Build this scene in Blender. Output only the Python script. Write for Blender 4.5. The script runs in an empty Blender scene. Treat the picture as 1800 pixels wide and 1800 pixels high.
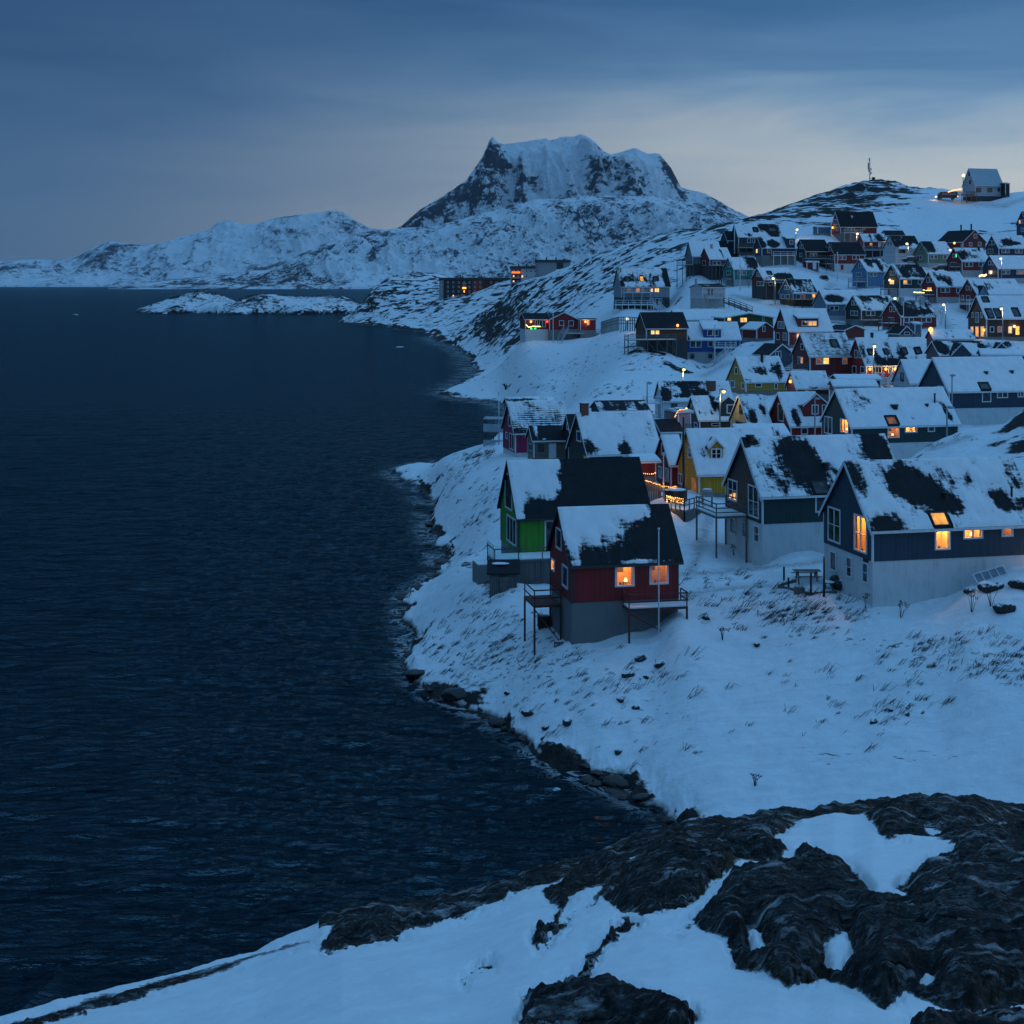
import bpy, bmesh, math, random
import numpy as np
from mathutils import Vector, Matrix
random.seed(7)
rng = np.random.default_rng(11)
F, HC = 2600.0, 28.0            # focal length in photo pixels, camera height above the sea
S = bpy.context.scene
COL = S.collection
R = math.radians

def P(u, v, D): return Vector(((u-900)/F*D, D, HC-(v-500)/F*D))
CR = dict(a=(1180,360,7.5), b=(1380,360,7.5), c=(1560,360,7.5), d=(1180,520,7.5), e=(1380,520,7.5), g=(1560,480,7.5),
          h=(1000,440,7.5), i=(840,670,7.5), j=(1100,660,7.5), k=(740,420,5.294), l=(1340,260,3.913), m=(840,660,3.6),
          n=(1300,600,3.6), o=(800,780,3.6), p=(1200,740,3.0), z=(0,0,1.0))
def cu(c, x): return CR[c][0]+x/CR[c][2]
def cv(c, y): return CR[c][1]+y/CR[c][2]

# ------------------------------------------------------------------ noise (numpy value noise)
def _h(ix, iy, s):
    n = (ix.astype(np.int64)*374761393 + iy.astype(np.int64)*668265263 + s*974711) & 0x7fffffff
    n = ((n ^ (n >> 13))*1274126177) & 0x7fffffff
    return ((n ^ (n >> 16)) & 0xffff)/65535.0
def vn(x, y, s=0):
    x = np.asarray(x, float); y = np.asarray(y, float)
    ix = np.floor(x); iy = np.floor(y); fx = x-ix; fy = y-iy
    fx = fx*fx*fx*(fx*(fx*6-15)+10); fy = fy*fy*fy*(fy*(fy*6-15)+10)
    a = _h(ix,iy,s); b = _h(ix+1,iy,s); c = _h(ix,iy+1,s); d = _h(ix+1,iy+1,s)
    return (a+(b-a)*fx)*(1-fy)+(c+(d-c)*fx)*fy
def fbm(x, y, o=4, s=0, g=.5):
    t = 0; a = 1; n = 0
    for k in range(o):
        t = t+a*vn(x*2**k+17.3*k, y*2**k+9.1*k, s+k); n += a; a *= g
    return t/n
def ridged(x, y, o=5, s=0, g=.5):
    t = 0; a = 1; n = 0
    for k in range(o):
        t = t+a*(1-np.abs(2*vn(x*2**k+17.3*k, y*2**k+9.1*k, s+k)-1)); n += a; a *= g
    return t/n
def sst(a, b, x):
    t = np.clip((x-a)/(b-a), 0, 1); return t*t*(3-2*t)

# ------------------------------------------------------------------ materials
def newmat(name):
    m = bpy.data.materials.new(name); m.use_nodes = True
    nt = m.node_tree; b = nt.nodes['Principled BSDF']
    return m, nt, b
def nd(nt, t, **k):
    n = nt.nodes.new(t)
    for a, v in k.items():
        if a in n.inputs: n.inputs[a].default_value = v
        else: setattr(n, a, v)
    return n
def lk(nt, a, b): nt.links.new(a, b)
def ramp(nt, stops, src=None):
    r = nt.nodes.new('ShaderNodeValToRGB'); e = r.color_ramp.elements
    while len(e) < len(stops): e.new(0.5)
    for i, (p, c) in enumerate(stops):
        e[i].position = p; e[i].color = (c[0],c[1],c[2],1) if hasattr(c,'__len__') else (c,c,c,1)
    if src is not None: lk(nt, src, r.inputs[0])
    return r
def mixc(nt, fac, a, b):
    m = nt.nodes.new('ShaderNodeMix'); m.data_type = 'RGBA'
    for sock, v in ((m.inputs[0],fac),(m.inputs[6],a),(m.inputs[7],b)):
        if hasattr(v,'is_linked'): lk(nt, v, sock)
        elif hasattr(v,'__len__'): sock.default_value = (v[0],v[1],v[2],1)
        else: sock.default_value = v
    return m.outputs[2]
def mth(nt, op, a, b=None, c=None, clamp=False):
    m = nt.nodes.new('ShaderNodeMath'); m.operation = op; m.use_clamp = clamp
    for i, v in enumerate((a,b,c)):
        if v is None: continue
        if hasattr(v,'is_linked'): lk(nt, v, m.inputs[i])
        else: m.inputs[i].default_value = v
    return m.outputs[0]
def noise(nt, vec, scale, detail=4, rough=.55, dist=0.0):
    n = nd(nt, 'ShaderNodeTexNoise'); n.inputs['Scale'].default_value = scale; n.inputs['Detail'].default_value = detail
    n.inputs['Roughness'].default_value = rough; n.inputs['Distortion'].default_value = dist
    if vec is not None: lk(nt, vec, n.inputs['Vector'])
    return n.outputs['Fac']
def bump(nt, h, strength, dist, bsdf):
    b = nd(nt, 'ShaderNodeBump'); b.inputs['Strength'].default_value = strength; b.inputs['Distance'].default_value = dist
    lk(nt, h, b.inputs['Height']); lk(nt, b.outputs[0], bsdf.inputs['Normal']); return b

MC = {}
def plain(name, col, rough=.6, metal=0.0, var=.25, scale=3.0):
    if name in MC: return MC[name]
    m, nt, b = newmat(name)
    tc = nd(nt, 'ShaderNodeTexCoord')
    n = noise(nt, tc.outputs['Object'], scale, 5)
    lo = [c*(1-var) for c in col]; hi = [min(1,c*(1+var)) for c in col]
    r = ramp(nt, [(.3,lo),(.7,hi)], n); lk(nt, r.outputs[0], b.inputs['Base Color'])
    b.inputs['Roughness'].default_value = rough; b.inputs['Metallic'].default_value = metal
    MC[name] = m; return m
def planks(name, col, width=.14, horizontal=False, rough=.65, wear=.22):
    """painted board cladding: grooves every `width` metres in the face's UV metres, worn patches"""
    if name in MC: return MC[name]
    m, nt, b = newmat(name)
    uv = nd(nt, 'ShaderNodeUVMap'); sp = nd(nt, 'ShaderNodeSeparateXYZ'); lk(nt, uv.outputs[0], sp.inputs[0])
    c = sp.outputs[1 if horizontal else 0]
    q = mth(nt, 'DIVIDE', c, width); fr = mth(nt, 'FRACT', q); fl = mth(nt, 'FLOOR', q)
    groove = mth(nt, 'LESS_THAN', mth(nt, 'ABSOLUTE', mth(nt, 'SUBTRACT', fr, .5)), .42)
    wn = nd(nt, 'ShaderNodeTexWhiteNoise', noise_dimensions='1D'); lk(nt, fl, wn.inputs['W'])
    mp = nd(nt, 'ShaderNodeMapping'); lk(nt, uv.outputs[0], mp.inputs[0])
    mp.inputs['Scale'].default_value = (1,.25,1) if not horizontal else (.25,1,1)
    n = noise(nt, mp.outputs[0], 2.3, 6, .65)
    v = mth(nt, 'ADD', mth(nt, 'MULTIPLY', wn.outputs[0], .35), mth(nt, 'MULTIPLY', n, .65))
    r = ramp(nt, [(.25,[x*(1-wear*1.3) for x in col]),(.75,[min(1,x*(1+wear)) for x in col])], v)
    cc = mixc(nt, groove, [x*.35 for x in col], r.outputs[0])
    lk(nt, cc, b.inputs['Base Color']); b.inputs['Roughness'].default_value = rough
    bump(nt, groove, .6, .015, b)
    MC[name] = m; return m
def concrete(name, col, stain=.45):
    if name in MC: return MC[name]
    m, nt, b = newmat(name)
    uv = nd(nt, 'ShaderNodeUVMap'); mp = nd(nt, 'ShaderNodeMapping'); lk(nt, uv.outputs[0], mp.inputs[0])
    mp.inputs['Scale'].default_value = (1,.12,1)
    n1 = noise(nt, mp.outputs[0], 2.4, 7, .7); n2 = noise(nt, uv.outputs[0], .6, 4)
    v = mth(nt, 'ADD', mth(nt, 'MULTIPLY', n1, .6), mth(nt, 'MULTIPLY', n2, .4))
    r = ramp(nt, [(.3,[x*(1-stain) for x in col]),(.48,[x*.92 for x in col]),(.7,col)], v)
    lk(nt, r.outputs[0], b.inputs['Base Color']); b.inputs['Roughness'].default_value = .85
    bump(nt, noise(nt, uv.outputs[0], 14, 4), .25, .02, b)
    MC[name] = m; return m
def emit(name, col, s, var=0.0, scale=2.0):
    if name in MC: return MC[name]
    m, nt, b = newmat(name)
    b.inputs['Base Color'].default_value = (.05,.03,.02,1)
    if var:
        tc = nd(nt, 'ShaderNodeTexCoord'); n = noise(nt, tc.outputs['Object'], scale, 3)
        r = ramp(nt, [(.32,[c*(1-var) for c in col]),(.5,col),(.72,[min(1.6,c*(1+var)) for c in col])], n)
        lk(nt, r.outputs[0], b.inputs['Emission Color'])
    else: b.inputs['Emission Color'].default_value = (*col,1)
    b.inputs['Emission Strength'].default_value = s
    m.cycles.emission_sampling = 'NONE'
    MC[name] = m; return m

def roof_felt():
    m, nt, b = newmat('roof_felt')
    tc = nd(nt, 'ShaderNodeTexCoord'); n = noise(nt, tc.outputs['Object'], 1.1, 6, .7); n2 = noise(nt, tc.outputs['Object'], 9, 5, .7)
    v = mth(nt, 'ADD', mth(nt, 'MULTIPLY', n, .5), mth(nt, 'MULTIPLY', n2, .5))
    r = ramp(nt, [(.35,(.010,.012,.015)),(.58,(.021,.024,.029)),(.68,(.038,.042,.05)),(.8,(.25,.27,.3))], v)
    lk(nt, r.outputs[0], b.inputs['Base Color']); b.inputs['Roughness'].default_value = .9
    b.inputs['Specular IOR Level'].default_value = .25
    bump(nt, n2, .4, .03, b); return m
def snow_mat(name='snow', far=False):
    m, nt, b = newmat(name)
    tc = nd(nt, 'ShaderNodeTexCoord'); n = noise(nt, tc.outputs['Object'], .9, 6, .6); n2 = noise(nt, tc.outputs['Object'], 11, 5, .65)
    r = ramp(nt, [(.3,(.74,.76,.79)),(.7,(.85,.86,.88))], n); lk(nt, r.outputs[0], b.inputs['Base Color'])
    b.inputs['Roughness'].default_value = .7; b.inputs['Specular IOR Level'].default_value = .2
    h = mth(nt, 'ADD', mth(nt, 'MULTIPLY', n, 1.0), mth(nt, 'MULTIPLY', n2, .25))
    bump(nt, h, .35, .12, b); return m
M_ROOF = roof_felt(); M_SNOW = snow_mat()
M_WHITE = plain('white_paint', (.62,.64,.66), .6, var=.12)
M_GREYTRIM = plain('grey_paint', (.3,.32,.34), .6, var=.15)
M_DARKTRIM = plain('dark_paint', (.03,.032,.035), .6)
M_WOOD = plain('weathered_wood', (.13,.12,.11), .85, var=.4, scale=5)
M_REDWOOD = plain('red_stained_wood', (.09,.03,.025), .8, var=.35, scale=5)
M_METAL = plain('galvanised_steel', (.28,.3,.32), .45, .7, var=.15)
M_BLACK = plain('black_metal', (.012,.012,.014), .5)
M_BRICK = plain('chimney_brick', (.16,.07,.05), .9, var=.4, scale=9)
def glass_mat():
    m, nt, b = newmat('window_glass')
    b.inputs['Base Color'].default_value = (.012,.016,.022,1); b.inputs['Roughness'].default_value = .06
    b.inputs['Specular IOR Level'].default_value = .5
    tc = nd(nt,'ShaderNodeTexCoord'); n = noise(nt, tc.outputs['Object'], 1.3, 3)
    r = ramp(nt, [(.4,(.008,.01,.014)),(.55,(.05,.055,.06)),(.75,(.1,.1,.1))], n); lk(nt, r.outputs[0], b.inputs['Base Color'])
    return m
M_GLASS = glass_mat()
M_LIT = emit('lit_window', (1.0,.40,.06), 1.0, .5, 1.7)
M_BRIGHT = emit('bright_window', (1.0,.50,.10), 1.55, .45, 1.5)
M_DIM = emit('dim_window', (.55,.2,.06), .28, .7, 1.8)
M_AMBER = emit('amber_window', (1.0,.3,.03), .8, .7, 1.9)
def rsnow():
    m, nt, b = newmat('roof_snow'); d = nd(nt,'ShaderNodeAttribute',attribute_name='depth'); x = nd(nt,'ShaderNodeAttribute',attribute_name='along'); y = nd(nt,'ShaderNodeAttribute',attribute_name='down')
    cb = nd(nt,'ShaderNodeCombineXYZ'); lk(nt,x.outputs['Fac'],cb.inputs[0]); lk(nt,y.outputs['Fac'],cb.inputs[1])
    mp = nd(nt,'ShaderNodeMapping'); lk(nt,cb.outputs[0],mp.inputs[0]); mp.inputs['Scale'].default_value = (1,.3,1)
    mq = nd(nt,'ShaderNodeMapping'); lk(nt,cb.outputs[0],mq.inputs[0]); mq.inputs['Scale'].default_value = (.28,1.2,1)
    n1 = noise(nt,mp.outputs[0],3.2,7,.7,.3); n2 = noise(nt,mq.outputs[0],4.5,6,.7); n3 = noise(nt,cb.outputs[0],1.1,4)
    n = mth(nt,'ADD',mth(nt,'ADD',mth(nt,'MULTIPLY',n1,.36),mth(nt,'MULTIPLY',n2,.44)),mth(nt,'MULTIPLY',n3,.2))
    t = mth(nt,'ADD',mth(nt,'MULTIPLY',d.outputs['Fac'],1.5),mth(nt,'MULTIPLY',mth(nt,'SUBTRACT',n,.5),9.0)); f = mth(nt,'MULTIPLY',mth(nt,'ADD',t,.22),1.25,clamp=True)
    r = ramp(nt,[(.3,(.74,.76,.79)),(.7,(.86,.87,.89))],n3); fe = ramp(nt,[(.35,(.010,.012,.015)),(.7,(.026,.029,.034))],n1)
    lk(nt,mixc(nt,f,fe.outputs[0],r.outputs[0]),b.inputs['Base Color']); b.inputs['Roughness'].default_value = .85; b.inputs['Specular IOR Level'].default_value = .2
    bump(nt,mth(nt,'ADD',mth(nt,'MULTIPLY',n,f),mth(nt,'MULTIPLY',f,.4)),.5,.08,b); return m
M_RSNOW = rsnow()
M_ROOM = plain('room_plaster',(.6,.42,.24),.8,var=.25,scale=1.5); M_CURT = plain('curtain_cloth',(.5,.42,.32),.9); M_POT = plain('dark_ornaments',(.05,.03,.02),.7); M_SHADE = emit('lamp_shade_glow',(1,.62,.2),3.5)
def thin():
    m, nt, b = newmat('thin_glass'); nt.nodes.remove(b); out = nt.nodes['Material Output']; tr = nd(nt,'ShaderNodeBsdfTransparent'); gl = nd(nt,'ShaderNodeBsdfGlossy'); gl.inputs['Roughness'].default_value = .03; mx = nd(nt,'ShaderNodeMixShader'); mx.inputs[0].default_value = .07
    tr.inputs[0].default_value = (.93,.93,.92,1); lk(nt,tr.outputs[0],mx.inputs[1]); lk(nt,gl.outputs[0],mx.inputs[2]); lk(nt,mx.outputs[0],out.inputs[0]); return m
M_THIN = thin()
LITM = {0:M_GLASS, 1:M_LIT, 2:M_DIM, 3:M_BRIGHT, 4:M_AMBER}

# ------------------------------------------------------------------ mesh helpers
class MB:
    def __init__(s): s.v = []; s.f = []
    def poly(s, pts):
        b = len(s.v); s.v += [tuple(p) for p in pts]; s.f.append(tuple(range(b, b+len(pts))))
    def hexa(s, p):                       # 8 points: bottom 4, top 4
        b = len(s.v); s.v += [tuple(q) for q in p]
        for q in ((0,3,2,1),(4,5,6,7),(0,1,5,4),(1,2,6,5),(2,3,7,6),(3,0,4,7)): s.f.append(tuple(b+i for i in q))
    def box(s, x0,x1,y0,y1,z0,z1, T=None):
        p = [(x0,y0,z0),(x1,y0,z0),(x1,y1,z0),(x0,y1,z0),(x0,y0,z1),(x1,y0,z1),(x1,y1,z1),(x0,y1,z1)]
        s.hexa([T(*q) for q in p] if T else p)
    def bar(s, a, b, w, h=None):          # rectangular bar from a to b
        a = Vector(a); b = Vector(b); h = h or w; d = (b-a).normalized()
        up = Vector((0,0,1)) if abs(d.z) < .9 else Vector((0,1,0))
        x = d.cross(up).normalized()*w/2; y = x.cross(d).normalized()*h/2
        s.hexa([a-x-y,a+x-y,b+x-y,b-x-y,a-x+y,a+x+y,b+x+y,b-x+y])
    def tube(s, pts, r, n=8, r2=None):
        pts = [Vector(p) for p in pts]; rings = []
        for i, p in enumerate(pts):
            d = (pts[min(i+1,len(pts)-1)]-pts[max(i-1,0)]).normalized()
            up = Vector((0,0,1)) if abs(d.z) < .9 else Vector((1,0,0))
            x = d.cross(up).normalized(); y = d.cross(x)
            rr = r if r2 is None else r+(r2-r)*i/(len(pts)-1)
            b = len(s.v); s.v += [tuple(p+x*rr*math.cos(6.2832*k/n)+y*rr*math.sin(6.2832*k/n)) for k in range(n)]; rings.append(b)
        for a, b in zip(rings, rings[1:]):
            for k in range(n): s.f.append((a+k, a+(k+1)%n, b+(k+1)%n, b+k))
        s.f.append(tuple(rings[0]+k for k in range(n))[::-1]); s.f.append(tuple(rings[-1]+k for k in range(n)))
    def ball(s, c, r, sq=(1,1,1), n=8, m=6, jit=0, seed=0):
        rr = random.Random(seed); c = Vector(c); b = len(s.v)
        for i in range(1, m):
            t = math.pi*i/m
            for k in range(n):
                q = 1+rr.uniform(-jit,jit); a = 6.2832*k/n
                s.v.append((c.x+r*q*sq[0]*math.sin(t)*math.cos(a), c.y+r*q*sq[1]*math.sin(t)*math.sin(a), c.z+r*q*sq[2]*math.cos(t)))
        s.v += [(c.x,c.y,c.z+r*sq[2]),(c.x,c.y,c.z-r*sq[2])]; t = len(s.v)-2
        for i in range(m-2):
            for k in range(n): s.f.append((b+i*n+k, b+(i+1)*n+k, b+(i+1)*n+(k+1)%n, b+i*n+(k+1)%n))
        for k in range(n):
            s.f.append((t, b+k, b+(k+1)%n)); s.f.append((t+1, b+(m-2)*n+(k+1)%n, b+(m-2)*n+k))
def auto_uv(me):
    n = len(me.loops); co = np.empty(len(me.vertices)*3, np.float32); me.vertices.foreach_get('co', co); co = co.reshape(-1,3)
    uvl = me.uv_layers.new(name='UVMap'); uv = np.zeros((n,2), np.float32)
    for p in me.polygons:
        nx, ny, nz = p.normal; ii = list(p.loop_indices); q = co[[me.loops[i].vertex_index for i in ii]]
        if abs(nz) < .75:
            l = math.hypot(nx, ny) or 1; uv[ii,0] = (-ny*q[:,0]+nx*q[:,1])/l; uv[ii,1] = q[:,2]
        else: uv[ii] = q[:,:2]
    uvl.data.foreach_set('uv', uv.ravel())
def build(name, mb, mat, parent=None, smooth=False, up=False, loc=None):
    me = bpy.data.meshes.new(name); me.from_pydata([tuple(v) for v in mb.v], [], mb.f)
    bm = bmesh.new(); bm.from_mesh(me); bmesh.ops.recalc_face_normals(bm, faces=bm.faces)
    if up:
        if sum(f.normal.z*f.calc_area() for f in bm.faces) < 0: bmesh.ops.reverse_faces(bm, faces=bm.faces)
    bm.to_mesh(me); bm.free()
    auto_uv(me)
    if smooth: me.polygons.foreach_set('use_smooth', [True]*len(me.polygons))
    for m in (mat if isinstance(mat, (list,tuple)) else [mat]): me.materials.append(m)
    o = bpy.data.objects.new(name, me); COL.objects.link(o)
    if parent is not None: o.parent = parent
    if loc is not None: o.location = loc
    return o
def tag(o, label=None, cat=None, group=None, kind=None):
    if label: o['label'] = label
    if cat: o['category'] = cat
    if group: o['group'] = group
    if kind: o['kind'] = kind
    return o
def empty(name, loc, label, cat, group=None):
    o = bpy.data.objects.new(name, None); COL.objects.link(o); o.location = loc; o.empty_display_size = .3
    return tag(o, label, cat, group)
def gridmesh(name, X, Y, Z, mat, attrs={}, smooth=True):
    """X,Y,Z arrays (rows,cols) -> one sheet, with float point attributes"""
    r, c = X.shape; me = bpy.data.meshes.new(name)
    co = np.stack([X,Y,Z], -1).reshape(-1,3).astype(np.float32)
    i = np.arange(r*c).reshape(r,c)
    q = np.stack([i[:-1,:-1], i[:-1,1:], i[1:,1:], i[1:,:-1]], -1).reshape(-1,4)
    me.vertices.add(r*c); me.vertices.foreach_set('co', co.ravel())
    me.loops.add(q.size); me.loops.foreach_set('vertex_index', q.ravel().astype(np.int32))
    me.polygons.add(len(q)); me.polygons.foreach_set('loop_start', np.arange(0,q.size,4,dtype=np.int32))
    me.polygons.foreach_set('loop_total', np.full(len(q),4,np.int32))
    me.update(calc_edges=True)
    me.polygons.foreach_set('use_smooth', [smooth]*len(q))
    for k, a in attrs.items():
        at = me.attributes.new(k, 'FLOAT', 'POINT'); at.data.foreach_set('value', a.reshape(-1).astype(np.float32))
    me.materials.append(mat)
    o = bpy.data.objects.new(name, me); COL.objects.link(o); return o
# ------------------------------------------------------------------ house builder
HOUSES = []
CTRL = []                     # terrain control points (u, D, z)
class House: pass
def H(name, cr, D, ug, uc, ur, vp, ve, vf, vb, label, W=6.6, ty='A', wall=None, base=None, trim=None, roof=None, wins=(), wc=None,
      snow=.75, patches=(), rows=0, dormers=(), sky=(), chim=(), decks=(), ov=.3, zr_drop=0, L=None, cat='house', grp='houses of the hillside town', extra=None, noctrl=False, a=None, vbr=None, trimw=.2, seed=None):
    h = House(); h.name = name; h.cr = cr; h.label = label; h.cat = cat; h.grp = grp; h.W = W; h.wc = wc or cr
    h.ug, h.uc, h.ur = cu(cr,ug), cu(cr,uc), cu(cr,ur)
    h.vp, h.ve, h.vf, h.vb = cv(cr,vp), cv(cr,ve), cv(cr,vf), cv(cr,vb)
    k = (h.uc-900)/F; C = Vector((k*D, D)); h.zb = HC-(h.vb-500)/F*D
    def axes(a):
        if ty == 'A': return Vector((math.cos(a), math.sin(a))), Vector((-math.sin(a), math.cos(a)))
        return Vector((-math.cos(a), math.sin(a))), Vector((math.sin(a), math.cos(a)))
    def ugof(a):
        ex, ey = axes(a); q = C+ey*W; return 900+F*q.x/q.y
    if a is None:
        lo, hi = R(-25), R(80)
        for _ in range(50):
            mid = (lo+hi)/2; g = ugof(mid)
            if (g > h.ug) == (ty == 'A'): lo = mid
            else: hi = mid
        a = (lo+hi)/2
    else: a = R(a)
    h.a = a; ex, ey = axes(a); h.ex, h.ey = ex, ey; h.C = C; h.D = D
    kr = (h.ur-900)/F
    h.L = L or (kr*C.y-C.x)/(ex.x-kr*ex.y)
    Z = lambda v, Y: HC-(v-500)/F*Y-h.zb
    h.ov = ov; h.zedge = Z(h.ve, D-ov*ey.y); h.zr = Z(h.vp, D+ey.y*W/2)
    h.p = (h.zr-h.zedge)/(W/2+ov); h.ze = h.zedge+ov*h.p; h.zf = Z(h.vf, D)
    h.wall, h.base, h.trim, h.roofm = wall, base, trim or M_WHITE, roof or M_ROOF
    h.wins, h.snow, h.patches, h.rows, h.dormers, h.sky, h.chim, h.decks, h.extra = wins, snow, list(patches), rows, dormers, sky, chim, decks, extra
    h.trimw = trimw; h.seed = len(HOUSES)*13 if seed is None else seed
    HOUSES.append(h)
    if not noctrl:
        qr = C+ex*h.L; zr_ = h.zb-.15 if vbr is None else HC-(cv(cr,vbr)-500)/F*qr.y
        for q,z_ in ((C,h.zb-.15),(qr,zr_),(C+ey*W*.6,h.zb-.15),(C+ex*h.L*.5,(h.zb-.15+zr_)/2-.3)): CTRL.append((900+F*q.x/q.y, q.y, z_))
    h.pos = Vector((C.x, C.y, h.zb))
    return h

def local(h, w):              # world -> house axes
    d = Vector((w[0]-h.C.x, w[1]-h.C.y)); return Vector((d.dot(h.ex), d.dot(h.ey), w[2]-h.zb))
def ray(h, u, v):
    o = local(h, (0,0,HC)); d = Vector(((u-900)/F, 1.0, -(v-500)/F))
    dl = Vector((Vector((d.x,d.y)).dot(h.ex), Vector((d.x,d.y)).dot(h.ey), d.z)); return o, dl
def on_face(h, face, u, v, off=0.0):
    o, d = ray(h, u, v)
    if face == 's': t = (off-o.y)/d.y
    elif face == 'g': t = (off-o.x)/d.x
    elif face == 'r': t = (h.zr-h.p*h.W/2+h.p*o.y-o.z)/(d.z-h.p*d.y)
    return o+d*t
def tf(h):
    ex, ey = h.ex, h.ey
    return lambda x,y,z: (x*ex.x+y*ey.x, x*ex.y+y*ey.y, z)

def pane_window(h, root, face, a0, a1, z0, z1, lit, nx, ny, off=0.0, frame=None, name='window', fw=None, dep=.06):
    """window on a wall: a white frame with glazing bars, its pane set back inside"""
    T = tf(h)
    if face == 's': M = lambda a,b,o: T(a, off-o, b)
    else: M = lambda a,b,o: T(off-o, a, b)
    a0, a1 = sorted((a0,a1)); z0, z1 = sorted((z0,z1)); w = a1-a0; hh = z1-z0
    if fw is None: fw = min(.12, .16*min(w,hh)); 
    bw = fw*.6; mb = MB()
    def bx(p0,p1,q0,q1,o0,o1): mb.hexa([M(p0,q0,o0),M(p1,q0,o0),M(p1,q0,o1),M(p0,q0,o1),M(p0,q1,o0),M(p1,q1,o0),M(p1,q1,o1),M(p0,q1,o1)])
    bx(a0,a0+fw,z0,z1,-.05,dep); bx(a1-fw,a1,z0,z1,-.05,dep)
    bx(a0+fw,a1-fw,z0,z0+fw,-.05,dep+.015); bx(a0+fw,a1-fw,z1-fw,z1,-.05,dep)
    for i in range(1,nx):
        c = a0+fw+(w-2*fw)*i/nx; b = bw*(1.5 if nx==2 else 1); bx(c-b/2,c+b/2,z0+fw,z1-fw,-.05,dep-.012)
    for j in range(1,ny):
        c = z0+fw+(hh-2*fw)*j/ny
        for i in range(nx):
            l = a0+fw+(w-2*fw)*i/nx+(bw*.75 if i else 0); r = a0+fw+(w-2*fw)*(i+1)/nx-(bw*.75 if i < nx-1 else 0)
            bx(l,r,c-bw*.35,c+bw*.35,-.05,dep-.02)
    f = build(name, mb, frame or M_WHITE, root)
    pm = MB(); pm.hexa([M(a0+fw*.5,z0+fw*.5,-.03),M(a1-fw*.5,z0+fw*.5,-.03),M(a1-fw*.5,z0+fw*.5,.012),M(a0+fw*.5,z0+fw*.5,.012),
                        M(a0+fw*.5,z1-fw*.5,-.03),M(a1-fw*.5,z1-fw*.5,-.03),M(a1-fw*.5,z1-fw*.5,.012),M(a0+fw*.5,z1-fw*.5,.012)])
    build('pane', pm, LITM[lit] if isinstance(lit,int) else lit, f)
    return f

def snow_grid(h, x0, x1, y_r, y_e, zr, p, seed, cover, patches, rows=0, near=False, amp=1.0):
    Ls = x1-x0; sl = abs(y_e-y_r)*math.hypot(1,p)
    st = max(h.D*.0011, .09)
    nx = int(min(150, max(12, Ls/st))); ny = int(min(110, max(10, sl/(st*.9))))
    if rows: ny = max(ny, rows*4)
    s = np.linspace(0,1,nx); t = np.linspace(0,1,ny); Sx, Ty = np.meshgrid(s,t)
    xm = Sx*Ls; tm = Ty*sl
    n = .55*fbm(xm*.4+seed, tm*.35+seed*.7, 3, seed)+.3*fbm(xm*1.5, tm*.6+seed, 3, seed+5)+.15*fbm(xm*5+seed, tm*1.3, 3, seed+9)
    m = (n-.5)*3.6*amp+(cover-.5)*2.4
    for (a,b,rs,rt,w) in patches:
        dd = ((Sx-a)/rs)**2+((Ty-b)/rt)**2
        m = m-w*np.clip(1.7-1.25*np.sqrt(dd), 0, 1.15)
    if rows:
        fr = np.mod(Ty*rows,1); m = m*.6-.55*sst(.45,.65,fr)*(.55+.9*fbm(xm*.7,tm*.5,2,seed+3))+.3*(fr<.45)-.12*(np.mod(xm/.33,1)<.35)
    edge = np.minimum(np.minimum(Sx,1-Sx)*Ls, np.minimum(Ty,1-Ty)*sl)
    hgt = np.clip((m-.25)*.2, 0, .14)*sst(-.02,.2,edge)
    Y = y_r+(y_e-y_r)*Ty; Zt = zr-p*np.abs(Y-y_r)+hgt+.006; X = x0+Sx*Ls
    return X, Y, Zt, m
def add_snow(h, name, X, Y, Zt, hgt, parent, swap=False):
    T = tf(h); r, c = X.shape; keep = (hgt > -1.0)
    i = np.arange(r*c).reshape(r,c)
    q = np.stack([i[:-1,:-1], i[:-1,1:], i[1:,1:], i[1:,:-1]], -1).reshape(-1,4)
    k = keep.ravel()[q].any(1); q = q[k]
    if len(q) == 0: return
    used, inv = np.unique(q, return_inverse=True); q = inv.reshape(-1,4)
    xs, ys, zs = X.ravel()[used], Y.ravel()[used], Zt.ravel()[used]
    if swap: co = np.stack([ys*h.ex.x+xs*h.ey.x, ys*h.ex.y+xs*h.ey.y, zs], -1)
    else: co = np.stack([xs*h.ex.x+ys*h.ey.x, xs*h.ex.y+ys*h.ey.y, zs], -1)
    a, b, d = co[q[0,0]], co[q[0,1]], co[q[0,2]]
    if np.cross(b-a, d-a)[2] < 0: q = q[:, ::-1]
    me = bpy.data.meshes.new(name); me.from_pydata(co.tolist(), [], q.tolist())
    me.polygons.foreach_set('use_smooth', [True]*len(q)); me.materials.append(M_RSNOW)
    for nm, ar in (('depth',hgt),('along',X),('down',Y)):
        at = me.attributes.new(nm,'FLOAT','POINT'); at.data.foreach_set('value', ar.ravel()[used].astype(np.float32))
    o = bpy.data.objects.new(name, me); COL.objects.link(o); o.parent = parent; return o

def prism_roof(T, mb, x0, x1, W, e, zr, p, tv, fr=True):
    ze = zr-p*(W/2+e)
    for s in (0,1):
        ya, yb = (W/2, -e) if s == 0 else (W/2, W+e)
        mb.hexa([T(x0,ya,zr-tv),T(x1,ya,zr-tv),T(x1,yb,ze-tv),T(x0,yb,ze-tv),T(x0,ya,zr),T(x1,ya,zr),T(x1,yb,ze),T(x0,yb,ze)])

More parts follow.
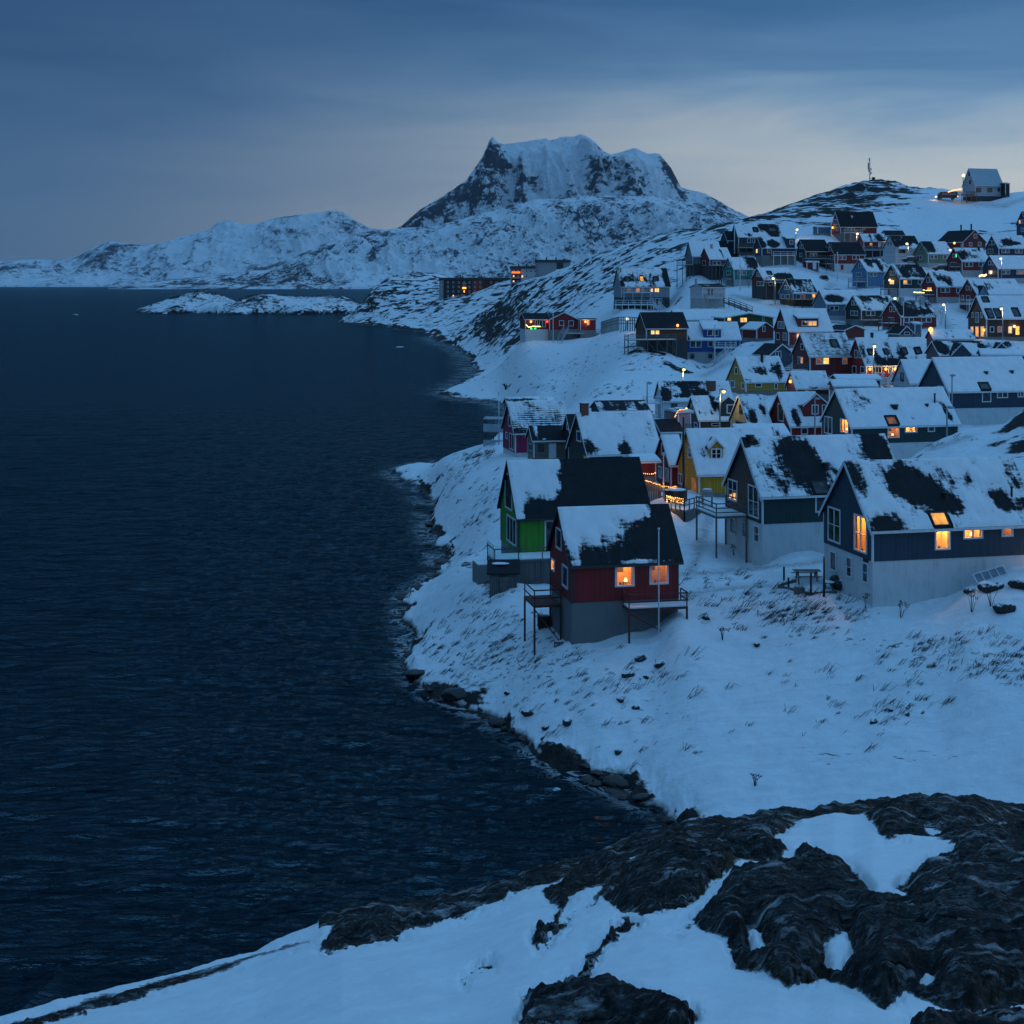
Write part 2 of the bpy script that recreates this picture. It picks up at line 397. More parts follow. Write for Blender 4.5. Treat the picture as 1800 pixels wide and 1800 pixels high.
def win_rect(h, fc, c, w):
    u0,v0,u1,v1 = cu(c,w[1]),cv(c,w[2]),cu(c,w[3]),cv(c,w[4]); um, vm = (u0+u1)/2,(v0+v1)/2
    A, B = on_face(h,fc,u0,vm), on_face(h,fc,u1,vm); z1 = on_face(h,fc,um,v0).z; z0 = on_face(h,fc,um,v1).z
    aa, bb = sorted((A.x,B.x) if fc == 's' else (A.y,B.y)); lim = h.L if fc == 's' else h.W
    return max(.08,aa), min(lim-.08,bb), z0, z1
def lit_room(h, f, fc, a0, a1, z0, z1, lit):
    """a small furnished room behind the glass, lit by its own lamp"""
    T = tf(h); M = (lambda a,b,d: T(a,d,b)) if fc == 's' else (lambda a,b,d: T(d,a,b))
    x0,x1,y0,y1,dp = a0-.18,a1+.18,z0-.25,z1+.12,1.5; mb = MB()
    mb.poly([M(x0,y0,dp),M(x1,y0,dp),M(x1,y1,dp),M(x0,y1,dp)]); mb.poly([M(x0,y0,.04),M(x1,y0,.04),M(x1,y0,dp),M(x0,y0,dp)]); mb.poly([M(x0,y1,.04),M(x1,y1,.04),M(x1,y1,dp),M(x0,y1,dp)])
    mb.poly([M(x0,y0,.04),M(x0,y1,.04),M(x0,y1,dp),M(x0,y0,dp)]); mb.poly([M(x1,y0,.04),M(x1,y1,.04),M(x1,y1,dp),M(x1,y0,dp)])
    build('room', mb, M_ROOM, f)
    def bx(mb,a,b,c,d,e,g): mb.hexa([M(a,c,e),M(b,c,e),M(b,c,g),M(a,c,g),M(a,d,e),M(b,d,e),M(b,d,g),M(a,d,g)])
    rr = random.Random(int(a0*100)+int(z0*77)); w = a1-a0; hh = z1-z0
    mb = MB(); bx(mb,a0+.02,a0+.02+w*.13,z0-.1,z1,.10,.14); build('curtain', mb, M_CURT, f)
    if lit != 2: mb = MB(); bx(mb,a1-.02-w*.12,a1-.02,z0-.1,z1,.10,.14); build('curtain', mb, M_CURT, f)
    if rr.random() < .45: rr.random()
    else:
      mb = MB(); lx = a0+w*rr.uniform(.5,.72); mb.tube([M(lx,z0+.02,.35),M(lx,z0+.2*hh,.35)],.03,6); build('lamp_stand', mb, M_BLACK, f)
      mb = MB(); mb.tube([M(lx,z0+.2*hh,.35),M(lx,z0+.2*hh+.22,.35)],.13,12,.08); build('lamp_shade', mb, M_SHADE, f)
    for k in range(3):
        q = a0+w*rr.uniform(.15,.85); mb = MB(); s_ = rr.uniform(.04,.09); bx(mb,q-s_,q+s_,z0-.05,z0+rr.uniform(.08,.24)*min(hh,1.2),.2,.28); build('sill_pot', mb, M_POT, f)
    mb = MB(); q = a0+w*rr.uniform(.2,.7); bx(mb,q-.2*w,q+.2*w,z0+hh*.5,z0+hh*.8,dp-.06,dp-.02); build('picture', mb, M_POT, f)
    l = bpy.data.lights.new('room_light','POINT'); l.energy = {1:70,2:16,3:110,4:45}[lit]*max(1,w*hh/1.2); l.color = (1,.43,.07) if lit != 3 else (1,.52,.12); l.shadow_soft_size = .12
    o = bpy.data.objects.new('room_light', l); COL.objects.link(o); o.parent = f; o.location = M((a0+a1)/2+.1*w, z1-.15*hh, .8)
def make_house(h):
    root = empty(h.name, h.pos, h.label, h.cat, h.grp); h.root = root
    T = tf(h); W, L, p, zr = h.W, h.L, h.p, h.zr; g = .22 if h.ov < .5 else .35; tv = .17; e = h.ov
    far = h.D > 230
    # foundation
    mb = MB(); mb.box(.04,L-.04,.04,W-.04,-4.0,h.zf,T); build('foundation', mb, h.base, root)
    # walls: openings are cut where a lit room is seen through the glass
    holes = {'s':[], 'g':[]}
    if h.D < 176:
        for w in h.wins:
            if len(w) > 5 and isinstance(w[5],int) and w[5] in (1,2,3,4) and (len(w) < 9 or w[8] != 'door'):
                fc, c = (w[0].split(':')+[h.wc])[:2]; aa,bb,z0,z1 = win_rect(h,fc,c,w); holes[fc].append((aa+.05,bb-.05,z0+.05,z1-.05))
    zt = lambda y: zr-p*abs(y-W/2)-tv-.01
    def panel(mb, M, length, top, cuts, hs):
        xs = sorted(set([0,length]+cuts+[q for hh in hs for q in hh[:2]]))
        for xa,xb in zip(xs,xs[1:]):
            z = h.zf
            for hh in sorted((q for q in hs if q[0] <= xa+1e-6 and q[1] >= xb-1e-6), key=lambda q:q[2]):
                mb.poly([M(xa,z),M(xb,z),M(xb,hh[2]),M(xa,hh[2])]); z = hh[3]
            mb.poly([M(xa,z),M(xb,z),M(xb,top(xb)),M(xa,top(xa))])
    mb = MB()
    panel(mb, lambda x,z: T(x,0,z), L, lambda x: zt(0), [], holes['s']); panel(mb, lambda x,z: T(x,W,z), L, lambda x: zt(0), [], [])
    panel(mb, lambda y,z: T(0,y,z), W, zt, [W/2], holes['g']); panel(mb, lambda y,z: T(L,y,z), W, zt, [W/2], [])
    for y0,y1 in ((0,W/2),(W/2,W)): mb.poly([T(0,y0,zt(y0)),T(L,y0,zt(y0)),T(L,y1,zt(y1)),T(0,y1,zt(y1))])
    mb.poly([T(0,0,h.zf),T(L,0,h.zf),T(L,W,h.zf),T(0,W,h.zf)])
    me = build('wall', mb, h.wall, root)
    # roof
    mb = MB(); prism_roof(T, mb, -g, L+g, W, e, zr, p, tv); rf = build('roof', mb, h.roofm, root); h.rf = rf
    pats = list(h.patches)
    sl = (W/2+e)
    # skylights and dormers melt the snow round them
    skyl = []
    for sk in h.sky:
        c = sk[5] if len(sk) > 5 else h.wc
        u0,v0,u1,v1 = cu(c,sk[0]),cv(c,sk[1]),cu(c,sk[2]),cv(c,sk[3]); um = (u0+u1)/2
        a = on_face(h,'r',um,v0); b = on_face(h,'r',um,v1); vm = (v0+v1)/2
        xa, xb = on_face(h,'r',u0,vm).x, on_face(h,'r',u1,vm).x
        w = abs(xb-xa)*.78; cx = (xa+xb)/2
        ya, yb = a.y, b.y; skyl.append((cx,w,ya,yb,sk[4]))
    # the melted ring round each skylight is handled by patches in (s,t)
    X,Y,Zt,hg = snow_grid(h, -g, L+g, W/2, -e, zr, p, h.seed, h.snow, pats, h.rows)
    cut = np.zeros(X.shape, bool)
    for (cx,w,ya,yb,_) in skyl: cut |= (np.abs(X-cx)<w/2+.12)&(Y<max(ya,yb)+.1)&(Y>min(ya,yb)-.12)
    hg = np.where(cut, -9, hg); Zt = np.where(cut, zr-p*np.abs(Y-W/2)-.1, Zt)
    add_snow(h, 'roof_snow', X,Y,Zt,hg, rf)
    X,Y,Zt,hg = snow_grid(h, -g, L+g, W/2, W+e, zr, p, h.seed+50, min(.9,h.snow+.1), [])
    add_snow(h, 'roof_snow', X,Y,Zt,hg, rf)
    # trim
    tw = h.trimw; zed = zr-p*(W/2+e)
    for xx in (-g-.035, L+g+.005):
        mb = MB()
        for s in (0,1):
            yb = -e if s == 0 else W+e
            o = tw*math.hypot(1,p)
            mb.hexa([T(xx,W/2,zr-o),T(xx+.03,W/2,zr-o),T(xx+.03,yb,zed-o),T(xx,yb,zed-o),T(xx,W/2,zr+.02),T(xx+.03,W/2,zr+.02),T(xx+.03,yb,zed+.02),T(xx,yb,zed+.02)])
        build('bargeboard', mb, h.trim, root)
    mb = MB(); mb.box(-g,L+g,-e-.03,-e-.002,zed-tv-.02,zed-.01,T); build('fascia', mb, h.trim, root)
    zt = lambda y: zr-p*abs(y-W/2)-tv-.01
    cw = .11 if h.D < 230 else .16
    for bx_ in (((-.025,cw,-.025,-.002),(-.025,-.002,-.002,cw)),((-.025,-.002,W-cw,W),),((L-cw,L,-.025,-.002),)):
        mb = MB()
        for (x0,x1,y0,y1) in bx_: mb.box(x0,x1,y0,y1,h.zf-.05,zt(0)-.05,T)
        build('corner_board', mb, h.trim, root)
    # windows
    for w in h.wins:
        fc = w[0]; c = h.wc
        if ':' in fc: fc, c = fc.split(':')
        lit = w[5] if len(w) > 5 else 0; nx = w[6] if len(w) > 6 else 2; ny = w[7] if len(w) > 7 else 1
        kind = w[8] if len(w) > 8 else 'window'
        aa,bb,z0,z1 = win_rect(h,fc,c,w)
        if bb-aa < .2: continue
        if kind == 'door':
            mb = MB()
            M = (lambda a,b,o: T(a,-o,b)) if fc == 's' else (lambda a,b,o: T(-o,a,b))
            mb.hexa([M(aa,z0,-.04),M(bb,z0,-.04),M(bb,z0,.05),M(aa,z0,.05),M(aa,z1,-.04),M(bb,z1,-.04),M(bb,z1,.05),M(aa,z1,.05)])
            d = build('door', mb, lit if not isinstance(lit,int) else (M_WHITE if lit == 0 else LITM[lit]), root)
            if not far:
                mb = MB(); hx = aa+.1*(bb-aa); hz = z0+.45*(z1-z0)
                mb.hexa([M(hx,hz,.05),M(hx+.12,hz,.05),M(hx+.12,hz,.09),M(hx,hz,.09),M(hx,hz+.04,.05),M(hx+.12,hz+.04,.05),M(hx+.12,hz+.04,.09),M(hx,hz+.04,.09)])
                build('handle', mb, M_BLACK, d)
            continue
        fr = M_WHITE if kind == 'window' else {'dark':M_DARKTRIM,'grey':M_GREYTRIM}.get(kind, M_WHITE)
        if any(abs(q[0]-aa-.05)<1e-4 and abs(q[2]-z0-.05)<1e-4 for q in holes.get(fc,())):
            f = pane_window(h, root, fc, aa, bb, z0, z1, M_THIN, nx, ny, frame=fr); lit_room(h, f, fc, aa, bb, z0, z1, lit)
        else: pane_window(h, root, fc, aa, bb, z0, z1, lit, nx, ny, frame=fr)
    for (cx,w,ya,yb,lit) in skyl:
        mb = MB(); y0,y1 = min(ya,yb),max(ya,yb)
        RP = lambda x,y,o: T(x, y-o*p/math.hypot(1,p), zr-p*abs(y-W/2)+o/math.hypot(1,p))
        def bx(mb,a,b,c,d,o0,o1): mb.hexa([RP(a,c,o0),RP(b,c,o0),RP(b,d,o0),RP(a,d,o0),RP(a,c,o1),RP(b,c,o1),RP(b,d,o1),RP(a,d,o1)])
        f = min(.09,w*.12); a,b = cx-w/2,cx+w/2; f2 = f*.6
        bx(mb,a,a+f,y0,y1,-.05,.1); bx(mb,b-f,b,y0,y1,-.05,.1); bx(mb,a+f,b-f,y0,y0+f2,-.05,.1); bx(mb,a+f,b-f,y1-f2,y1,-.05,.1)
        o = build('skylight', mb, M_DARKTRIM, root); mb = MB(); bx(mb,a+f*.5,b-f*.5,y0+f2*.5,y1-f2*.5,-.04,.05); build('pane', mb, LITM[lit], o)
    for d in h.dormers: make_dormer(h, root, d)
    for (x, y, hgt, w, kind) in h.chim:       # pixel of its foot on the roof, height m, width m
        q = on_face(h,'r',cu(h.wc,x),cv(h.wc,y)); q.y = min(q.y, W/2); zq = zr-p*abs(q.y-W/2)
        mb = MB()
        if kind == 'pipe':
            mb.tube([T(q.x,q.y,zq-.3),T(q.x,q.y,zq+hgt)], w/2, 10); mb.tube([T(q.x,q.y,zq+hgt),T(q.x,q.y,zq+hgt+.12)], w*.75, 10)
            build('flue_pipe', mb, M_BLACK if h.D<400 else M_DARKTRIM, root)
        elif kind == 'vent':
            mb.tube([T(q.x,q.y,zq-.2),T(q.x,q.y,zq+hgt)], w/2, 10); mb.tube([T(q.x,q.y,zq+hgt*.75),T(q.x,q.y,zq+hgt*1.1)], w*.62, 10)
            build('roof_vent', mb, M_BLACK, root)
        else:
            mb.box(q.x-w/2,q.x+w/2,q.y-w/2,q.y+w/2,zq-w*p-.2,zq+hgt,T); mb.box(q.x-w/2-.05,q.x+w/2+.05,q.y-w/2-.05,q.y+w/2+.05,zq+hgt,zq+hgt+.1,T)
            c = build('chimney', mb, M_BRICK if kind == 'brick' else M_GREYTRIM, root)
            mb = MB(); mb.ball(T(q.x,q.y,zq+hgt+.13), w*.5, (1,1,.25)); build('snow_cap', mb, M_SNOW, c, True)
    for d in h.decks: make_deck(h, root, **d)
    if h.extra: h.extra(h, root)
    return root

def make_dormer(h, root, d):
    """d: crop, u0,u1, v_peak, v_eave, v_bottom, kind, wall, windows[(x0,y0,x1,y1,lit,nx,ny)]"""
    c = d.get('c', h.wc); T0 = tf(h); W, p, zr = h.W, h.p, h.zr
    u0,u1 = cu(c,d['u'][0]),cu(c,d['u'][1]); vp,ve,vb = [cv(c,q) for q in d['v']]
    q = on_face(h,'r',(u0+u1)/2,vb); y = q.y; zb = q.z
    A, B = on_face(h,'s',u0,ve,y), on_face(h,'s',u1,ve,y); x0,x1 = sorted((A.x,B.x)); ze = A.z
    zp = on_face(h,'s',(u0+u1)/2,vp,y).z
    yb = lambda z: W/2-(zr-z)/p            # where height z meets the main roof
    wall = d.get('wall') or h.wall; tv = .1; ov = .2; shed = d.get('kind') == 'shed'
    xm = (x0+x1)/2; hw = (x1-x0)/2
    mb = MB()
    if shed:
        mb.box(x0,x1,y,min(W/2,yb(ze)),zb-.4,ze-tv,T0)
    else:
        pr = [(x0,zb-.4),(x1,zb-.4),(x1,ze-tv),(xm,zp-tv),(x0,ze-tv)]; ye = min(W/2+.0,yb(ze)+.1); yp = min(W/2,yb(zp)+.05)
        back = [ye,ye,ye,yp,ye]
        mb.poly([T0(a,y,b) for a,b in pr]); mb.poly([T0(a,bk,b) for (a,b),bk in zip(pr,back)])
        for i in range(5):
            j = (i+1)%5; mb.poly([T0(pr[i][0],y,pr[i][1]),T0(pr[j][0],y,pr[j][1]),T0(pr[j][0],back[j],pr[j][1]),T0(pr[i][0],back[i],pr[i][1])])
    dm = build('dormer', mb, wall, root)
    mb = MB(); sn = MB(); tr = MB()
    if shed:
        yt = min(W/2, yb(zp)+.2)
        mb.hexa([T0(x0-ov,y-ov,ze-tv),T0(x1+ov,y-ov,ze-tv),T0(x1+ov,yt,zp-tv),T0(x0-ov,yt,zp-tv),T0(x0-ov,y-ov,ze),T0(x1+ov,y-ov,ze),T0(x1+ov,yt,zp),T0(x0-ov,yt,zp)])
        n = 14; X,Yg = np.meshgrid(np.linspace(x0-ov+.02,x1+ov-.02,n),np.linspace(y-ov+.02,yt,10)); tt = (Yg-(y-ov))/(yt-(y-ov))
        ed = np.minimum((X-X.min()),(X.max()-X)); Zs = ze+(zp-ze)*tt+.02+.16*sst(0,.25,ed)*sst(0,.15,tt)*(.8+.4*fbm(X,Yg,3,h.seed))
        add_snow(h,'dormer_snow',X,Yg,Zs,np.ones_like(X),dm)
        tr.box(x0-ov,x1+ov,y-ov-.03,y-ov-.002,ze-tv-.06,ze+.01,T0)
    else:
        sl = (zp-ze)/hw; ze2 = ze-sl*ov; yt = min(W/2+.2, yb(zp)+.1); ytE = min(W/2, yb(ze2)+.3)
        for sg in (-1,1):
            xe = xm+sg*(hw+ov)
            mb.hexa([T0(xm,y-ov,zp-tv),T0(xe,y-ov,ze2-tv),T0(xe,ytE,ze2-tv),T0(xm,yt,zp-tv),T0(xm,y-ov,zp),T0(xe,y-ov,ze2),T0(xe,ytE,ze2),T0(xm,yt,zp)])
            o = .16
            tr.hexa([T0(xm,y-ov-.035,zp-o),T0(xm,y-ov-.003,zp-o),T0(xe,y-ov-.003,ze2-o),T0(xe,y-ov-.035,ze2-o),T0(xm,y-ov-.035,zp+.02),T0(xm,y-ov-.003,zp+.02),T0(xe,y-ov-.003,ze2+.02),T0(xe,y-ov-.035,ze2+.02)])
            ns = d.get('snow', .7)
            a,b = np.meshgrid(np.linspace(0,1,14),np.linspace(0,1,14)); X = xm+(xe-xm)*a; yend = yt+(ytE-yt)*a; Yg = y-ov+(yend-y+ov)*b
            nn = fbm(X*1.3+h.seed,Yg*1.3,4,h.seed+int(sg)); hg = np.clip((nn-.5)*3+(ns-.5)*2,-.3,.4)*.3
            hg = np.where(hg>0,hg*sst(0,.12,np.minimum(b,1-a)),hg)
            add_snow(h,'dormer_snow',X,Yg,zp+(ze2-zp)*a+np.maximum(hg,0)+.006,hg*9,dm)
    build('dormer_roof', mb, h.roofm, dm)
    build('dormer_trim', tr, d.get('trim') or h.trim, dm)
    for w in d.get('wins', ()):
        a = on_face(h,'s',cu(c,w[0]),cv(c,(w[1]+w[3])/2),y); b = on_face(h,'s',cu(c,w[2]),cv(c,(w[1]+w[3])/2),y)
        z1 = on_face(h,'s',cu(c,(w[0]+w[2])/2),cv(c,w[1]),y).z; z0 = on_face(h,'s',cu(c,(w[0]+w[2])/2),cv(c,w[3]),y).z
        pane_window(h, dm, 's', a.x, b.x, z0, z1, w[4], w[5], w[6], off=y)

def make_deck(h, root, x=(0,1), y=(-1.6,0), z=0, rail=1.0, mat=None, post=True, mesh=None, name='balcony', brace=False, slats=3, rmat=None, npost=None, fill=None, snow=True, depth=6.0):
    """platform in house axes (metres), with railings on its free sides and posts down into the ground"""
    T = tf(h); mat = mat or M_WOOD; x0,x1 = x; y0,y1 = y
    mb = MB(); mb.box(x0,x1,y0,y1,z-.16,z,T); dk = build(name, mb, mat, root)
    if snow:
        mb = MB(); mb.box(x0+.05,x1-.05,y0+.05,y1-.05,z+.003,z+.09,T); build('deck_snow', mb, M_SNOW, dk)
    lx = x1-x0; n = npost or max(2, int(lx/1.8)+1)
    pts = [(x0+.06+(lx-.12)*i/(n-1), y0+.06) for i in range(n)]
    ends = [(x0+.06, y1-.06), (x1-.06, y1-.06)]
    if rail:
        mb = MB(); w = .07 if h.D < 200 else .1
        for (a,b) in pts+ends: mb.box(a-w/2,a+w/2,b-w/2,b+w/2,z,z+rail,T)
        for j in range(1, slats+1):
            zz = z+rail*j/slats; hh = .09 if h.D < 200 else .1
            mb.box(x0,x1,y0-.015,y0+.02,zz-hh,zz,T)
            mb.box(x0-.015,x0+.02,y0+.025,y1,zz-hh,zz,T); mb.box(x1-.02,x1+.015,y0+.025,y1,zz-hh,zz,T)
        build('railing', mb, rmat or mat, dk)
    if post:
        for (a,b) in pts+([ends[0],ends[1]] if y1 < -.3 or x0 < -.5 else []):
            mb = MB(); w = .12 if h.D < 200 else .16; mb.box(a-w/2,a+w/2,b-w/2,b+w/2,z-depth,z-.16,T); build('support_post', mb, mat, dk)
    if brace and post:
        mb = MB()
        for i in range(n-1):
            a, b = pts[i], pts[i+1]; mb.bar(T(a[0],a[1],z-.3), T(b[0],b[1],z-2.6), .08)
        build('brace', mb, mat, dk)
    if fill:
        mb = MB(); mb.box(x0+.1,x1-.1,y0+.13,y0+.17,z-depth,z-.17,T); build('deck_skirt', mb, fill, dk)
    return dk
# ------------------------------------------------------------------ colours
W_RED = planks('red_boards', (.24,.012,.014)); W_DRED = planks('dark_red_boards', (.15,.016,.014)); W_NAVY = planks('navy_boards', (.014,.046,.078))
W_DGREEN = planks('dark_green_boards', (.012,.042,.042)); W_GREEN = planks('bright_green_boards', (.05,.27,.018)); W_YEL = planks('yellow_boards', (.52,.27,.008))
W_OCHRE = planks('ochre_boards', (.34,.23,.04), horizontal=True); W_PINK = planks('magenta_boards', (.3,.012,.075)); W_TAN = planks('tan_boards', (.17,.14,.11))
W_BLUE = planks('blue_boards', (.02,.07,.28)); W_LBLUE = planks('light_blue_boards', (.1,.22,.36)); W_TEAL = planks('teal_boards', (.03,.2,.17))
W_TBLUE = planks('teal_blue_boards', (.04,.14,.23)); W_WHITE = planks('white_boards', (.55,.58,.6), horizontal=True); W_GREY = planks('grey_boards', (.16,.18,.2))
W_BLACK = planks('black_boards', (.018,.016,.015)); W_BROWN = planks('brown_boards', (.06,.03,.02)); W_SAGE = planks('sage_boards', (.17,.22,.15))
W_GBLUE = planks('grey_blue_boards', (.13,.19,.25)); W_DBLUE = planks('dark_blue_boards', (.018,.035,.08)); W_BEIGE = planks('beige_boards', (.46,.3,.14))
W_LOG = planks('dark_log_wall', (.02,.03,.024), .22, True); W_TIMBER = planks('brown_timber', (.10,.05,.022), .2, True); W_DTEAL = planks('slate_blue_boards', (.03,.06,.1))
W_DGREY = planks('dark_grey_boards', (.045,.05,.055)); W_YELP = planks('yellow_panel', (.45,.28,.02)); W_FENCE = planks('grey_fence_boards', (.12,.12,.12), .16)
B_WHITE = concrete('white_foundation', (.62,.63,.64)); B_GREY = concrete('grey_foundation', (.2,.2,.2)); B_DARK = concrete('dark_foundation', (.06,.06,.06)); B_LGREY = concrete('pale_foundation', (.4,.4,.4), .2)
B_CONC = concrete('grey_block_foundation', (.17,.175,.175), .25); B_BLOCK = planks('block_wall', (.17,.17,.165), .24, True, .9)
M_TILE = plain('dark_roof_tile', (.02,.02,.024), .7)
M_PALEROOF = plain('pale_metal_roof', (.32,.38,.42), .5, .2)

def attach_right(h, L2, drop, label, wins=(), snow=.95):
    """the neighbouring unit of a pair: same front line, lower ridge"""
    n = House(); n.__dict__.update(h.__dict__); n.C = h.C+h.ex*(h.L+.01); n.L = L2; n.label = label; n.wins = wins; n.dormers = n.sky = n.chim = n.decks = (); n.extra = None
    n.zr = h.zr-drop; n.p = (n.zr-h.zedge)/(h.W/2+h.ov); n.ze = h.zedge+h.ov*n.p; n.snow = snow; n.patches = []; n.seed = h.seed+77
    n.pos = Vector((n.C.x, n.C.y, h.zb)); HOUSES.append(n); return n

# ---- near row
hRED = H('wooden_house','o',98,603,735,1415,400,775,1008,1265,'dark red house on grey block foundation with two amber windows, nearest the shore',
  W=6.0, wall=W_RED, base=B_CONC, trim=M_DARKTRIM, snow=.1, trimw=.16, vbr=1030,
  patches=[(.16,.1,.22,.45,-1.8),(.5,.06,.42,.2,-1.7),(.06,.55,.07,.6,-1.5),(.36,.52,.3,.28,-1.0),(.6,.3,.25,.3,-.55),(.72,.97,.4,.05,-1.2),(.85,.6,.2,.5,.6)],
  wins=[('s',1010,770,1135,905,4,1,1),('s',1228,760,1350,890,2,1,1),('g',640,535,676,668,0,1,1),('g',611,728,633,805,1,1,1),('g',680,770,716,910,0,1,1)])
hGREEN = H('wooden_house','o',119,288,400,1225,105,478,690,880,'bright green house with glass railed deck, black roof snowy only at its left end',
  W=6.4, wall=W_GREEN, base=B_GREY, trim=M_DARKTRIM, snow=.0, trimw=.14,
  patches=[(.14,.25,.2,.5,-2.2),(.02,.75,.06,.5,-1.6),(.22,.12,.2,.2,-1.2),(.3,.45,.08,.5,-.9),(.17,.85,.12,.3,.9),(.33,.05,.12,.08,-1),(.72,.5,.34,.7,1.2)],
  wins=[('s',566,483,634,672,0,1,1),('g',318,190,362,415,0,1,1),('g',328,462,388,632,0,3,1)])
hBLUE = H('wooden_house','p',98,742,1000,1880,210,582,742,962,'large navy house with white foundation and brightly lit bay window and skylight',
  W=7.6, wall=W_NAVY, base=B_WHITE, vbr=775, snow=.78, patches=[(.03,.2,.05,.35,1.3),(.1,.93,.10,.16,1.5),(.30,.34,.10,.26,1.7),(.40,.5,.10,.26,1.7),(.50,.66,.09,.16,1.3),(.82,.66,.05,.16,1.3),(.93,.72,.06,.12,1.2)],
  wins=[('g',768,457,834,640,0,2,2),('g',905,497,974,692,4,2,2),('g',779,685,812,792,0,1,1),('g',864,715,894,826,0,1,2),('g',948,745,980,856,2,1,2),
        ('s',1328,563,1412,680,3,1,1),('s',1478,560,1583,622,3,2,1),('s',1680,553,1742,610,2,1,1)],
  sky=[(1297,483,1408,555,1)], chim=[(1385,405,.35,.4,'vent'),(1630,395,.3,.4,'vent'),(1735,400,.6,.14,'pipe')], trimw=.2)
attach_right(hBLUE, 7, .7, 'lower roofed half joined to the large navy house with lit bay')
hDG = H('wooden_house','p',114,228,420,1170,85,402,545,757,'dark green house on white foundation with a stilted wooden balcony',
  W=7.4, wall=W_DGREEN, base=B_WHITE, vbr=640, snow=.86, patches=[(.04,.08,.08,.12,1.2),(.33,.35,.13,.55,1.5),(.42,.75,.13,.5,1.1),(.9,.2,.07,.5,2),(.15,.8,.1,.2,.5)],
  wins=[('g',240,308,290,420,0,2,2),('g',347,340,403,508,0,2,2),('g',251,510,281,596,0,1,1),('g',314,530,341,616,0,1,2),('g',377,550,405,642,0,1,2),('s',698,392,760,482,0,1,1)],
  sky=[(678,320,770,385,0)], chim=[(755,245,.35,.5,'vent'),(355,95,.3,.6,'vent')], trimw=.26)
hYEL = H('wooden_house','j',135,690,965,2150,700,1312,1555,1560,'deep yellow house with a gabled dormer on its snow covered roof',
  W=6.8, wall=W_YEL, base=B_GREY, snow=1.1, patches=[(.12,.55,.04,.2,.7),(.95,.2,.08,.3,1.2)], trimw=.16,
  wins=[('g',825,945,870,1090,0,1,2),('g',683,1285,752,1430,0,2,1),('g:m',1355,650,1381,762,2,1,1,'door')],
  dormers=[dict(u=(1108,1278), v=(838,930,1108), wall=W_YEL, wins=[(1122,960,1262,1102,0,2,2)], snow=.6)])
hDR = H('wooden_house','j',142,398,592,770,780,1185,1520,1530,'narrow dark red house with a steep snowy roof, left of the deep yellow house',
  W=5.6, wall=W_RED, base=B_GREY, snow=1.2, wins=[('g',473,895,521,1055,0,1,1),('g',434,1195,481,1350,0,1,1),('g',524,1222,571,1400,0,1,1)], trimw=.14)
H('low_annex','m',141,985,1004,1128,500,545,640,655,'low red annex under a thick snowy flat roof, beside the narrow dark red house', noctrl=True, W=3.0, wall=W_RED, base=B_GREY, snow=1.4, ov=.5, cat='annex', a=12)
hDK = H('wooden_house','i',150,1195,1455,2400,412,978,1125,1150,'black boarded house with brick chimney on a snow streaked roof',
  W=7.0, wall=W_BLACK, base=B_DARK, snow=.95, patches=[(.03,.75,.08,.35,1.4),(.12,.85,.1,.2,.9),(.52,.86,.1,.24,1.6),(.92,.4,.08,.2,.8),(.6,.5,.2,.2,.25)], trimw=.16,
  wins=[('s',1473,1012,1592,1112,4,1,1),('g',1305,655,1365,797,0,1,1)], chim=[(1402,418,.9,.75,'brick')])
H('wooden_house','i',166,1135,1240,1500,432,720,1110,1130,'black house squeezed between the magenta and black boarded houses, steep bare roof', W=6.0, wall=W_BLACK, base=B_DARK, snow=-.3, wins=[('g',1172,556,1208,642,0,1,1)], trimw=.14)
hPINK = H('wooden_house','i',178,330,492,1215,275,690,945,1012,'magenta house with a snow striped tiled roof at the left end of the row',
  W=6.6, wall=W_PINK, base=B_WHITE, roof=M_TILE, snow=.85, rows=15, patches=[(.1,.35,.15,.4,-.4),(.15,.97,.5,.1,1.5)], trimw=.14,
  wins=[('g',403,445,440,600,0,1,1),('g',368,668,392,760,0,1,1),('g',418,690,482,905,0,2,1)])
H('garden_annex','i',170,652,735,1205,592,785,1005,1020,'tan boarded annex with white door and dark roof, before the magenta house', W=4.2, wall=W_TAN, base=B_GREY, snow=-.2, cat='annex',
  patches=[(.15,.4,.08,.6,-1.9),(.3,.9,.1,.1,-1)], wins=[('s',792,838,872,932,0,1,1,'dark'),('s',935,820,1032,1015,0,1,1,'door'),('g',674,822,722,922,0,2,1,'grey')], trimw=.14)
H('wooden_house','i',215,348,405,1010,212,330,600,620,'slate blue house mostly hidden behind the striped magenta roof', W=6.5, wall=W_DTEAL, base=B_GREY, snow=.85, patches=[(.4,.3,.4,.1,.8)], trimw=.14)
hDBD = H('wooden_house','n',168,520,710,1385,300,545,650,762,'long black green house with an amber bay window and a steel flue',
  W=7.6, wall=W_DGREEN, base=B_WHITE, snow=1.05, patches=[(.25,.35,.3,.25,.45),(.15,.05,.1,.06,.6),(.92,.65,.03,.28,1.6),(.88,.42,.03,.08,1)], trimw=.24,
  wins=[('g',537,475,588,585,0,2,1),('g',638,490,691,580,1,2,1),('s',935,538,1012,612,2,1,1),('s',1045,533,1125,579,3,2,1),('s',1190,527,1236,573,0,1,1)],
  sky=[(922,478,1000,528,2)], chim=[(980,420,.35,.8,'vent'),(1185,412,.3,.4,'vent'),(1235,395,1.1,.2,'pipe')])
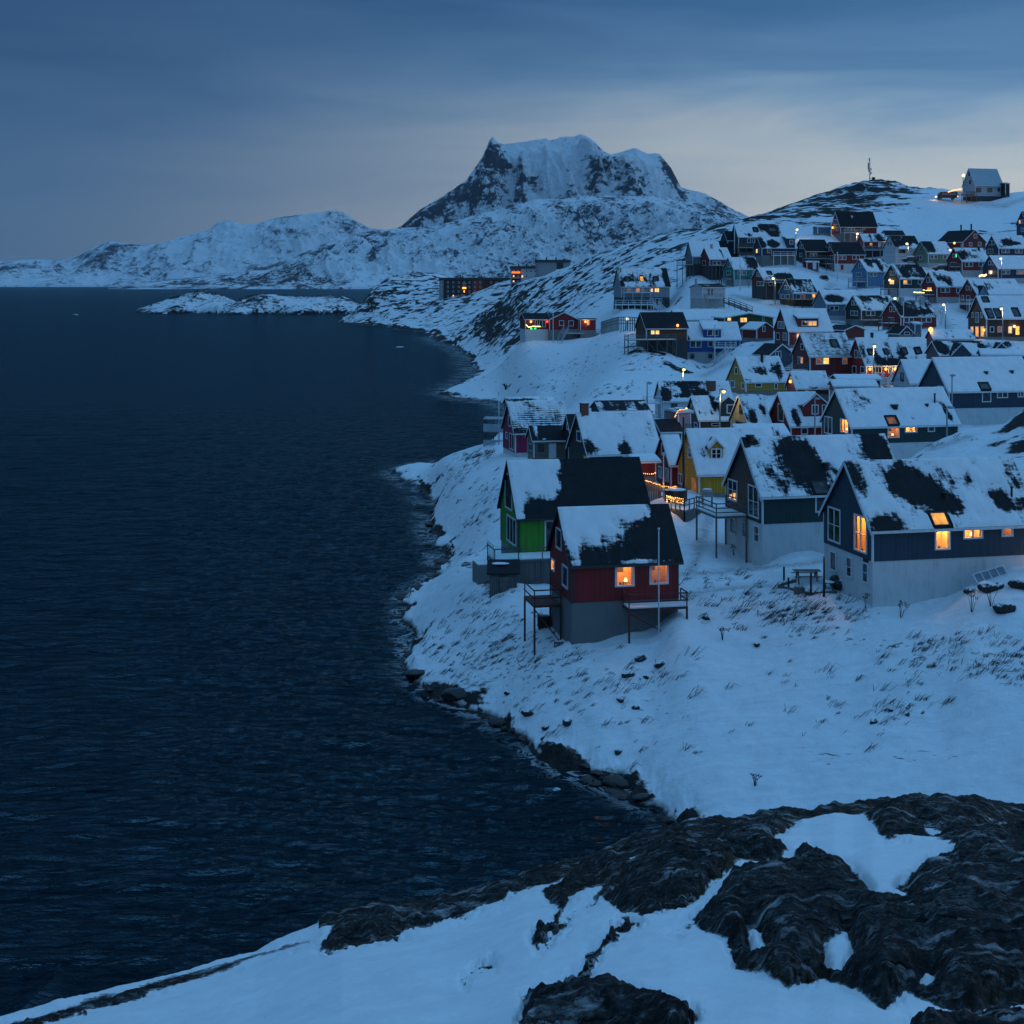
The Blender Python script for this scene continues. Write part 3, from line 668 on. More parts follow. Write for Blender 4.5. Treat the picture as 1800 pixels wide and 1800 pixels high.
hNAVY = H('wooden_house','n',183,1138,1325,1880,100,320,425,530,'long navy house with thick even snow roof, behind the black green house', W=7.8, wall=W_NAVY, base=B_WHITE, snow=1.5,
  wins=[('s',1533,313,1592,385,0,1,1),('s',1628,313,1698,359,0,2,1),('s',1758,313,1799,354,0,2,1),('g',1255,282,1300,318,0,2,1)], sky=[(1512,265,1588,305,0)], chim=[(1560,205,.3,.5,'vent'),(1722,200,.3,.5,'vent')], trimw=.22)
attach_right(hNAVY, 8, .6, 'lower roofed end joined to the long navy house with even snow roof')
h50 = H('wooden_house','n',178,180,325,545,320,540,625,650,'red house with a red gabled dormer on its snowy roof', W=6.8, wall=W_RED, base=B_GREY, snow=1.05, patches=[(.25,.8,.12,.3,1.6)], trimw=.22,
  wins=[('g',244,393,281,506,0,1,1),('s',388,545,432,590,0,1,1)], dormers=[dict(u=(405,562), v=(328,398,482), wins=[(455,400,500,462,0,1,1),(520,400,545,460,0,1,1)], snow=1.1)])
h49 = H('wooden_house','j',180,1385,1625,1900,255,655,760,790,'beige gabled house with bare holes in the snow of its roof', W=6.6, wall=W_BEIGE, base=B_GREY, snow=.78, patches=[(.3,.75,.15,.3,1.3),(.8,.55,.15,.2,1.2)], trimw=.1,
  wins=[('g',1500,383,1541,510,0,1,1,'dark'),('g',1452,608,1567,700,0,1,1,'dark')])
H('low_annex','n',160,-40,2,305,525,597,640,650,'low flat annex with a thick snow roof in front of the beige house', noctrl=True, W=4, wall=W_DGREY, base=B_GREY, snow=1.5, cat='annex', a=8, ov=.4)
h48 = H('wooden_house','j',190,785,972,1420,265,592,740,770,'brown black house with a dark green dormer on its patchy snow roof', W=6.6, wall=W_BROWN, base=B_GREY, snow=.85, patches=[(.55,.3,.1,.35,1.5),(.1,.7,.03,.1,1),(.25,.75,.03,.1,1),(.4,.7,.02,.15,1)], trimw=.16,
  wins=[('g',863,373,902,497,0,1,1),('g',820,598,865,682,0,1,1),('g',903,618,947,690,0,1,1),('s',1130,625,1245,665,0,1,1)], dormers=[dict(u=(1248,1450), v=(268,345,552), wall=W_DGREEN, wins=[(1328,380,1443,502,0,1,1)], snow=.7)])
h47 = H('wooden_house','j',225,388,490,1400,75,340,575,590,'white house with a red brick chimney and a small porch with crossed railings', W=6.6, wall=W_WHITE, base=B_WHITE, snow=.8, patches=[(.06,.7,.08,.4,1.6),(.36,.5,.06,.3,1.5),(.45,.15,.3,.2,.9),(.55,.6,.15,.25,1.3),(.3,.75,.12,.12,1)], trimw=.12,
  wins=[('s',597,372,682,465,0,2,1,'dark')], chim=[(1120,165,1.0,1.3,'brick')], decks=[dict(x=(-2.6,-.1), y=(.2,3), z=2.6, rail=1.0, mat=M_WHITE, name='porch', slats=2)])
H('roof_hut','i',205,1495,1620,2250,255,390,440,470,'low black hut with snow stripes on its roof, behind the brick chimney', noctrl=True, W=6, wall=W_BLACK, base=B_DARK, snow=.62, patches=[(.2,.5,.06,1,.8),(.5,.5,.06,1,.8),(.8,.4,.05,1,.9),(.5,.02,1,.12,1)], cat='hut', trimw=.12)
hP = H('garden_cabin','j',158,655,690,860,440,470,640,700,'small pink grey cabin outlined by orange string lights', noctrl=True, W=3.4, wall=plain('pinkish_boards',(.3,.22,.24)), base=B_GREY, snow=.6, cat='cabin', a=20, ov=.15)
H('low_annex','j',156,440,470,740,575,745,900,930,'low black roofed annex behind the black boarded house', noctrl=True, W=4.5, wall=W_BLACK, base=B_DARK, snow=-.4, patches=[(.5,1,.5,.1,-1)], cat='annex', a=10)

# ---- middle rows
h39 = H('wooden_house','d',240,742,982,1530,800,1142,1262,1272,'ochre house with a chimney pipe and a dark melted band across its snow roof', W=6.6, wall=W_OCHRE, base=B_GREY, snow=1.0, patches=[(.45,.62,.25,.2,1.5),(.85,.6,.15,.35,1.4),(.12,.95,.12,.1,.8)], trimw=.12,
  wins=[('s',1103,1148,1192,1207,0,1,1),('s',1358,1150,1402,1230,0,1,1),('g',838,938,876,1032,0,1,1),('g',900,958,922,1034,0,1,1),('g',783,1113,841,1212,0,1,1),('g',925,1143,975,1228,0,1,1)], chim=[(1195,870,1.5,.5,'pipe')])
h40 = H('wooden_house','e',220,20,152,582,988,1225,1300,1320,'small dark red house with thick snow on its roof and an orange porch lamp', noctrl=True, W=5.6, wall=W_DRED, base=B_GREY, snow=.95, patches=[(.1,.6,.12,.5,.9),(.9,.3,.12,.3,1),(.6,.97,.4,.05,.9)], wins=[('g',68,1065,92,1130,0,1,1)], trimw=.12)
H('low_annex','e',215,612,700,1260,1038,1100,1180,1200,'brown hut with a flat snow roof below the lamp lit red house', noctrl=True, W=4.5, wall=W_BROWN, base=B_GREY, snow=1.5, cat='annex', trimw=.12)
H('low_annex','e',205,585,650,1210,1108,1190,1260,1280,'dark red hut with a thin flat snow roof, in front of the brown hut', noctrl=True, W=4.5, wall=W_DRED, base=B_GREY, snow=1.5, cat='annex', trimw=.12)
h42 = H('wooden_house','e',205,1432,1655,2010,835,1158,1260,1280,'white gabled house with one dark door shaped window, beside the navy gable', noctrl=True, W=6.2, wall=W_WHITE, base=B_WHITE, snow=1.3, wins=[('g',1523,1010,1566,1128,0,1,1,'dark')], trimw=.1)
h32 = H('wooden_house','e',240,822,1068,1912,548,922,1135,1150,'red house with four skylights and three glowing wall lamps by its door', W=8.2, wall=W_RED, base=B_GREY, snow=.95, patches=[(.04,.6,.05,.4,1),(.22,.62,.06,.3,1.1),(.35,.9,.25,.2,1.6),(.42,.5,.07,.3,.9),(.6,.5,.07,.3,.9),(.62,.9,.2,.15,1),(.82,.55,.05,.3,.7)], trimw=.2,
  wins=[('s',1145,930,1277,1022,0,3,1),('s',1363,930,1422,1022,0,2,1),('s',1458,935,1503,1015,0,1,1),('g',918,715,957,822,0,1,1),('g',975,715,1012,822,0,1,1),('g',886,920,941,1027,0,1,1),('g',995,930,1051,1020,0,1,1)],
  sky=[(1095,712,1152,775,0),(1308,707,1367,772,0),(1543,697,1607,767,0),(1718,697,1782,762,0)], chim=[(1145,545,.7,.5,'vent')])
h31 = H('wooden_house','e',245,98,325,900,490,802,1050,1065,'dark red house with a snow striped tile roof and one glowing window', W=7.6, wall=W_DRED, base=B_GREY, roof=M_TILE, snow=.8, rows=17, patches=[(.08,.5,.08,.8,-.7)], trimw=.14,
  wins=[('s',405,810,498,905,2,1,1),('s',498,810,582,905,3,1,1),('s',750,808,822,902,2,1,1),('g',208,630,250,716,0,1,1),('g',170,800,205,897,0,1,1),('g',208,805,240,897,4,1,1)], sky=[(605,583,692,682,0)])
h30 = H('wooden_house','d',262,1610,1292,1085,630,782,960,985,'slate blue gable with white edges and bare dark left slope', W=6.6, ty='B', wall=W_DTEAL, base=B_GREY, snow=-.4, wins=[('g',1370,728,1448,830,0,2,1)], trimw=.2)
h45 = H('low_annex','g',207,1195,1250,2000,1000,1075,1150,1170,'long flat roofed annex under thick snow, right of the two dormer gables', noctrl=True, W=5, wall=W_DTEAL, base=B_GREY, snow=1.5, cat='annex', trimw=.14)
h43 = H('wooden_house','g',228,512,692,1730,895,1078,1190,1210,'slate blue house with two white edged dormer gables on its roof', noctrl=True, W=6.6, wall=W_DTEAL, base=B_GREY, snow=.85, patches=[(.08,.5,.07,.6,1.6),(.4,.05,.25,.1,1.2),(.58,.4,.05,.2,1.2),(.9,.3,.08,.3,1)], trimw=.16,
  dormers=[dict(u=(850,1105), v=(925,1060,1110), snow=.1),dict(u=(1420,1570), v=(915,990,1040), snow=.1)])
h44 = H('wooden_house','g',248,515,612,1140,740,868,975,1000,'dark red house with low snow roof and orange glow at its left gable', noctrl=True, W=6.0, wall=W_DRED, base=B_GREY, snow=1.0, patches=[(.88,.6,.15,.3,.9),(.5,.5,.03,.5,.5)], trimw=.12)
h25 = H('wooden_house','g',275,1062,1305,2050,295,602,840,860,'big brown black house with warm lit lower windows and three long skylights', W=9.5, wall=W_BROWN, base=B_GREY, snow=1.4, trimw=.16,
  wins=[('s',1348,703,1407,782,0,1,1),('s',1448,700,1507,782,2,1,1),('s',1588,700,1642,797,3,1,1),('s',1690,700,1737,812,3,1,1,'door'),('g',1098,700,1137,782,1,1,1),('g',1160,700,1206,842,1,1,1),('g',1230,700,1277,842,1,1,1),('g',1113,515,1137,587,0,1,1),('g',1160,515,1206,652,0,1,2),('g',1228,515,1257,592,0,1,1)],
  sky=[(1240,318,1325,388,0),(1305,480,1402,590,0),(1405,475,1500,585,0),(1640,472,1738,580,0)])
h29 = H('wooden_house','d',275,1362,1545,2120,165,470,645,660,'dark red house with a snow laden shed dormer and amber lights in it', W=7.6, wall=W_DRED, base=B_GREY, snow=1.5, trimw=.1,
  wins=[('g',1403,335,1497,432,0,2,1),('g',1383,485,1432,582,0,1,1),('g',1473,485,1527,588,0,1,1),('s:e',150,495,207,572,1,1,1)],
  dormers=[dict(c='e', u=(170,440), v=(240,288,420), kind='shed', wins=[(217,328,300,398,0,1,1),(302,328,420,398,1,2,1)])], chim=[(2085,190,.2,.5,'vent')])
h35 = H('wooden_house','d',300,92,186,912,340,582,740,912,'bright blue house with snowy shed dormer and white railed porch', W=7.6, wall=W_BLUE, base=B_LGREY, snow=1.25, patches=[(.05,.9,.06,.25,1.6),(.12,.97,.1,.08,1)], trimw=.12,
  wins=[('s',245,592,322,682,0,1,1),('s',322,592,398,682,0,1,1),('s',480,592,552,672,0,1,1),('s',552,592,628,672,0,1,1),('s',715,588,777,690,0,1,1),('s',790,588,857,662,0,1,1),('s',255,765,305,826,0,1,1,'dark'),('s',488,765,540,822,0,1,1,'dark'),('g',118,440,152,522,0,1,1),('g',105,588,136,692,0,1,1),('g',144,588,166,692,0,1,1)],
  dormers=[dict(u=(425,655), v=(340,435,560), kind='shed', wins=[(472,445,545,527,0,1,1),(547,445,622,527,0,1,1)])],
  decks=[dict(x=(5.6,10.2), y=(-1.5,0), z=3.55, rail=1.1, mat=M_WHITE, slats=3, depth=4)])
h36 = H('wooden_house','d',318,-20,62,720,178,318,420,450,'grey house hidden behind the bright blue house, its wide roof evenly snowed', noctrl=True, W=7, wall=W_GREY, base=B_GREY, snow=1.1, trimw=.12)
h38 = H('garden_hut','d',285,1350,1125,1075,345,440,560,572,'little red gabled hut below the green lit house', W=4.0, ty='B', wall=W_DRED, base=B_GREY, snow=1.1, wins=[('g',1198,398,1238,472,0,1,1)], cat='hut', a=65, L=5, trimw=.16)
h34 = H('garden_shed','e',285,1708,1510,1490,395,500,512,520,'small grey gabled shed in front of the red house with two brick chimneys', noctrl=True, W=3.0, ty='B', wall=W_DTEAL, base=B_GREY, snow=.2, wins=[('g',1570,475,1642,515,0,1,1)], cat='shed', a=70, L=4, trimw=.14)
h34b = H('storage_box','e',288,1695,1708,1800,345,365,480,490,'light blue storage container beside the red house with two brick chimneys', noctrl=True, W=2.4, wall=W_TBLUE, base=B_GREY, snow=.8, cat='container', a=10, ov=.05)
h33 = H('wooden_house','e',292,965,785,655,385,450,560,580,'red cottage gable just above the striped tile roof, dark bare left slope', noctrl=True, W=5.5, ty='B', wall=W_DRED, base=B_GREY, snow=-.3, trimw=.18, a=58, L=5)
h37 = H('wooden_house','d',305,1290,700,640,222,285,375,560,'dark green low gabled house with two brightly lit yellow windows', W=10.5, ty='B', wall=planks('moss_green_boards',(.02,.06,.015)), base=B_DARK, snow=1.3, a=82, L=8, trimw=.2, ov=.5,
  wins=[('g',735,283,792,332,3,1,1),('g',905,285,1000,352,3,2,1),('g',1200,272,1225,335,0,1,1),('g',965,415,1012,472,0,1,1)], decks=())
h27 = H('wooden_house','e',315,1278,1525,2000,60,275,415,430,'red house with two brick chimneys on its half bare roof', W=6.4, wall=W_RED, base=B_GREY, snow=.68, patches=[(.1,.4,.12,.5,1.2),(.3,.75,.25,.25,1.2),(.75,.7,.15,.15,1.1)], trimw=.13,
  wins=[('s:g',220,585,282,655,0,1,1),('s:g',284,585,347,655,0,1,1),('s:g',445,585,510,652,0,1,1),('s:g',512,585,577,652,0,1,1),('g',1365,283,1440,355,0,2,1),('g',1378,135,1410,212,0,1,1),('g',1425,135,1455,212,0,1,1)],
  chim=[(1535,105,1.3,.8,'grey'),(1800,95,1.3,.9,'grey')], sky=[(300,415,365,480,0,'g')])
h26 = H('wooden_house','e',330,793,1005,1480,-5,187,312,402,'dark log house on stone footing with patchy snow on a black roof', W=6.6, wall=W_LOG, base=B_GREY, snow=.5, patches=[(.5,.75,.12,.3,-1),(.06,.5,.06,.5,-1),(.4,.2,.4,.3,.6)], trimw=.13,
  wins=[('s',1065,195,1128,262,0,1,1),('s',1128,195,1187,262,0,1,1),('s',1275,195,1335,260,0,1,1),('g',863,195,962,262,0,2,1),('g',878,60,908,126,0,1,1),('g',918,60,948,126,0,1,1)])
h28 = H('wooden_house','e',338,372,545,1010,-80,108,262,312,'pale grey blue house with a dark bare patch on its snow roof', W=6.6, wall=W_GBLUE, base=B_LGREY, snow=.92, patches=[(.3,.6,.25,.3,1.8)], trimw=.11, wins=[('s',588,132,645,192,0,1,1),('s',647,132,706,192,0,1,1),('s',805,130,840,190,0,1,1)])
h24 = H('wooden_house','c',335,950,1182,1790,975,1182,1365,1400,'dark red house with paired gable windows behind the big brown house', W=6.6, wall=W_DRED, base=B_DARK, snow=.95, patches=[(.35,.5,.12,.3,1.2),(.08,.4,.05,.4,.7),(.55,.25,.15,.1,.8)], trimw=.13,
  wins=[('g',1035,1065,1068,1128,0,1,1),('g',1083,1065,1113,1128,0,1,1),('g',1040,1195,1093,1262,0,1,1),('g',1065,1005,1086,1037,0,1,1),('g',980,1190,1008,1260,0,1,1)], decks=[])
h23 = H('wooden_house','c',345,450,650,1045,880,1078,1215,1272,'red house with a string of yellow lights along its left terrace', W=6.6, wall=W_RED, base=B_LGREY, snow=.85, patches=[(.25,.35,.15,.4,1.3),(.5,.6,.14,.35,1.4)], trimw=.14,
  wins=[('s',700,1090,760,1157,0,1,1),('s',762,1090,822,1157,0,1,1),('s',905,1090,952,1162,0,1,1),('s',962,1090,1012,1147,0,1,1),('g',518,955,552,1027,0,1,1),('g',560,955,594,1027,0,1,1),('g',525,1085,585,1140,1,2,1)],
  decks=[dict(x=(-3.4,-.1), y=(.5,3.5), z=1.5, rail=.9, slats=2, depth=5)])
h9 = H('wooden_house','a',350,1430,1605,1915,980,1165,1240,1330,'teal blue house with an amber heart shaped lamp window, above a brown fence', W=6.4, wall=W_TBLUE, base=W_TIMBER, snow=.25, patches=[(.1,.5,.06,.6,-.9),(.5,1,.6,.06,-1.2)], trimw=.13,
  wins=[('s',1645,1178,1703,1243,0,1,1),('s',1705,1178,1768,1243,2,1,1),('s:b',355,1175,397,1232,4,1,1),('g',1490,1060,1517,1118,0,1,1),('g',1527,1060,1556,1118,0,1,1),('g',1512,1180,1562,1245,0,1,1),('g',1455,1180,1495,1242,0,1,1)])
h7 = H('wooden_house','a',360,1060,1220,1610,830,985,1070,1235,'dark red house on posts with thick snow over a ragged bare eave', W=6.4, wall=W_DRED, base=B_DARK, snow=.95, patches=[(.55,.75,.3,.3,1.5),(.15,.9,.15,.2,1),(.9,.7,.15,.35,1.5)], trimw=.12,
  wins=[('s',1283,1013,1330,1067,0,1,1),('s',1332,1013,1382,1067,0,1,1),('g',1128,1010,1215,1070,0,2,1),('g',1123,888,1150,948,0,1,1),('g',1157,888,1184,948,0,1,1)], sky=[(1265,880,1318,922,0)], decks=[dict(x=(-.3,7.6), y=(-1.8,-.05), z=3.9, rail=1.0, slats=2, depth=6)])
h16 = H('wooden_house','b',355,1300,1510,1880,785,975,1100,1182,'dark green house with a glowing gable lamp and an amber side window', W=6.6, wall=W_DGREEN, base=B_WHITE, snow=.3, patches=[(.08,.4,.07,.6,-1.1),(.5,1,.6,.1,-1)], trimw=.12,
  wins=[('s',1555,988,1610,1052,1,1,1),('s',1612,988,1667,1052,0,1,1),('s',1748,988,1800,1050,0,1,1),('s',1800,988,1850,1050,0,1,1),('g',1385,870,1412,930,0,1,1),('g',1425,870,1455,930,0,1,1),('g',1382,990,1440,1050,3,2,1)], chim=[(1735,800,.6,.5,'vent')])
h8 = H('flat_hut','a',345,268,412,712,1040,1085,1235,1345,'white shed house with a shallow dark roof and a little railed balcony', W=5.6, wall=W_WHITE, base=B_LGREY, snow=-.1, patches=[(.3,.4,.25,.3,-1.3)], cat='shed house', a=24, trimw=.12,
  wins=[('s',473,1100,512,1205,0,1,2),('s',516,1100,556,1205,0,1,2)], chim=[(325,1060,1.4,.4,'grey')], decks=[dict(x=(.4,5.0), y=(-1.5,-.05), z=2.0, rail=1.1, slats=3, depth=4, mat=M_GREYTRIM)])
# ---- upper rows
h15 = H('wooden_house','b',375,885,1082,1385,710,880,1075,1085,'light blue house with snow edged dark streaks on its roof', W=6.6, wall=W_LBLUE, base=B_LGREY, snow=.72, patches=[(.3,.4,.15,.4,1.2),(.65,.5,.12,.4,1.2),(.5,.2,.4,.15,.7)], trimw=.12,
  wins=[('s',1113,893,1162,946,0,1,1),('s',1164,893,1212,946,0,1,1),('s',1313,893,1360,940,0,1,1),('g',970,778,996,832,0,1,1),('g',1004,778,1030,832,0,1,1),('g',938,893,1007,947,0,2,1)], decks=[dict(x=(-3.0,-.1), y=(.3,4), z=1.4, rail=.9, mat=M_GREYTRIM, depth=4)])
h6 = H('wooden_house','a',380,690,825,1165,690,850,983,1062,'teal green house with paired white side windows on a pale foundation', W=6.6, wall=W_TEAL, base=B_LGREY, snow=.9, patches=[(.75,.5,.25,.7,2.0)], trimw=.1,
  wins=[('s',875,868,932,930,0,1,1),('s',934,868,990,930,0,1,1),('s',1072,868,1122,932,0,1,1),('g',728,868,782,927,0,2,1),('g',748,748,773,818,0,1,1),('g',777,748,802,818,0,1,1)])
h4 = H('wooden_house','a',390,378,508,790,560,718,800,985,'dark red stilt house with a white snow roof and a tangle of posts below', W=6.4, wall=W_DRED, base=B_DARK, snow=1.0, patches=[(.65,.6,.05,.6,1.2)], trimw=.12,
  wins=[('s',545,740,597,795,0,1,1),('s',600,740,653,795,0,1,1),('g',412,735,455,800,0,1,1)], decks=[dict(x=(-.4,5.2), y=(-2.2,-.05), z=3.7, rail=1.0, slats=2, depth=7, brace=True, npost=6)], chim=[(530,575,1.0,.5,'grey')])
h3 = H('wooden_house','a',395,188,282,440,480,682,780,900,'grey stilt house at the left end of the upper row, roof fully snowed', W=6.4, wall=W_GREY, base=W_DGREY, snow=1.2, trimw=.1, L=8, decks=[dict(x=(-3.2,-.1), y=(-1.2,4), z=2.2, rail=1.1, depth=7, brace=True, npost=4)])
h5 = H('wooden_house','a',405,560,640,870,475,690,800,850,'black roofed house between the snowy stilt houses and the dark blue porch house', noctrl=True, W=6.4, wall=W_BLACK, base=B_DARK, snow=-.4, trimw=.1)
h2 = H('wooden_house','a',392,1090,1192,1650,422,568,665,765,'dark blue house with white porch rails and a bare oval on its roof', W=6.6, wall=W_DBLUE, base=B_GREY, snow=.8, patches=[(.06,.5,.09,1,1.6),(.38,.6,.15,.35,1.8)], trimw=.12,
  wins=[('s',1262,578,1322,637,0,1,1),('g',1118,580,1140,640,3,1,1),('g',1150,575,1168,640,0,1,1)], dormers=[dict(u=(1520,1630), v=(405,440,570), kind='shed', wins=[(1555,463,1607,522,0,1,1)])],
  decks=[dict(x=(2.6,8.6), y=(-1.8,-.05), z=2.0, rail=1.0, mat=M_WHITE, slats=2, depth=4)])
h1 = H('wooden_house','a',405,790,885,1450,250,425,620,640,'large grey house with half its roof bare around a wide skylight', W=7, wall=W_DGREY, base=B_GREY, snow=.95, patches=[(.25,.85,.12,.15,1),(.62,.3,.12,.4,1.4),(.85,.5,.18,.6,1.5)], trimw=.12,
  sky=[(1085,310,1135,357,0),(1270,305,1390,350,0)], wins=[('s',1000,440,1050,500,0,1,1),('s',1070,440,1100,500,0,1,1)], decks=[dict(x=(-.5,7.5), y=(-2.2,-.05), z=1.5, rail=1.1, slats=3, depth=6)])
h1b = H('wooden_house','a',408,658,740,895,345,470,545,560,'small dark gabled wing at the left of the large grey house', noctrl=True, W=5.5, wall=W_DGREY, base=B_GREY, snow=-.2, trimw=.12)
h11 = H('wooden_house','b',400,122,272,590,455,612,700,770,'black green house with bare dark roof, left of the bright red house', W=6.6, wall=W_BLACK, base=B_DARK, snow=-.3, patches=[(.3,1,.1,.08,-1)], trimw=.1,
  wins=[('s',325,633,372,687,0,1,1),('s',374,633,422,687,0,1,1),('g',188,525,210,580,0,1,1),('g',218,525,240,580,0,1,1),('g',188,635,228,690,0,1,1)], decks=[dict(x=(-1,7), y=(-1.8,-.05), z=1.2, rail=.9, depth=4)])
h12 = H('wooden_house','b',398,502,652,1052,490,655,775,885,'bright red house with white foundation, red cellar doors and a bare black roof', W=6.6, wall=W_RED, base=B_WHITE, snow=-.2, patches=[(.04,.25,.08,.4,-1.3),(.72,.45,.07,.15,-.9)], trimw=.13,
  wins=[('s',700,670,752,727,0,1,1),('s',754,670,807,727,0,1,1),('s',885,670,934,722,0,1,1),('s',936,670,983,722,0,1,1),('g',553,665,598,727,0,2,1),('g',600,665,645,727,0,2,1),('g',550,553,577,612,0,1,1),('g',583,553,608,612,0,1,1),('s',735,790,768,858,W_RED,1,1,'door'),('s',910,788,945,850,W_RED,1,1,'door')])
h13 = H('wooden_house','b',418,958,1037,1330,380,482,560,690,'red house with a white post veranda, lit window and snow patched roof', W=6.4, wall=W_RED, base=B_DARK, snow=.75, patches=[(.75,.5,.2,.6,1.3),(.4,.3,.05,.4,.7)], trimw=.13,
  wins=[('s',1113,500,1152,540,4,1,1),('s',1227,495,1260,560,0,1,1,'door'),('s',1270,495,1295,540,0,1,1)], decks=[dict(x=(-.3,6.4), y=(-2,-.05), z=2.0, rail=1.0, mat=M_GREYTRIM, slats=2, depth=4)])
h13b = H('wooden_house','b',440,1262,1330,1575,338,402,470,480,'low black house with a bare roof on the snow slope, behind the white house', noctrl=True, W=6, wall=W_BLACK, base=B_DARK, snow=.0, trimw=.12)
h14 = H('wooden_house','b',402,1292,1460,1785,405,577,758,765,'white house with a dark roof above snow fringed eaves, third in the upper row', W=7.2, wall=W_WHITE, base=B_WHITE, snow=.1, patches=[(.35,.92,.35,.18,-1.6),(.8,.8,.2,.3,-1.3),(.3,.3,.1,.1,-.6)], trimw=.08,
  wins=[('s',1498,590,1540,637,0,1,1,'dark'),('s',1544,590,1587,637,0,1,1,'dark'),('g',1350,490,1370,535,0,1,1,'grey'),('g',1385,490,1405,535,0,1,1,'grey')])
h17 = H('wooden_house','c',396,345,538,855,480,645,765,832,'sage green gabled house with a grey side wall ending in a yellow panel', W=7.2, wall=W_SAGE, base=B_LGREY, snow=.5, patches=[(.2,.4,.2,.5,.8),(.7,.25,.25,.4,-1),(.4,.98,.5,.08,-1)], trimw=.1,
  wins=[('s',560,662,610,716,0,1,1),('s',612,662,662,716,0,1,1),('s',733,660,785,715,0,1,1),('s',787,660,840,715,0,1,1),('g',385,670,457,722,0,2,1),('g',430,540,460,610,0,1,1,'grey')])
h18 = H('wooden_house','c',410,1312,995,800,330,490,562,580,'dark red house with two flue pipes on a bare black roof', W=9.0, ty='B', wall=W_DRED, base=B_GREY, snow=-.4, trimw=.14, a=60, L=9.5,
  wins=[('g',1073,495,1117,547,0,1,1),('g',1190,490,1237,547,0,1,1),('g',1133,383,1182,442,0,1,1)], chim=[(970,345,1.6,.45,'pipe'),(1105,335,1.6,.45,'pipe')])
h19 = H('wooden_house','c',375,782,982,1345,565,745,862,932,'red house with a green glowing gable window', W=6.6, wall=W_RED, base=B_LGREY, snow=.8, patches=[(.25,.5,.22,.35,1.5),(.65,.2,.1,.1,.9)], trimw=.13,
  wins=[('s',1020,755,1072,817,0,1,1),('s',1074,755,1127,817,0,1,1),('s',1200,755,1252,812,0,1,1),('s',1254,755,1307,812,0,1,1),('g',833,755,907,817,0,2,1),('g',858,645,885,700,0,1,1),('g',897,645,917,695,emit('green_window',(.05,1,.25),1.6),1,1)], chim=[(1205,600,.6,.5,'vent'),(975,560,.8,.4,'grey')], decks=[dict(x=(-1.6,-.1), y=(.3,3.4), z=2.2, rail=.9, depth=4)])
h20 = H('wooden_house','c',400,1297,1467,1850,400,572,690,720,'dark blue house with one bare dark island in its snow roof', W=6.8, wall=W_DBLUE, base=B_GREY, snow=.9, patches=[(.45,.55,.22,.3,1.8),(.7,.65,.15,.15,1)], trimw=.12,
  wins=[('s',1503,580,1555,637,0,1,1),('s',1557,580,1607,637,0,1,1),('s',1680,580,1730,640,0,1,1),('s',1732,580,1782,640,0,1,1),('g',1338,468,1372,532,0,1,1),('g',1378,468,1412,532,0,1,1),('g',1325,580,1395,642,0,2,1)])
h21 = H('wooden_house','c',365,1250,1457,1920,665,842,965,1020,'dark blue house with a fully white roof and a porch lamp on its gable', W=7, wall=W_DBLUE, base=B_LGREY, snow=1.25, patches=[(.15,.5,.08,.2,.9),(.3,.55,.05,.2,.9),(.12,.05,.04,.1,1)], trimw=.12,
  wins=[('s',1500,862,1557,917,0,1,1),('s',1559,862,1615,917,0,1,1),('s',1700,862,1800,918,2,4,1),('g',1330,740,1360,797,0,1,1),('g',1375,740,1405,797,0,1,1),('g',1335,862,1385,915,1,1,1)])
h22 = H('wooden_house','c',430,1702,1850,2150,85,255,400,410,'tall dark blue gable cut by the right picture edge, high on the snow slope', W=7, wall=W_DBLUE, base=B_GREY, snow=.6, trimw=.12, wins=[('g',1733,198,1757,252,1,1,1),('g',1765,192,1790,247,0,1,1),('g',1760,303,1798,357,0,1,1)])
h10 = H('wooden_house','b',430,612,730,1212,90,292,375,465,'dark red house topmost of the town, bare black roof divided by a white strip', W=7.4, wall=W_DRED, base=B_GREY, snow=-.25, patches=[(.3,.3,.16,.25,-1.1),(.55,.5,.015,1,-2)], trimw=.26,
  wins=[('s',785,300,825,342,0,1,1),('s',828,300,875,342,0,1,1),('s',880,300,920,342,0,1,1),('g',642,190,690,265,0,1,1),('g',680,300,705,345,0,1,1),('s',1015,305,1060,330,0,2,1)], decks=[dict(x=(.4,6), y=(-2.2,-.05), z=2.1, rail=1.0, mat=M_GREYTRIM, depth=4)])
h10b = H('storage_box','b',432,390,430,605,278,287,372,380,'blue grey container beside the topmost dark red house', W=2.6, wall=W_TBLUE, base=B_GREY, snow=.9, cat='container', a=20, ov=.03)
h59 = H('wooden_house','l',520,1378,1465,1655,140,258,330,362,'white house alone on the hilltop, standing on posts', W=8, wall=planks('pale_boards',(.42,.45,.47),.2,True), base=W_DGREY, roof=M_PALEROOF, snow=-4, patches=[(.5,.05,.3,.12,-.6)], trimw=.1, grp=None,
  wins=[('s',1470,275,1505,306,0,2,1,'dark'),('s',1548,275,1582,306,0,2,1,'dark'),('s',1620,275,1634,300,0,1,1,'dark'),('g',1418,165,1428,195,0,1,1,'dark'),('g',1424,222,1436,250,0,1,1,'dark')], decks=[dict(x=(-6,-.1), y=(-1,5), z=2.2, rail=1.0, depth=4)])
h59b = H('storage_box','l',520,1662,1672,1702,238,244,318,325,'dark shed at the right of the white hilltop house', W=4, wall=W_BLACK, base=B_DARK, snow=.2, cat='shed', a=15, ov=.1)
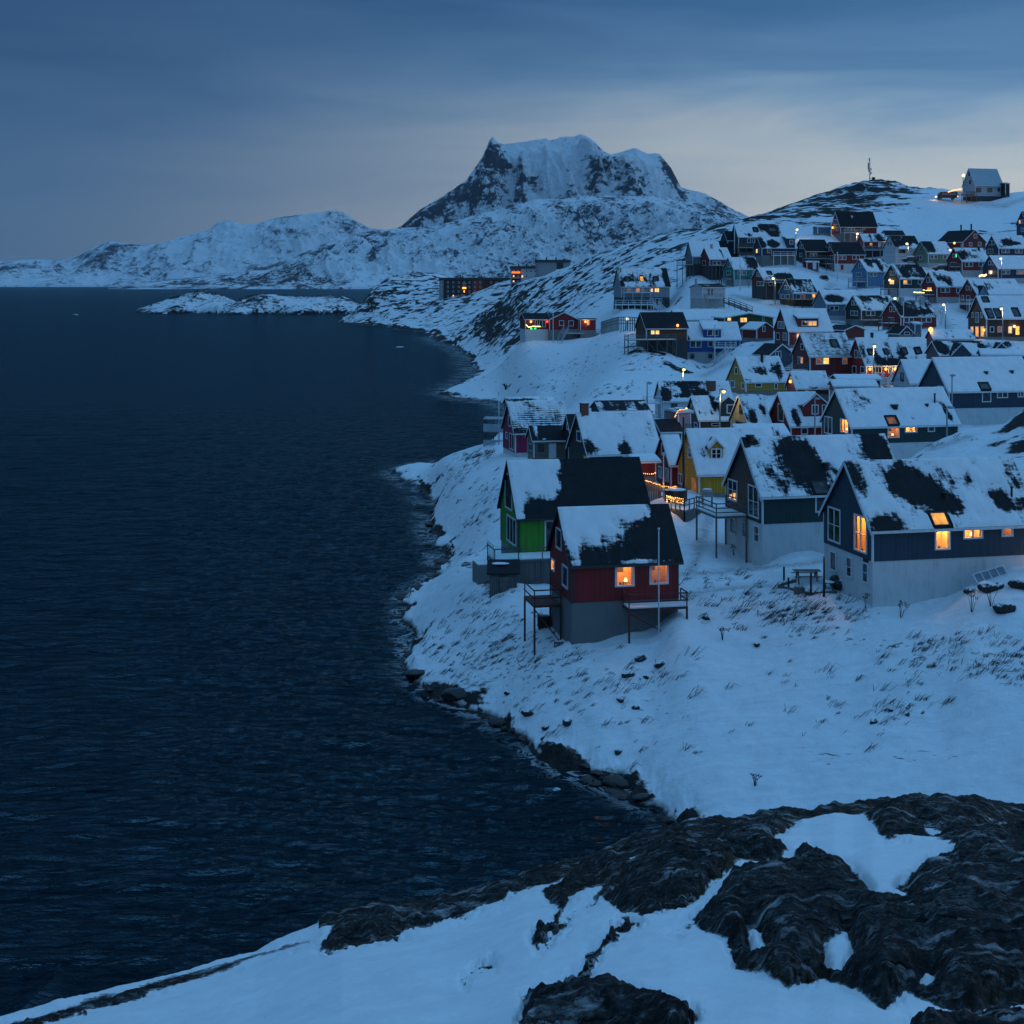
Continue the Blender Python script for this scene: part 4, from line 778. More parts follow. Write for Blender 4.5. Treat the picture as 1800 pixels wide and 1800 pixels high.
h56 = H('timber_house','h',292,882,1018,1268,815,1032,1180,1320,'brown timber house on posts with two bright yellow windows and a bare black roof', W=7, wall=W_TIMBER, base=W_DGREY, snow=-.35, patches=[(.5,1,.5,.06,-1.1)], trimw=.12, L=8.6,
  wins=[('s',1077,1050,1133,1112,3,1,1),('s',1137,1050,1195,1112,3,1,1),('s',940,1055,990,1140,2,1,1)],
  decks=[dict(x=(-4.5,5.5), y=(-2.6,-.06), z=2.2, rail=1.0, slats=3, depth=6, brace=True, npost=6)])
h57 = H('wooden_house','h',385,592,690,1332,232,480,620,760,'big pale grey house on the hillside with three skylights and a white railed veranda', W=8.5, wall=planks('pale_grey_boards',(.27,.31,.34)), base=W_DGREY, snow=.35, patches=[(.1,.35,.12,.35,-.9),(.5,.3,.35,.3,-.55),(.82,.15,.1,.2,-1),(.5,.85,.12,.2,-.9),(.2,.85,.12,.2,-.9),(.8,.8,.1,.3,-.8),(.95,.5,.06,1,1)], trimw=.1,
  wins=[('s',765,500,820,552,2,1,1),('s',880,500,937,552,4,1,1),('s',957,500,992,552,2,1,1),('s',1068,500,1112,552,3,1,1),('s',1128,495,1192,555,3,2,1),('s',745,632,825,705,0,1,1,'grey'),('s',838,632,928,705,0,2,1,'grey'),('s',942,632,1050,705,0,2,1,'grey'),('s',1062,630,1125,740,0,3,2),('s',1140,630,1190,745,0,1,3),('s',1200,630,1228,690,0,1,1)],
  sky=[(740,347,802,410,0),(925,343,992,408,1),(1112,347,1172,410,0)],
  decks=[dict(x=(-2.2,8.0), y=(-3.0,-.05), z=.9, rail=1.2, mat=M_WHITE, slats=2, depth=5, npost=7), dict(x=(.3,7.6), y=(-1.5,-.05), z=4.0, rail=1.3, mat=plain('white_grey_paint',(.42,.45,.48)), slats=3, depth=3.0, name='upper_balcony', npost=4)])
h58 = H('wooden_house','k',372,1482,1195,1000,680,752,845,935,'red house with a wide low gable and white stairs on the far headland', W=7.6, ty='B', wall=W_RED, base=B_GREY, snow=-.2, a=78, L=8, trimw=.22, grp=None,
  wins=[('g',1285,758,1331,808,0,1,1),('g',1372,758,1420,812,0,1,1)], decks=[dict(x=(-1.7,-.05), y=(2.9,13.4), z=1.55, rail=.9, mat=M_GREYTRIM, slats=2, depth=4, npost=2)])
h58b = H('side_wing','k',372,1478,1482,1632,738,748,850,915,'low red wing with a terrace lamp at the right of the red headland house', W=4.5, wall=W_RED, base=B_GREY, snow=-.1, a=6, trimw=.14, ov=.3, cat='house wing', grp=None, wins=[('s',1543,750,1568,802,1,1,1)])
h58c = H('side_wing','k',372,920,970,1195,690,748,840,935,'dark wing hung with yellow and green Christmas lights, left of the red headland house', W=6, wall=W_DRED, base=B_WHITE, snow=-.1, trimw=.14, cat='house wing', grp=None, wins=[('s',1060,755,1085,820,0,1,1),('s',1100,755,1160,820,0,2,1)])
# ------------------------------------------------------------------ terrain
def zc(u, v, D): return (u, D, HC-(v-500)/F*D)
SHORE = [(1172,1462),(1130,1420),(1050,1382),(1000,1352),(940,1320),(900,1300),(860,1280),(800,1256),(745,1222),(718,1180),(722,1130),(704,1090),(722,1050),(760,1020),(786,1000),(772,950),(750,918),(762,880),(730,848),(690,832),
         (775,691),(800,701),(870,703),(800,678),(838,648),(833,630),(806,611),(760,585),(700,578),(650,571),(609,568)]
for (u,v) in SHORE: CTRL.append((u, HC*F/(v-500), 0.0))
OFF = [(1100,75,-3),(1000,80,-3),(900,88,-3),(780,94,-3),(660,105,-3),(640,120,-3),(660,140,-3),(680,170,-3),(660,200,-3),(600,215,-4),(640,240,-4),(720,245,-3),(820,262,-3),(780,300,-4),(860,300,-3),(880,330,-2),(700,380,-5),(760,420,-5),(780,500,-5),(780,560,-5),(740,640,-6),
       (700,780,-6),(620,900,-6),(560,1050,-6),(450,1000,-6),(450,600,-6),(450,300,-6),(450,150,-6),(450,80,-6),(700,70,-4),(900,60,-4),(1100,58,-4),(500,1400,-6),(700,1400,-6),(900,1400,0),(1100,62,-3)]
CTRL += OFF
CTRL += [zc(840,1014,118),zc(905,1038,112),zc(870,1025,116),zc(1210,650,288),zc(1260,643,286),zc(1300,637,297),zc(1240,660,270),zc(1120,600,300),zc(1250,1430,75),zc(1400,1400,77),zc(1800,1400,74),zc(1500,1250,86),zc(1300,1200,90.5),zc(1650,1250,85),zc(1800,1200,86),zc(1700,1060,95),zc(1790,1030,96),zc(1620,1130,92),zc(1400,1100,97.5),
         zc(1200,1066,102.5),zc(1210,1000,112),zc(1250,985,115),zc(1300,1040,106),zc(1440,1050,101),zc(1380,1010,107),zc(1400,985,111),(1300,60,0),(1500,60,1),(1800,60,2),(2200,60,3),
         zc(1000,1250,90.8),zc(880,1225,96.6),zc(900,1150,102.6),zc(800,1140,108),zc(820,1200,101),zc(950,1105,103.5),zc(1100,1300,86.5),zc(1150,1200,92.5),zc(850,1030,119),zc(810,990,129),zc(870,900,148),zc(800,865,172),zc(850,797,194),zc(860,850,165),zc(720,824,213),zc(780,812,200),zc(900,790,190),
         (960,290,1),(940,240,4.5),(1000,250,7),(870,225,3),zc(1760,752,152),zc(1800,722,152),zc(1850,700,155),zc(1745,805,136),zc(1800,820,132),zc(1700,758,158),zc(1640,782,150),(1690,176,9.6),(1720,165,10.5),zc(1240,928,124),zc(1205,930,123),zc(1170,940,121),zc(1150,905,126),
         zc(870,545,680),zc(900,505,700),zc(940,490,700),zc(840,560,760),zc(1000,480,600),zc(1000,540,480),zc(1050,480,520),zc(1200,490,430),zc(1000,650,322),zc(900,640,430),zc(868,600,540),zc(905,570,520),zc(1050,682,255),zc(1150,650,275),zc(950,688,305),zc(860,690,360),zc(1000,600,371),zc(1060,590,345),zc(830,672,400),
         zc(700,520,1060),zc(655,516,1075),zc(626,542,1072),zc(612,560,1070),zc(720,495,1090),zc(640,530,1080),zc(680,492,1110),zc(760,482,1120),zc(640,545,1080),zc(740,540,1020),zc(820,525,990),zc(780,526,1005),zc(900,520,930),zc(900,497,960),zc(960,495,900),zc(700,500,1250),(620,1200,2),
         zc(1000,467,640),zc(1050,447,600),zc(1100,431,560),zc(1150,415,540),zc(1200,405,520),zc(1290,392,500),zc(1350,375,520),zc(1400,356,560),zc(1450,336,580),zc(1500,323,590),zc(1530,319,590),zc(1560,323,590),zc(1600,328,580),zc(1660,332,570),zc(1720,345,545),zc(1800,338,570),zc(1900,335,580),zc(2100,340,580),
         zc(1600,380,500),zc(1660,390,480),zc(1760,390,480),zc(1500,365,520),zc(1420,395,470),zc(1640,352,522),zc(1800,370,500),
         (1000,800,22),(1100,760,20),(1200,740,20),(1350,760,25),(1500,780,30),(1700,780,30),(2100,780,30),(1200,1100,5),(1600,1100,5),(2100,1100,5),(1000,1250,8),
         (2150,90,9),(2150,130,13),(2150,180,14),(2150,260,18),(2150,340,24),(2150,420,36)]
CT = np.array(CTRL); 
def warp(u, D): return np.stack([np.asarray(u)/100.0, np.log(np.asarray(D))*7.0], -1)
pc = warp(CT[:,0], CT[:,1]); n = len(pc)
dist = np.linalg.norm(pc[:,None]-pc[None], axis=-1)
A = np.zeros((n+3,n+3)); A[:n,:n] = -np.sqrt(dist**2+.04)+np.eye(n)*.02; A[:n,n] = 1; A[:n,n+1:] = pc; A[n,:n] = 1; A[n+1:,:n] = pc.T
# heights grow with distance: fit z in sight-line units so that far errors do not dominate
wts = np.linalg.solve(A, np.concatenate([CT[:,2], np.zeros(3)]))
def rbf(u, D):
    q = warp(u, D).reshape(-1,2); out = np.empty(len(q))
    for i in range(0, len(q), 20000):
        d = np.linalg.norm(q[i:i+20000,None]-pc[None], axis=-1)
        out[i:i+20000] = -np.sqrt(d**2+.04)@wts[:n]+wts[n]+q[i:i+20000]@wts[n+1:]
    return out.reshape(np.shape(u))
NU, ND = 860, 640; U0, U1, D0, D1 = 430.0, 2220.0, 52.0, 1600.0
gu = np.linspace(U0,U1,NU); gd = np.exp(np.linspace(math.log(D0),math.log(D1),ND))
cu_, cd_ = np.linspace(U0,U1,260), np.exp(np.linspace(math.log(D0),math.log(D1),220))
CZ = rbf(*np.meshgrid(cu_, cd_))
def interp2(Z, us, ls, u, l):
    fu = np.clip((u-us[0])/(us[-1]-us[0])*(len(us)-1), 0, len(us)-1.001); fl = np.clip((l-ls[0])/(ls[-1]-ls[0])*(len(ls)-1), 0, len(ls)-1.001)
    i = fu.astype(int); j = fl.astype(int); a = fu-i; b = fl-j
    return (Z[j,i]*(1-a)+Z[j,i+1]*a)*(1-b)+(Z[j+1,i]*(1-a)+Z[j+1,i+1]*a)*b
UU, DD = np.meshgrid(gu, gd); LL = np.log(DD)
BASE = interp2(CZ, cu_, np.log(cd_), UU, LL)
def blur(a, k):
    for ax in (0,1):
        p = np.pad(a, [(k,k) if i==ax else (0,0) for i in (0,1)], mode='edge'); c = np.cumsum(p, axis=ax); c = np.insert(c, 0, 0, axis=ax)
        a = (np.take(c, range(2*k+1, c.shape[ax]), axis=ax)-np.take(c, range(0, c.shape[ax]-2*k-1), axis=ax))/(2*k+1)
    return a
BASE = blur(BASE, 3)
GX = (UU-900)/F*DD; GY = DD
def gauss(u, d, u0, d0, su, sd): return np.exp(-((u-u0)/su)**2-((d-d0)/sd)**2)
VV = 500+(HC-BASE)/DD*F                    # where each point would be seen; only used to describe districts
# how rocky each district is
hill = sst(380,470,DD)*sst(1330,1180,UU)*sst(3,10,BASE)
hill = np.maximum(hill, .75*sst(640,700,DD))
crest = gauss(UU,DD,1470,580,150,75)*1.2+gauss(UU,DD,1300,520,160,50)*1.0+gauss(UU,DD,1530,560,70,60)*.8
crest += .55*sst(555,575,DD)*sst(1560,1600,UU)*sst(720,640,DD)
headl = gauss(UU,DD,850,620,60,130)*.8+gauss(UU,DD,690,1070,90,60)*.15+gauss(UU,DD,650,1075,40,40)*.2+gauss(UU,DD,900,420,50,60)*.5
shore = sst(1.5,.15,BASE)*(DD<1200)*(.35+1.3*fbm(GX*.22,GY*.22,3,61))
knoll = gauss(UU,DD,1805,146,66,22)
ROCK = np.clip(np.maximum(.46*hill,.62*np.minimum(crest,1.1))+.42*headl+.5*shore+.75*knoll, 0, 1)
ROCK = np.where((DD<330)&(shore<.05)&(knoll<.05), np.maximum(ROCK,.06), ROCK)
ROCK = ROCK-.25*gauss(UU,DD,960,330,120,60)
ROCK = np.maximum(ROCK, .40*sst(.52,.66,fbm(GX*.06+3,GY*.06,4,63))*sst(190,230,DD)*sst(1060,1120,UU)*sst(520,470,DD))
c1 = GX*.85+BASE*.9+GY*.25; c2 = -GX*.38+BASE*1.0+GY*.30
strata = ridged(c1*.02+3, c2*.13, 4, 31)
lump = fbm(GX*.12, GY*.12, 5, 41); lump2 = fbm(GX*.45, GY*.45, 4, 43)
big = sst(350,900,DD)
amp = np.clip(ROCK*1.4,0,1)
GZ = BASE+amp*((strata-.55)*(1.6+4.5*big)+(lump-.5)*(1.6+3*big))+(lump-.5)*.5+(lump2-.5)*(.26+.8*shore)
GRASSC = [(840,1080,60,30),(885,1125,60,35),(860,1170,50,25),(1000,1165,45,20),(1100,1190,60,25),(1150,1200,40,22),(1340,1062,60,20),(1400,1080,70,22),(1440,1095,50,18),(1640,1155,70,22),(1740,1165,70,36),(1560,1265,60,16),(1780,1190,40,40),(860,870,50,22),(800,835,40,16),(845,802,40,10),(1250,1020,60,10),(930,1170,120,60),(1100,610,40,14),(950,680,70,12),(1060,690,50,10),(1000,650,100,14),(1480,1130,60,16),(1560,1140,60,14),(1120,1250,60,20),(1450,1330,90,20),(1620,1330,80,20)]
GR = np.zeros_like(GZ)
for (u_,v_,a_,b_) in GRASSC: GR = np.maximum(GR, np.exp(-((UU-u_)/a_)**2-((500+(HC-GZ)/DD*F-v_)/b_)**2))
PATHS = [[(1205,1012),(1290,1006),(1400,992),(1450,988)],[(1205,1045),(1300,1030),(1385,1036)],[(1250,905),(1230,960),(1215,1005)],[(1400,470),(1470,486),(1560,498),(1640,532)],[(1650,545),(1680,600)],[(1290,520),(1360,536),(1420,560)],[(1460,500),(1440,540)],[(1240,660),(1275,640),(1330,628)],[(1641,352),(1760,362),(1800,350)],[(1640,790),(1700,770)]]
PT = np.zeros_like(GZ); V2 = 500+(HC-GZ)/DD*F
for pl in PATHS:
    for (ua,va),(ub,vb) in zip(pl,pl[1:]):
        l2 = (ub-ua)**2+(vb-va)**2; t_ = np.clip(((UU-ua)*(ub-ua)+(V2-va)*(vb-va))/l2,0,1); PT = np.maximum(PT, np.exp(-((UU-ua-t_*(ub-ua))/14)**2-((V2-va-t_*(vb-va))/4.5)**2))
fine = fbm(GX*1.6,GY*1.6,4,47); near = sst(200,110,DD)
GZ += (fine-.5)*near*(.1+.9*shore)
drift = ridged(GX*.16+GY*.05, GY*.22-GX*.04, 3, 53); GZ += (drift-.5)*.55*sst(330,200,DD)
CREV = ridged(GX*.5+5, GY*.22, 4, 57)
GZ = np.where(shore>0, GZ+shore*(CREV-.6)*.6*near, GZ)
def ground(x, y):
    x = np.asarray(x,float); y = np.asarray(y,float); u = 900+F*x/y
    return interp2(GZ, gu, np.log(gd), u, np.log(y))
def hit(u, v, lo=54.0, hi=1400.0, steps=420):
    """distance at which the sight line through a pixel meets the ground"""
    u = np.atleast_1d(np.asarray(u,float)); v = np.atleast_1d(np.asarray(v,float))
    ds = np.exp(np.linspace(math.log(lo),math.log(hi),steps)); out = np.full(u.shape, np.nan)
    prev = np.full(u.shape, False)
    for d in ds:
        z = HC-(v-500)/F*d; g = interp2(GZ, gu, np.log(gd), u, np.full(u.shape, math.log(d)))
        m = (g >= z)&np.isnan(out); out[m] = d
    return out
def at(u, v, lo=54.0, lift=0.0):
    d = float(hit(u, v, lo)[0])
    if not math.isfinite(d): d = 300.0
    x = (u-900)/F*d; return Vector((x, d, float(ground(x,d))+lift))

def ground_mat(name, scale=1.0, far=0.0, tint=(.0,.0,.0)):
    m, nt, b = newmat(name)
    tc = nd(nt,'ShaderNodeTexCoord'); at_ = nd(nt,'ShaderNodeAttribute', attribute_name='rock')
    mp = nd(nt,'ShaderNodeMapping'); lk(nt, tc.outputs['Object'], mp.inputs[0])
    # strata run up to the right across the slopes
    mp.inputs['Rotation'].default_value = (0,R(-28),R(18)); mp.inputs['Scale'].default_value = (.10*scale,.30*scale,1.0*scale)
    n1 = noise(nt, mp.outputs[0], .42, 6, .6, .9); n2 = noise(nt, tc.outputs['Object'], .9*scale, 7, .65); n4 = noise(nt, tc.outputs['Object'], .16*scale, 5, .6)
    n3 = noise(nt, tc.outputs['Object'], 6*scale, 6, .65)
    v = mth(nt,'ADD', mth(nt,'MULTIPLY',n1,.62), mth(nt,'MULTIPLY',n4,.38)); v = mth(nt,'ADD', mth(nt,'MULTIPLY',n2,.12), v)
    v = mth(nt,'MULTIPLY', mth(nt,'SUBTRACT',v,.56), 3.6)
    geo = nd(nt,'ShaderNodeNewGeometry'); sp = nd(nt,'ShaderNodeSeparateXYZ'); lk(nt, geo.outputs['Normal'], sp.inputs[0])
    steep = mth(nt,'MULTIPLY', mth(nt,'SUBTRACT', .86, sp.outputs[2], clamp=True), .7)
    t = mth(nt,'ADD', mth(nt,'ADD', v, at_.outputs['Fac']), mth(nt,'SUBTRACT', steep, .5))
    fac = mth(nt,'MULTIPLY', t, 9.0, clamp=True)
    rc = ramp(nt, [(.3,(.012,.012,.013)),(.5,(.022,.021,.021)),(.66,(.04,.038,.036)),(.8,(.03,.025,.018))], n3)
    sc = ramp(nt, [(.3,(.72,.75,.79)),(.7,(.85,.87,.9))], n2)
    pz = nd(nt,'ShaderNodeSeparateXYZ'); lk(nt, tc.outputs['Object'], pz.inputs[0])
    wet = mth(nt,'MULTIPLY', mth(nt,'SUBTRACT', mth(nt,'ADD', .02, mth(nt,'MULTIPLY',n2,.9)), pz.outputs[2]), 3.0, clamp=True)   # bare wave-washed rim
    fac = mth(nt,'MAXIMUM', fac, wet)
    ga = nd(nt,'ShaderNodeAttribute', attribute_name='grass'); mg = nd(nt,'ShaderNodeMapping'); lk(nt, tc.outputs['Object'], mg.inputs[0])
    mg.inputs['Rotation'].default_value = (0,R(-35),R(12)); mg.inputs['Scale'].default_value = (1.1,2.0,5.0)
    gs = mth(nt,'MULTIPLY', mth(nt,'SUBTRACT', mth(nt,'ADD', noise(nt, mg.outputs[0], 1.0, 4, .6, .5), mth(nt,'MULTIPLY', ga.outputs['Fac'], .17)), .72), 14.0, clamp=True)
    snow = mixc(nt, mth(nt,'MULTIPLY', gs, .8), sc.outputs[0], (.05,.04,.03))
    pa = nd(nt,'ShaderNodeAttribute', attribute_name='path'); trod = mth(nt,'MULTIPLY', pa.outputs['Fac'], mth(nt,'MULTIPLY', mth(nt,'SUBTRACT', noise(nt, tc.outputs['Object'], 2.2, 6, .7), .36), 3.4, clamp=True), clamp=True)
    snow = mixc(nt, mth(nt,'MULTIPLY', trod, .75), snow, (.30,.27,.25))
    ms = nd(nt,'ShaderNodeMapping'); lk(nt, tc.outputs['Object'], ms.inputs[0]); ms.inputs['Rotation'].default_value = (0,0,R(25)); ms.inputs['Scale'].default_value = (.5,1.8,1.2)
    crust = noise(nt, ms.outputs[0], .8, 6, .65, .6)
    col = mixc(nt, fac, snow, rc.outputs[0]); lk(nt, col, b.inputs['Base Color'])
    rr = mth(nt,'SUBTRACT', .85, mth(nt,'MULTIPLY', wet, .45)); lk(nt, rr, b.inputs['Roughness']); b.inputs['Specular IOR Level'].default_value = .25
    h = mth(nt,'ADD', mth(nt,'MULTIPLY', n2, .5), mth(nt,'MULTIPLY', mth(nt,'MULTIPLY', n3, fac), .5))
    h = mth(nt,'ADD', mth(nt,'SUBTRACT', h, mth(nt,'MULTIPLY', fac, .12)), mth(nt,'ADD', mth(nt,'MULTIPLY', crust, .55), mth(nt,'MULTIPLY', trod, .25)))
    bump(nt, h, .8, .55/scale, b)
    return m
land = gridmesh('snowy_ground', GX, GY, GZ, ground_mat('snow_and_rock'), {'rock': ROCK, 'grass': GR, 'path': PT}); tag(land, kind='structure')

# ------------------------------------------------------------------ sea
su = np.concatenate([np.linspace(-2600,300,60)[:-1], np.linspace(300,1300,420)[:-1], np.linspace(1300,4400,60)]); sd = np.concatenate([np.exp(np.linspace(math.log(12),math.log(60),40))[:-1], np.exp(np.linspace(math.log(60),math.log(420),420))[:-1], np.exp(np.linspace(math.log(420),math.log(60000),120))])
SU, SD = np.meshgrid(su, sd); SX = (SU-900)/F*SD
inside = (SU>U0)&(SU<U1)&(SD>D0)&(SD<D1)
GB = blur(GZ, 5)
dep = np.where(inside, interp2(GB, gu, np.log(gd), SU, np.log(SD)), -6)
def blur2(a, ku, kd):
    for ax,k in ((1,ku),(0,kd)):
        p = np.pad(a, [(k,k) if i==ax else (0,0) for i in (0,1)], mode='edge'); c = np.insert(np.cumsum(p, axis=ax), 0, 0, axis=ax)
        a = (np.take(c, range(2*k+1, c.shape[ax]), axis=ax)-np.take(c, range(0, c.shape[ax]-2*k-1), axis=ax))/(2*k+1)
    return a
LM = blur2(blur2((GZ>.05).astype(float), 34, 7), 20, 5)
SH = sst(.0,.42,np.where(inside, interp2(LM, gu, np.log(gd), SU, np.log(SD)), 0))*(SD<800)
th = R(-12); wx = SX*math.cos(th)+SD*math.sin(th); wy = -SX*math.sin(th)+SD*math.cos(th)
wz = ((ridged(wx*.07,wy*.26,3,71)-.55)*.42+(ridged(wx*.28,wy*.95,3,73)-.5)*.40)*sst(420,150,SD)*(1-.6*SH)
def sea_mat():
    m, nt, b = newmat('sea_water')
    tc = nd(nt,'ShaderNodeTexCoord'); at_ = nd(nt,'ShaderNodeAttribute', attribute_name='shallow')
    mp = nd(nt,'ShaderNodeMapping'); lk(nt, tc.outputs['Object'], mp.inputs[0]); mp.inputs['Rotation'].default_value = (0,0,R(12)); mp.inputs['Scale'].default_value = (.38,1,1)
    n1 = noise(nt, mp.outputs[0], .55, 3, .5, .4); n2 = noise(nt, mp.outputs[0], 1.7, 4, .6, .3); n3 = noise(nt, mp.outputs[0], .12, 3)
    h = mth(nt,'ADD', mth(nt,'MULTIPLY',n1,.6), mth(nt,'MULTIPLY',n2,.42)); h = mth(nt,'ADD', h, mth(nt,'MULTIPLY',n3,1.2))
    bump(nt, h, 1.0, 1.6, b)
    # foam: thin torn streaks, only where waves meet the shore
    f1 = noise(nt, tc.outputs['Object'], .5, 8, .7, 1.2)
    ln = mth(nt,'SUBTRACT', 1.0, mth(nt,'MULTIPLY', mth(nt,'ABSOLUTE', mth(nt,'SUBTRACT', f1, .5)), 22.0))
    fo = mth(nt,'MULTIPLY', mth(nt,'ADD', ln, mth(nt,'MULTIPLY', mth(nt,'SUBTRACT', at_.outputs['Fac'], .85), 1.2)), at_.outputs['Fac'], clamp=True)
    fo = mth(nt,'MULTIPLY', fo, mth(nt,'MULTIPLY', mth(nt,'SUBTRACT', noise(nt, tc.outputs['Object'], .16, 4), .36), 5.0, clamp=True), clamp=True)
    nt.nodes.remove(b)
    # wind-roughened water: dark body seen from above, reflection held down by the wave slopes
    df = nd(nt,'ShaderNodeBsdfDiffuse'); gl = nd(nt,'ShaderNodeBsdfGlossy'); mx = nd(nt,'ShaderNodeMixShader'); out = [q for q in nt.nodes if q.type == 'OUTPUT_MATERIAL'][0]
    lk(nt, mixc(nt, mth(nt,'MULTIPLY',fo,.9), (.002,.010,.016), (.5,.54,.57)), df.inputs[0]); gl.inputs[0].default_value = (.38,.60,.70,1); gl.inputs['Roughness'].default_value = .12
    fr = nd(nt,'ShaderNodeFresnel'); fr.inputs[0].default_value = 1.33
    bp = [q for q in nt.nodes if q.type == 'BUMP'][0]
    for q in (df,gl,fr): lk(nt, bp.outputs[0], q.inputs['Normal'])
    fac = mth(nt,'MULTIPLY', mth(nt,'MINIMUM', mth(nt,'MULTIPLY', fr.outputs[0], .85), .46), mth(nt,'SUBTRACT',1.0,fo))
    lk(nt, fac, mx.inputs[0]); lk(nt, df.outputs[0], mx.inputs[1]); lk(nt, gl.outputs[0], mx.inputs[2]); lk(nt, mx.outputs[0], out.inputs[0])
    return m
sea = gridmesh('sea', SX, SD, wz, sea_mat(), {'shallow': SH}); tag(sea, kind='structure')

# ------------------------------------------------------------------ mountains and islands
def skyl(pts, u): a = np.array(pts, float); return np.interp(u, a[:,0], a[:,1])
def mount_mat(name, sc, rockc, sharp=6):
    m, nt, b = newmat(name)
    tc = nd(nt,'ShaderNodeTexCoord'); at_ = nd(nt,'ShaderNodeAttribute', attribute_name='rock')
    mp = nd(nt,'ShaderNodeMapping'); lk(nt, tc.outputs['Object'], mp.inputs[0]); mp.inputs['Scale'].default_value = (sc,sc*.6,sc*1.5); mp.inputs['Rotation'].default_value = (0,R(25),0)
    n1 = noise(nt, mp.outputs[0], 3.0, 8, .62, .8); n2 = noise(nt, mp.outputs[0], 8.5, 7, .62, .6); n0 = noise(nt, mp.outputs[0], .8, 5, .6)
    v = mth(nt,'ADD', mth(nt,'ADD', mth(nt,'MULTIPLY',n1,.42), mth(nt,'MULTIPLY',n2,.40)), mth(nt,'MULTIPLY',n0,.18)); v = mth(nt,'MULTIPLY', mth(nt,'SUBTRACT', v, .5), 5.0)
    t = mth(nt,'ADD', mth(nt,'ADD', v, at_.outputs['Fac']), -.47); fac = mth(nt,'MULTIPLY', t, sharp*.5, clamp=True)
    col = mixc(nt, fac, (.8,.82,.85), rockc); lk(nt, col, b.inputs['Base Color']); b.inputs['Roughness'].default_value = .9; b.inputs['Specular IOR Level'].default_value = .1
    bump(nt, mth(nt,'ADD',n1,mth(nt,'MULTIPLY',n2,.4)), .8, .15/sc, b)
    return m
def range_mesh(name, pts, u0,u1, Dn,Dr,Db, shape, seed, amp, mat, rock, nu=520, nr=170, fr=1.0):
    u = np.linspace(u0,u1,nu); t = np.linspace(0,1.25,nr); Ug, Tg = np.meshgrid(u,t)
    D = np.where(Tg<=1, Dn+(Dr-Dn)*Tg, Dr+(Db-Dr)*(Tg-1)*4)
    zs = (500-skyl(pts,Ug))/F*Dr+HC
    X = (Ug-900)/F*D; k = fr/1000.0
    r1 = ridged(X*k*1.5+D*k*.5+seed, D*k*.45, 6, seed, .55); r2 = fbm(X*k*4, D*k*2.2+seed, 6, seed+7, .6)
    g2 = ridged(X*k*5.5+.9*vn(X*k*2,D*k*2,seed)+D*k*.8, D*k*.9+seed, 4, seed+31, .55)
    sh = np.where(Tg<=1, shape(Tg,Ug), 1-(np.clip(Tg-1,0,1)*4)**1.3)
    env = np.clip(Tg*(1.06-Tg)*4,0,1)*(Tg<=1)*(1-.97*sst(.72,.97,Tg))
    Z = zs*sh+zs*amp*env*((r1-.6)*.8+(r2-.5)*.5+(g2-.55)*.42)+zs*.045*(r2-.5)*sst(.5,1,Tg)
    Z = np.where(Tg<.97, np.minimum(Z, zs*D/Dr*.988), Z)
    rk = rock(Ug, 500-(Z-HC)/D*F, r1, r2, Tg)+.75*(g2-.58)
    Z = np.where(Tg<.015, -20, Z)
    return tag(gridmesh(name, X, D, Z, mat, {'rock': rk}), kind='structure')
def gp(u,v,u0,v0,su,sv,ang=0):
    c, s = math.cos(R(ang)), math.sin(R(ang)); x = (u-u0)*c+(v-v0)*s; y = -(u-u0)*s+(v-v0)*c
    return np.exp(-(x/su)**2-(y/sv)**2)
MPEAK = [(560,470),(620,440),(680,408),(705,398),(722,383),(740,368),(768,351),(778,346),(800,331),(820,317),(838,292),(850,272),(856,258),(860,249),(865,243),(872,249),(885,255),(905,252),(925,250),(940,248),(952,246),(960,243),(966,248),(985,242),(1005,240),(1020,238),(1030,240),(1040,246),(1048,253),(1062,270),(1075,273),(1090,271),(1105,265),(1118,262),(1128,268),(1145,272),(1160,272),(1168,282),(1178,293),(1188,310),(1197,329),(1212,333),(1240,341),(1260,352),(1285,366),(1312,379),(1400,418),(1500,460),(1700,480)]
def rock_peak(u,v,r1,r2,t):
    a = .36+.42*gp(u,v,872,290,24,44,-26)+.5*gp(u,v,912,302,50,20,38)+.55*gp(u,v,1045,310,18,36,20)+.8*gp(u,v,1178,302,16,42,-28)+.2*gp(u,v,800,345,70,20,-8)+.25*gp(u,v,745,375,50,16,-28)+.3*gp(u,v,870,345,80,18,6)+.25*gp(u,v,1100,320,50,25)
    a += .25*gp(u,v,1265,358,50,9,25)
    return a+1.1*(.6-r1)+.3*(r2-.5)
pm_ = lambda t,u: np.where(t<.55, .55*(np.minimum(t,.55)/.55)**.9, .55+.45*(np.clip(t-.55,0,.45)/.45)**.8)
range_mesh('mountain', MPEAK, 540,1750, 11300,12600,15500, pm_, 3, .8, mount_mat('mountain_snow_rock', .0022, (.04,.045,.055)), rock_peak, 760, 260, 1.0)
FOOT = [(200,506),(240,500),(300,491),(360,486),(420,478),(470,468),(520,450),(560,432),(600,418),(640,408),(690,402),(760,398),(850,374),(940,350),(1040,345),(1150,345),(1250,362),(1350,392),(1500,430),(1700,470)]
def rock_foot(u,v,r1,r2,t): return .46+.9*(.6-r1)+.5*(r2-.5)+.25*gp(u,v,660,440,14,50,40)+.12*sst(700,400,u)+.1*sst(480,500,v)
range_mesh('foothills', FOOT, 190,1750, 8800,11200,12500, lambda t,u: t**.95, 21, .55, mount_mat('foothill_snow_rock', .0045, (.05,.055,.065), 5), rock_foot, 760, 240, 1.8)
FARM = [(-500,452),(-200,462),(0,459),(60,456),(110,457),(145,446),(165,435),(195,424),(225,429),(250,431),(280,428),(310,418),(340,409),(365,405),(380,392),(395,387),(410,388),(425,396),(450,393),(480,384),(520,379),(550,375),(575,371),(595,371),(610,376),(630,390),(650,400),(690,405),(760,430),(900,470)]
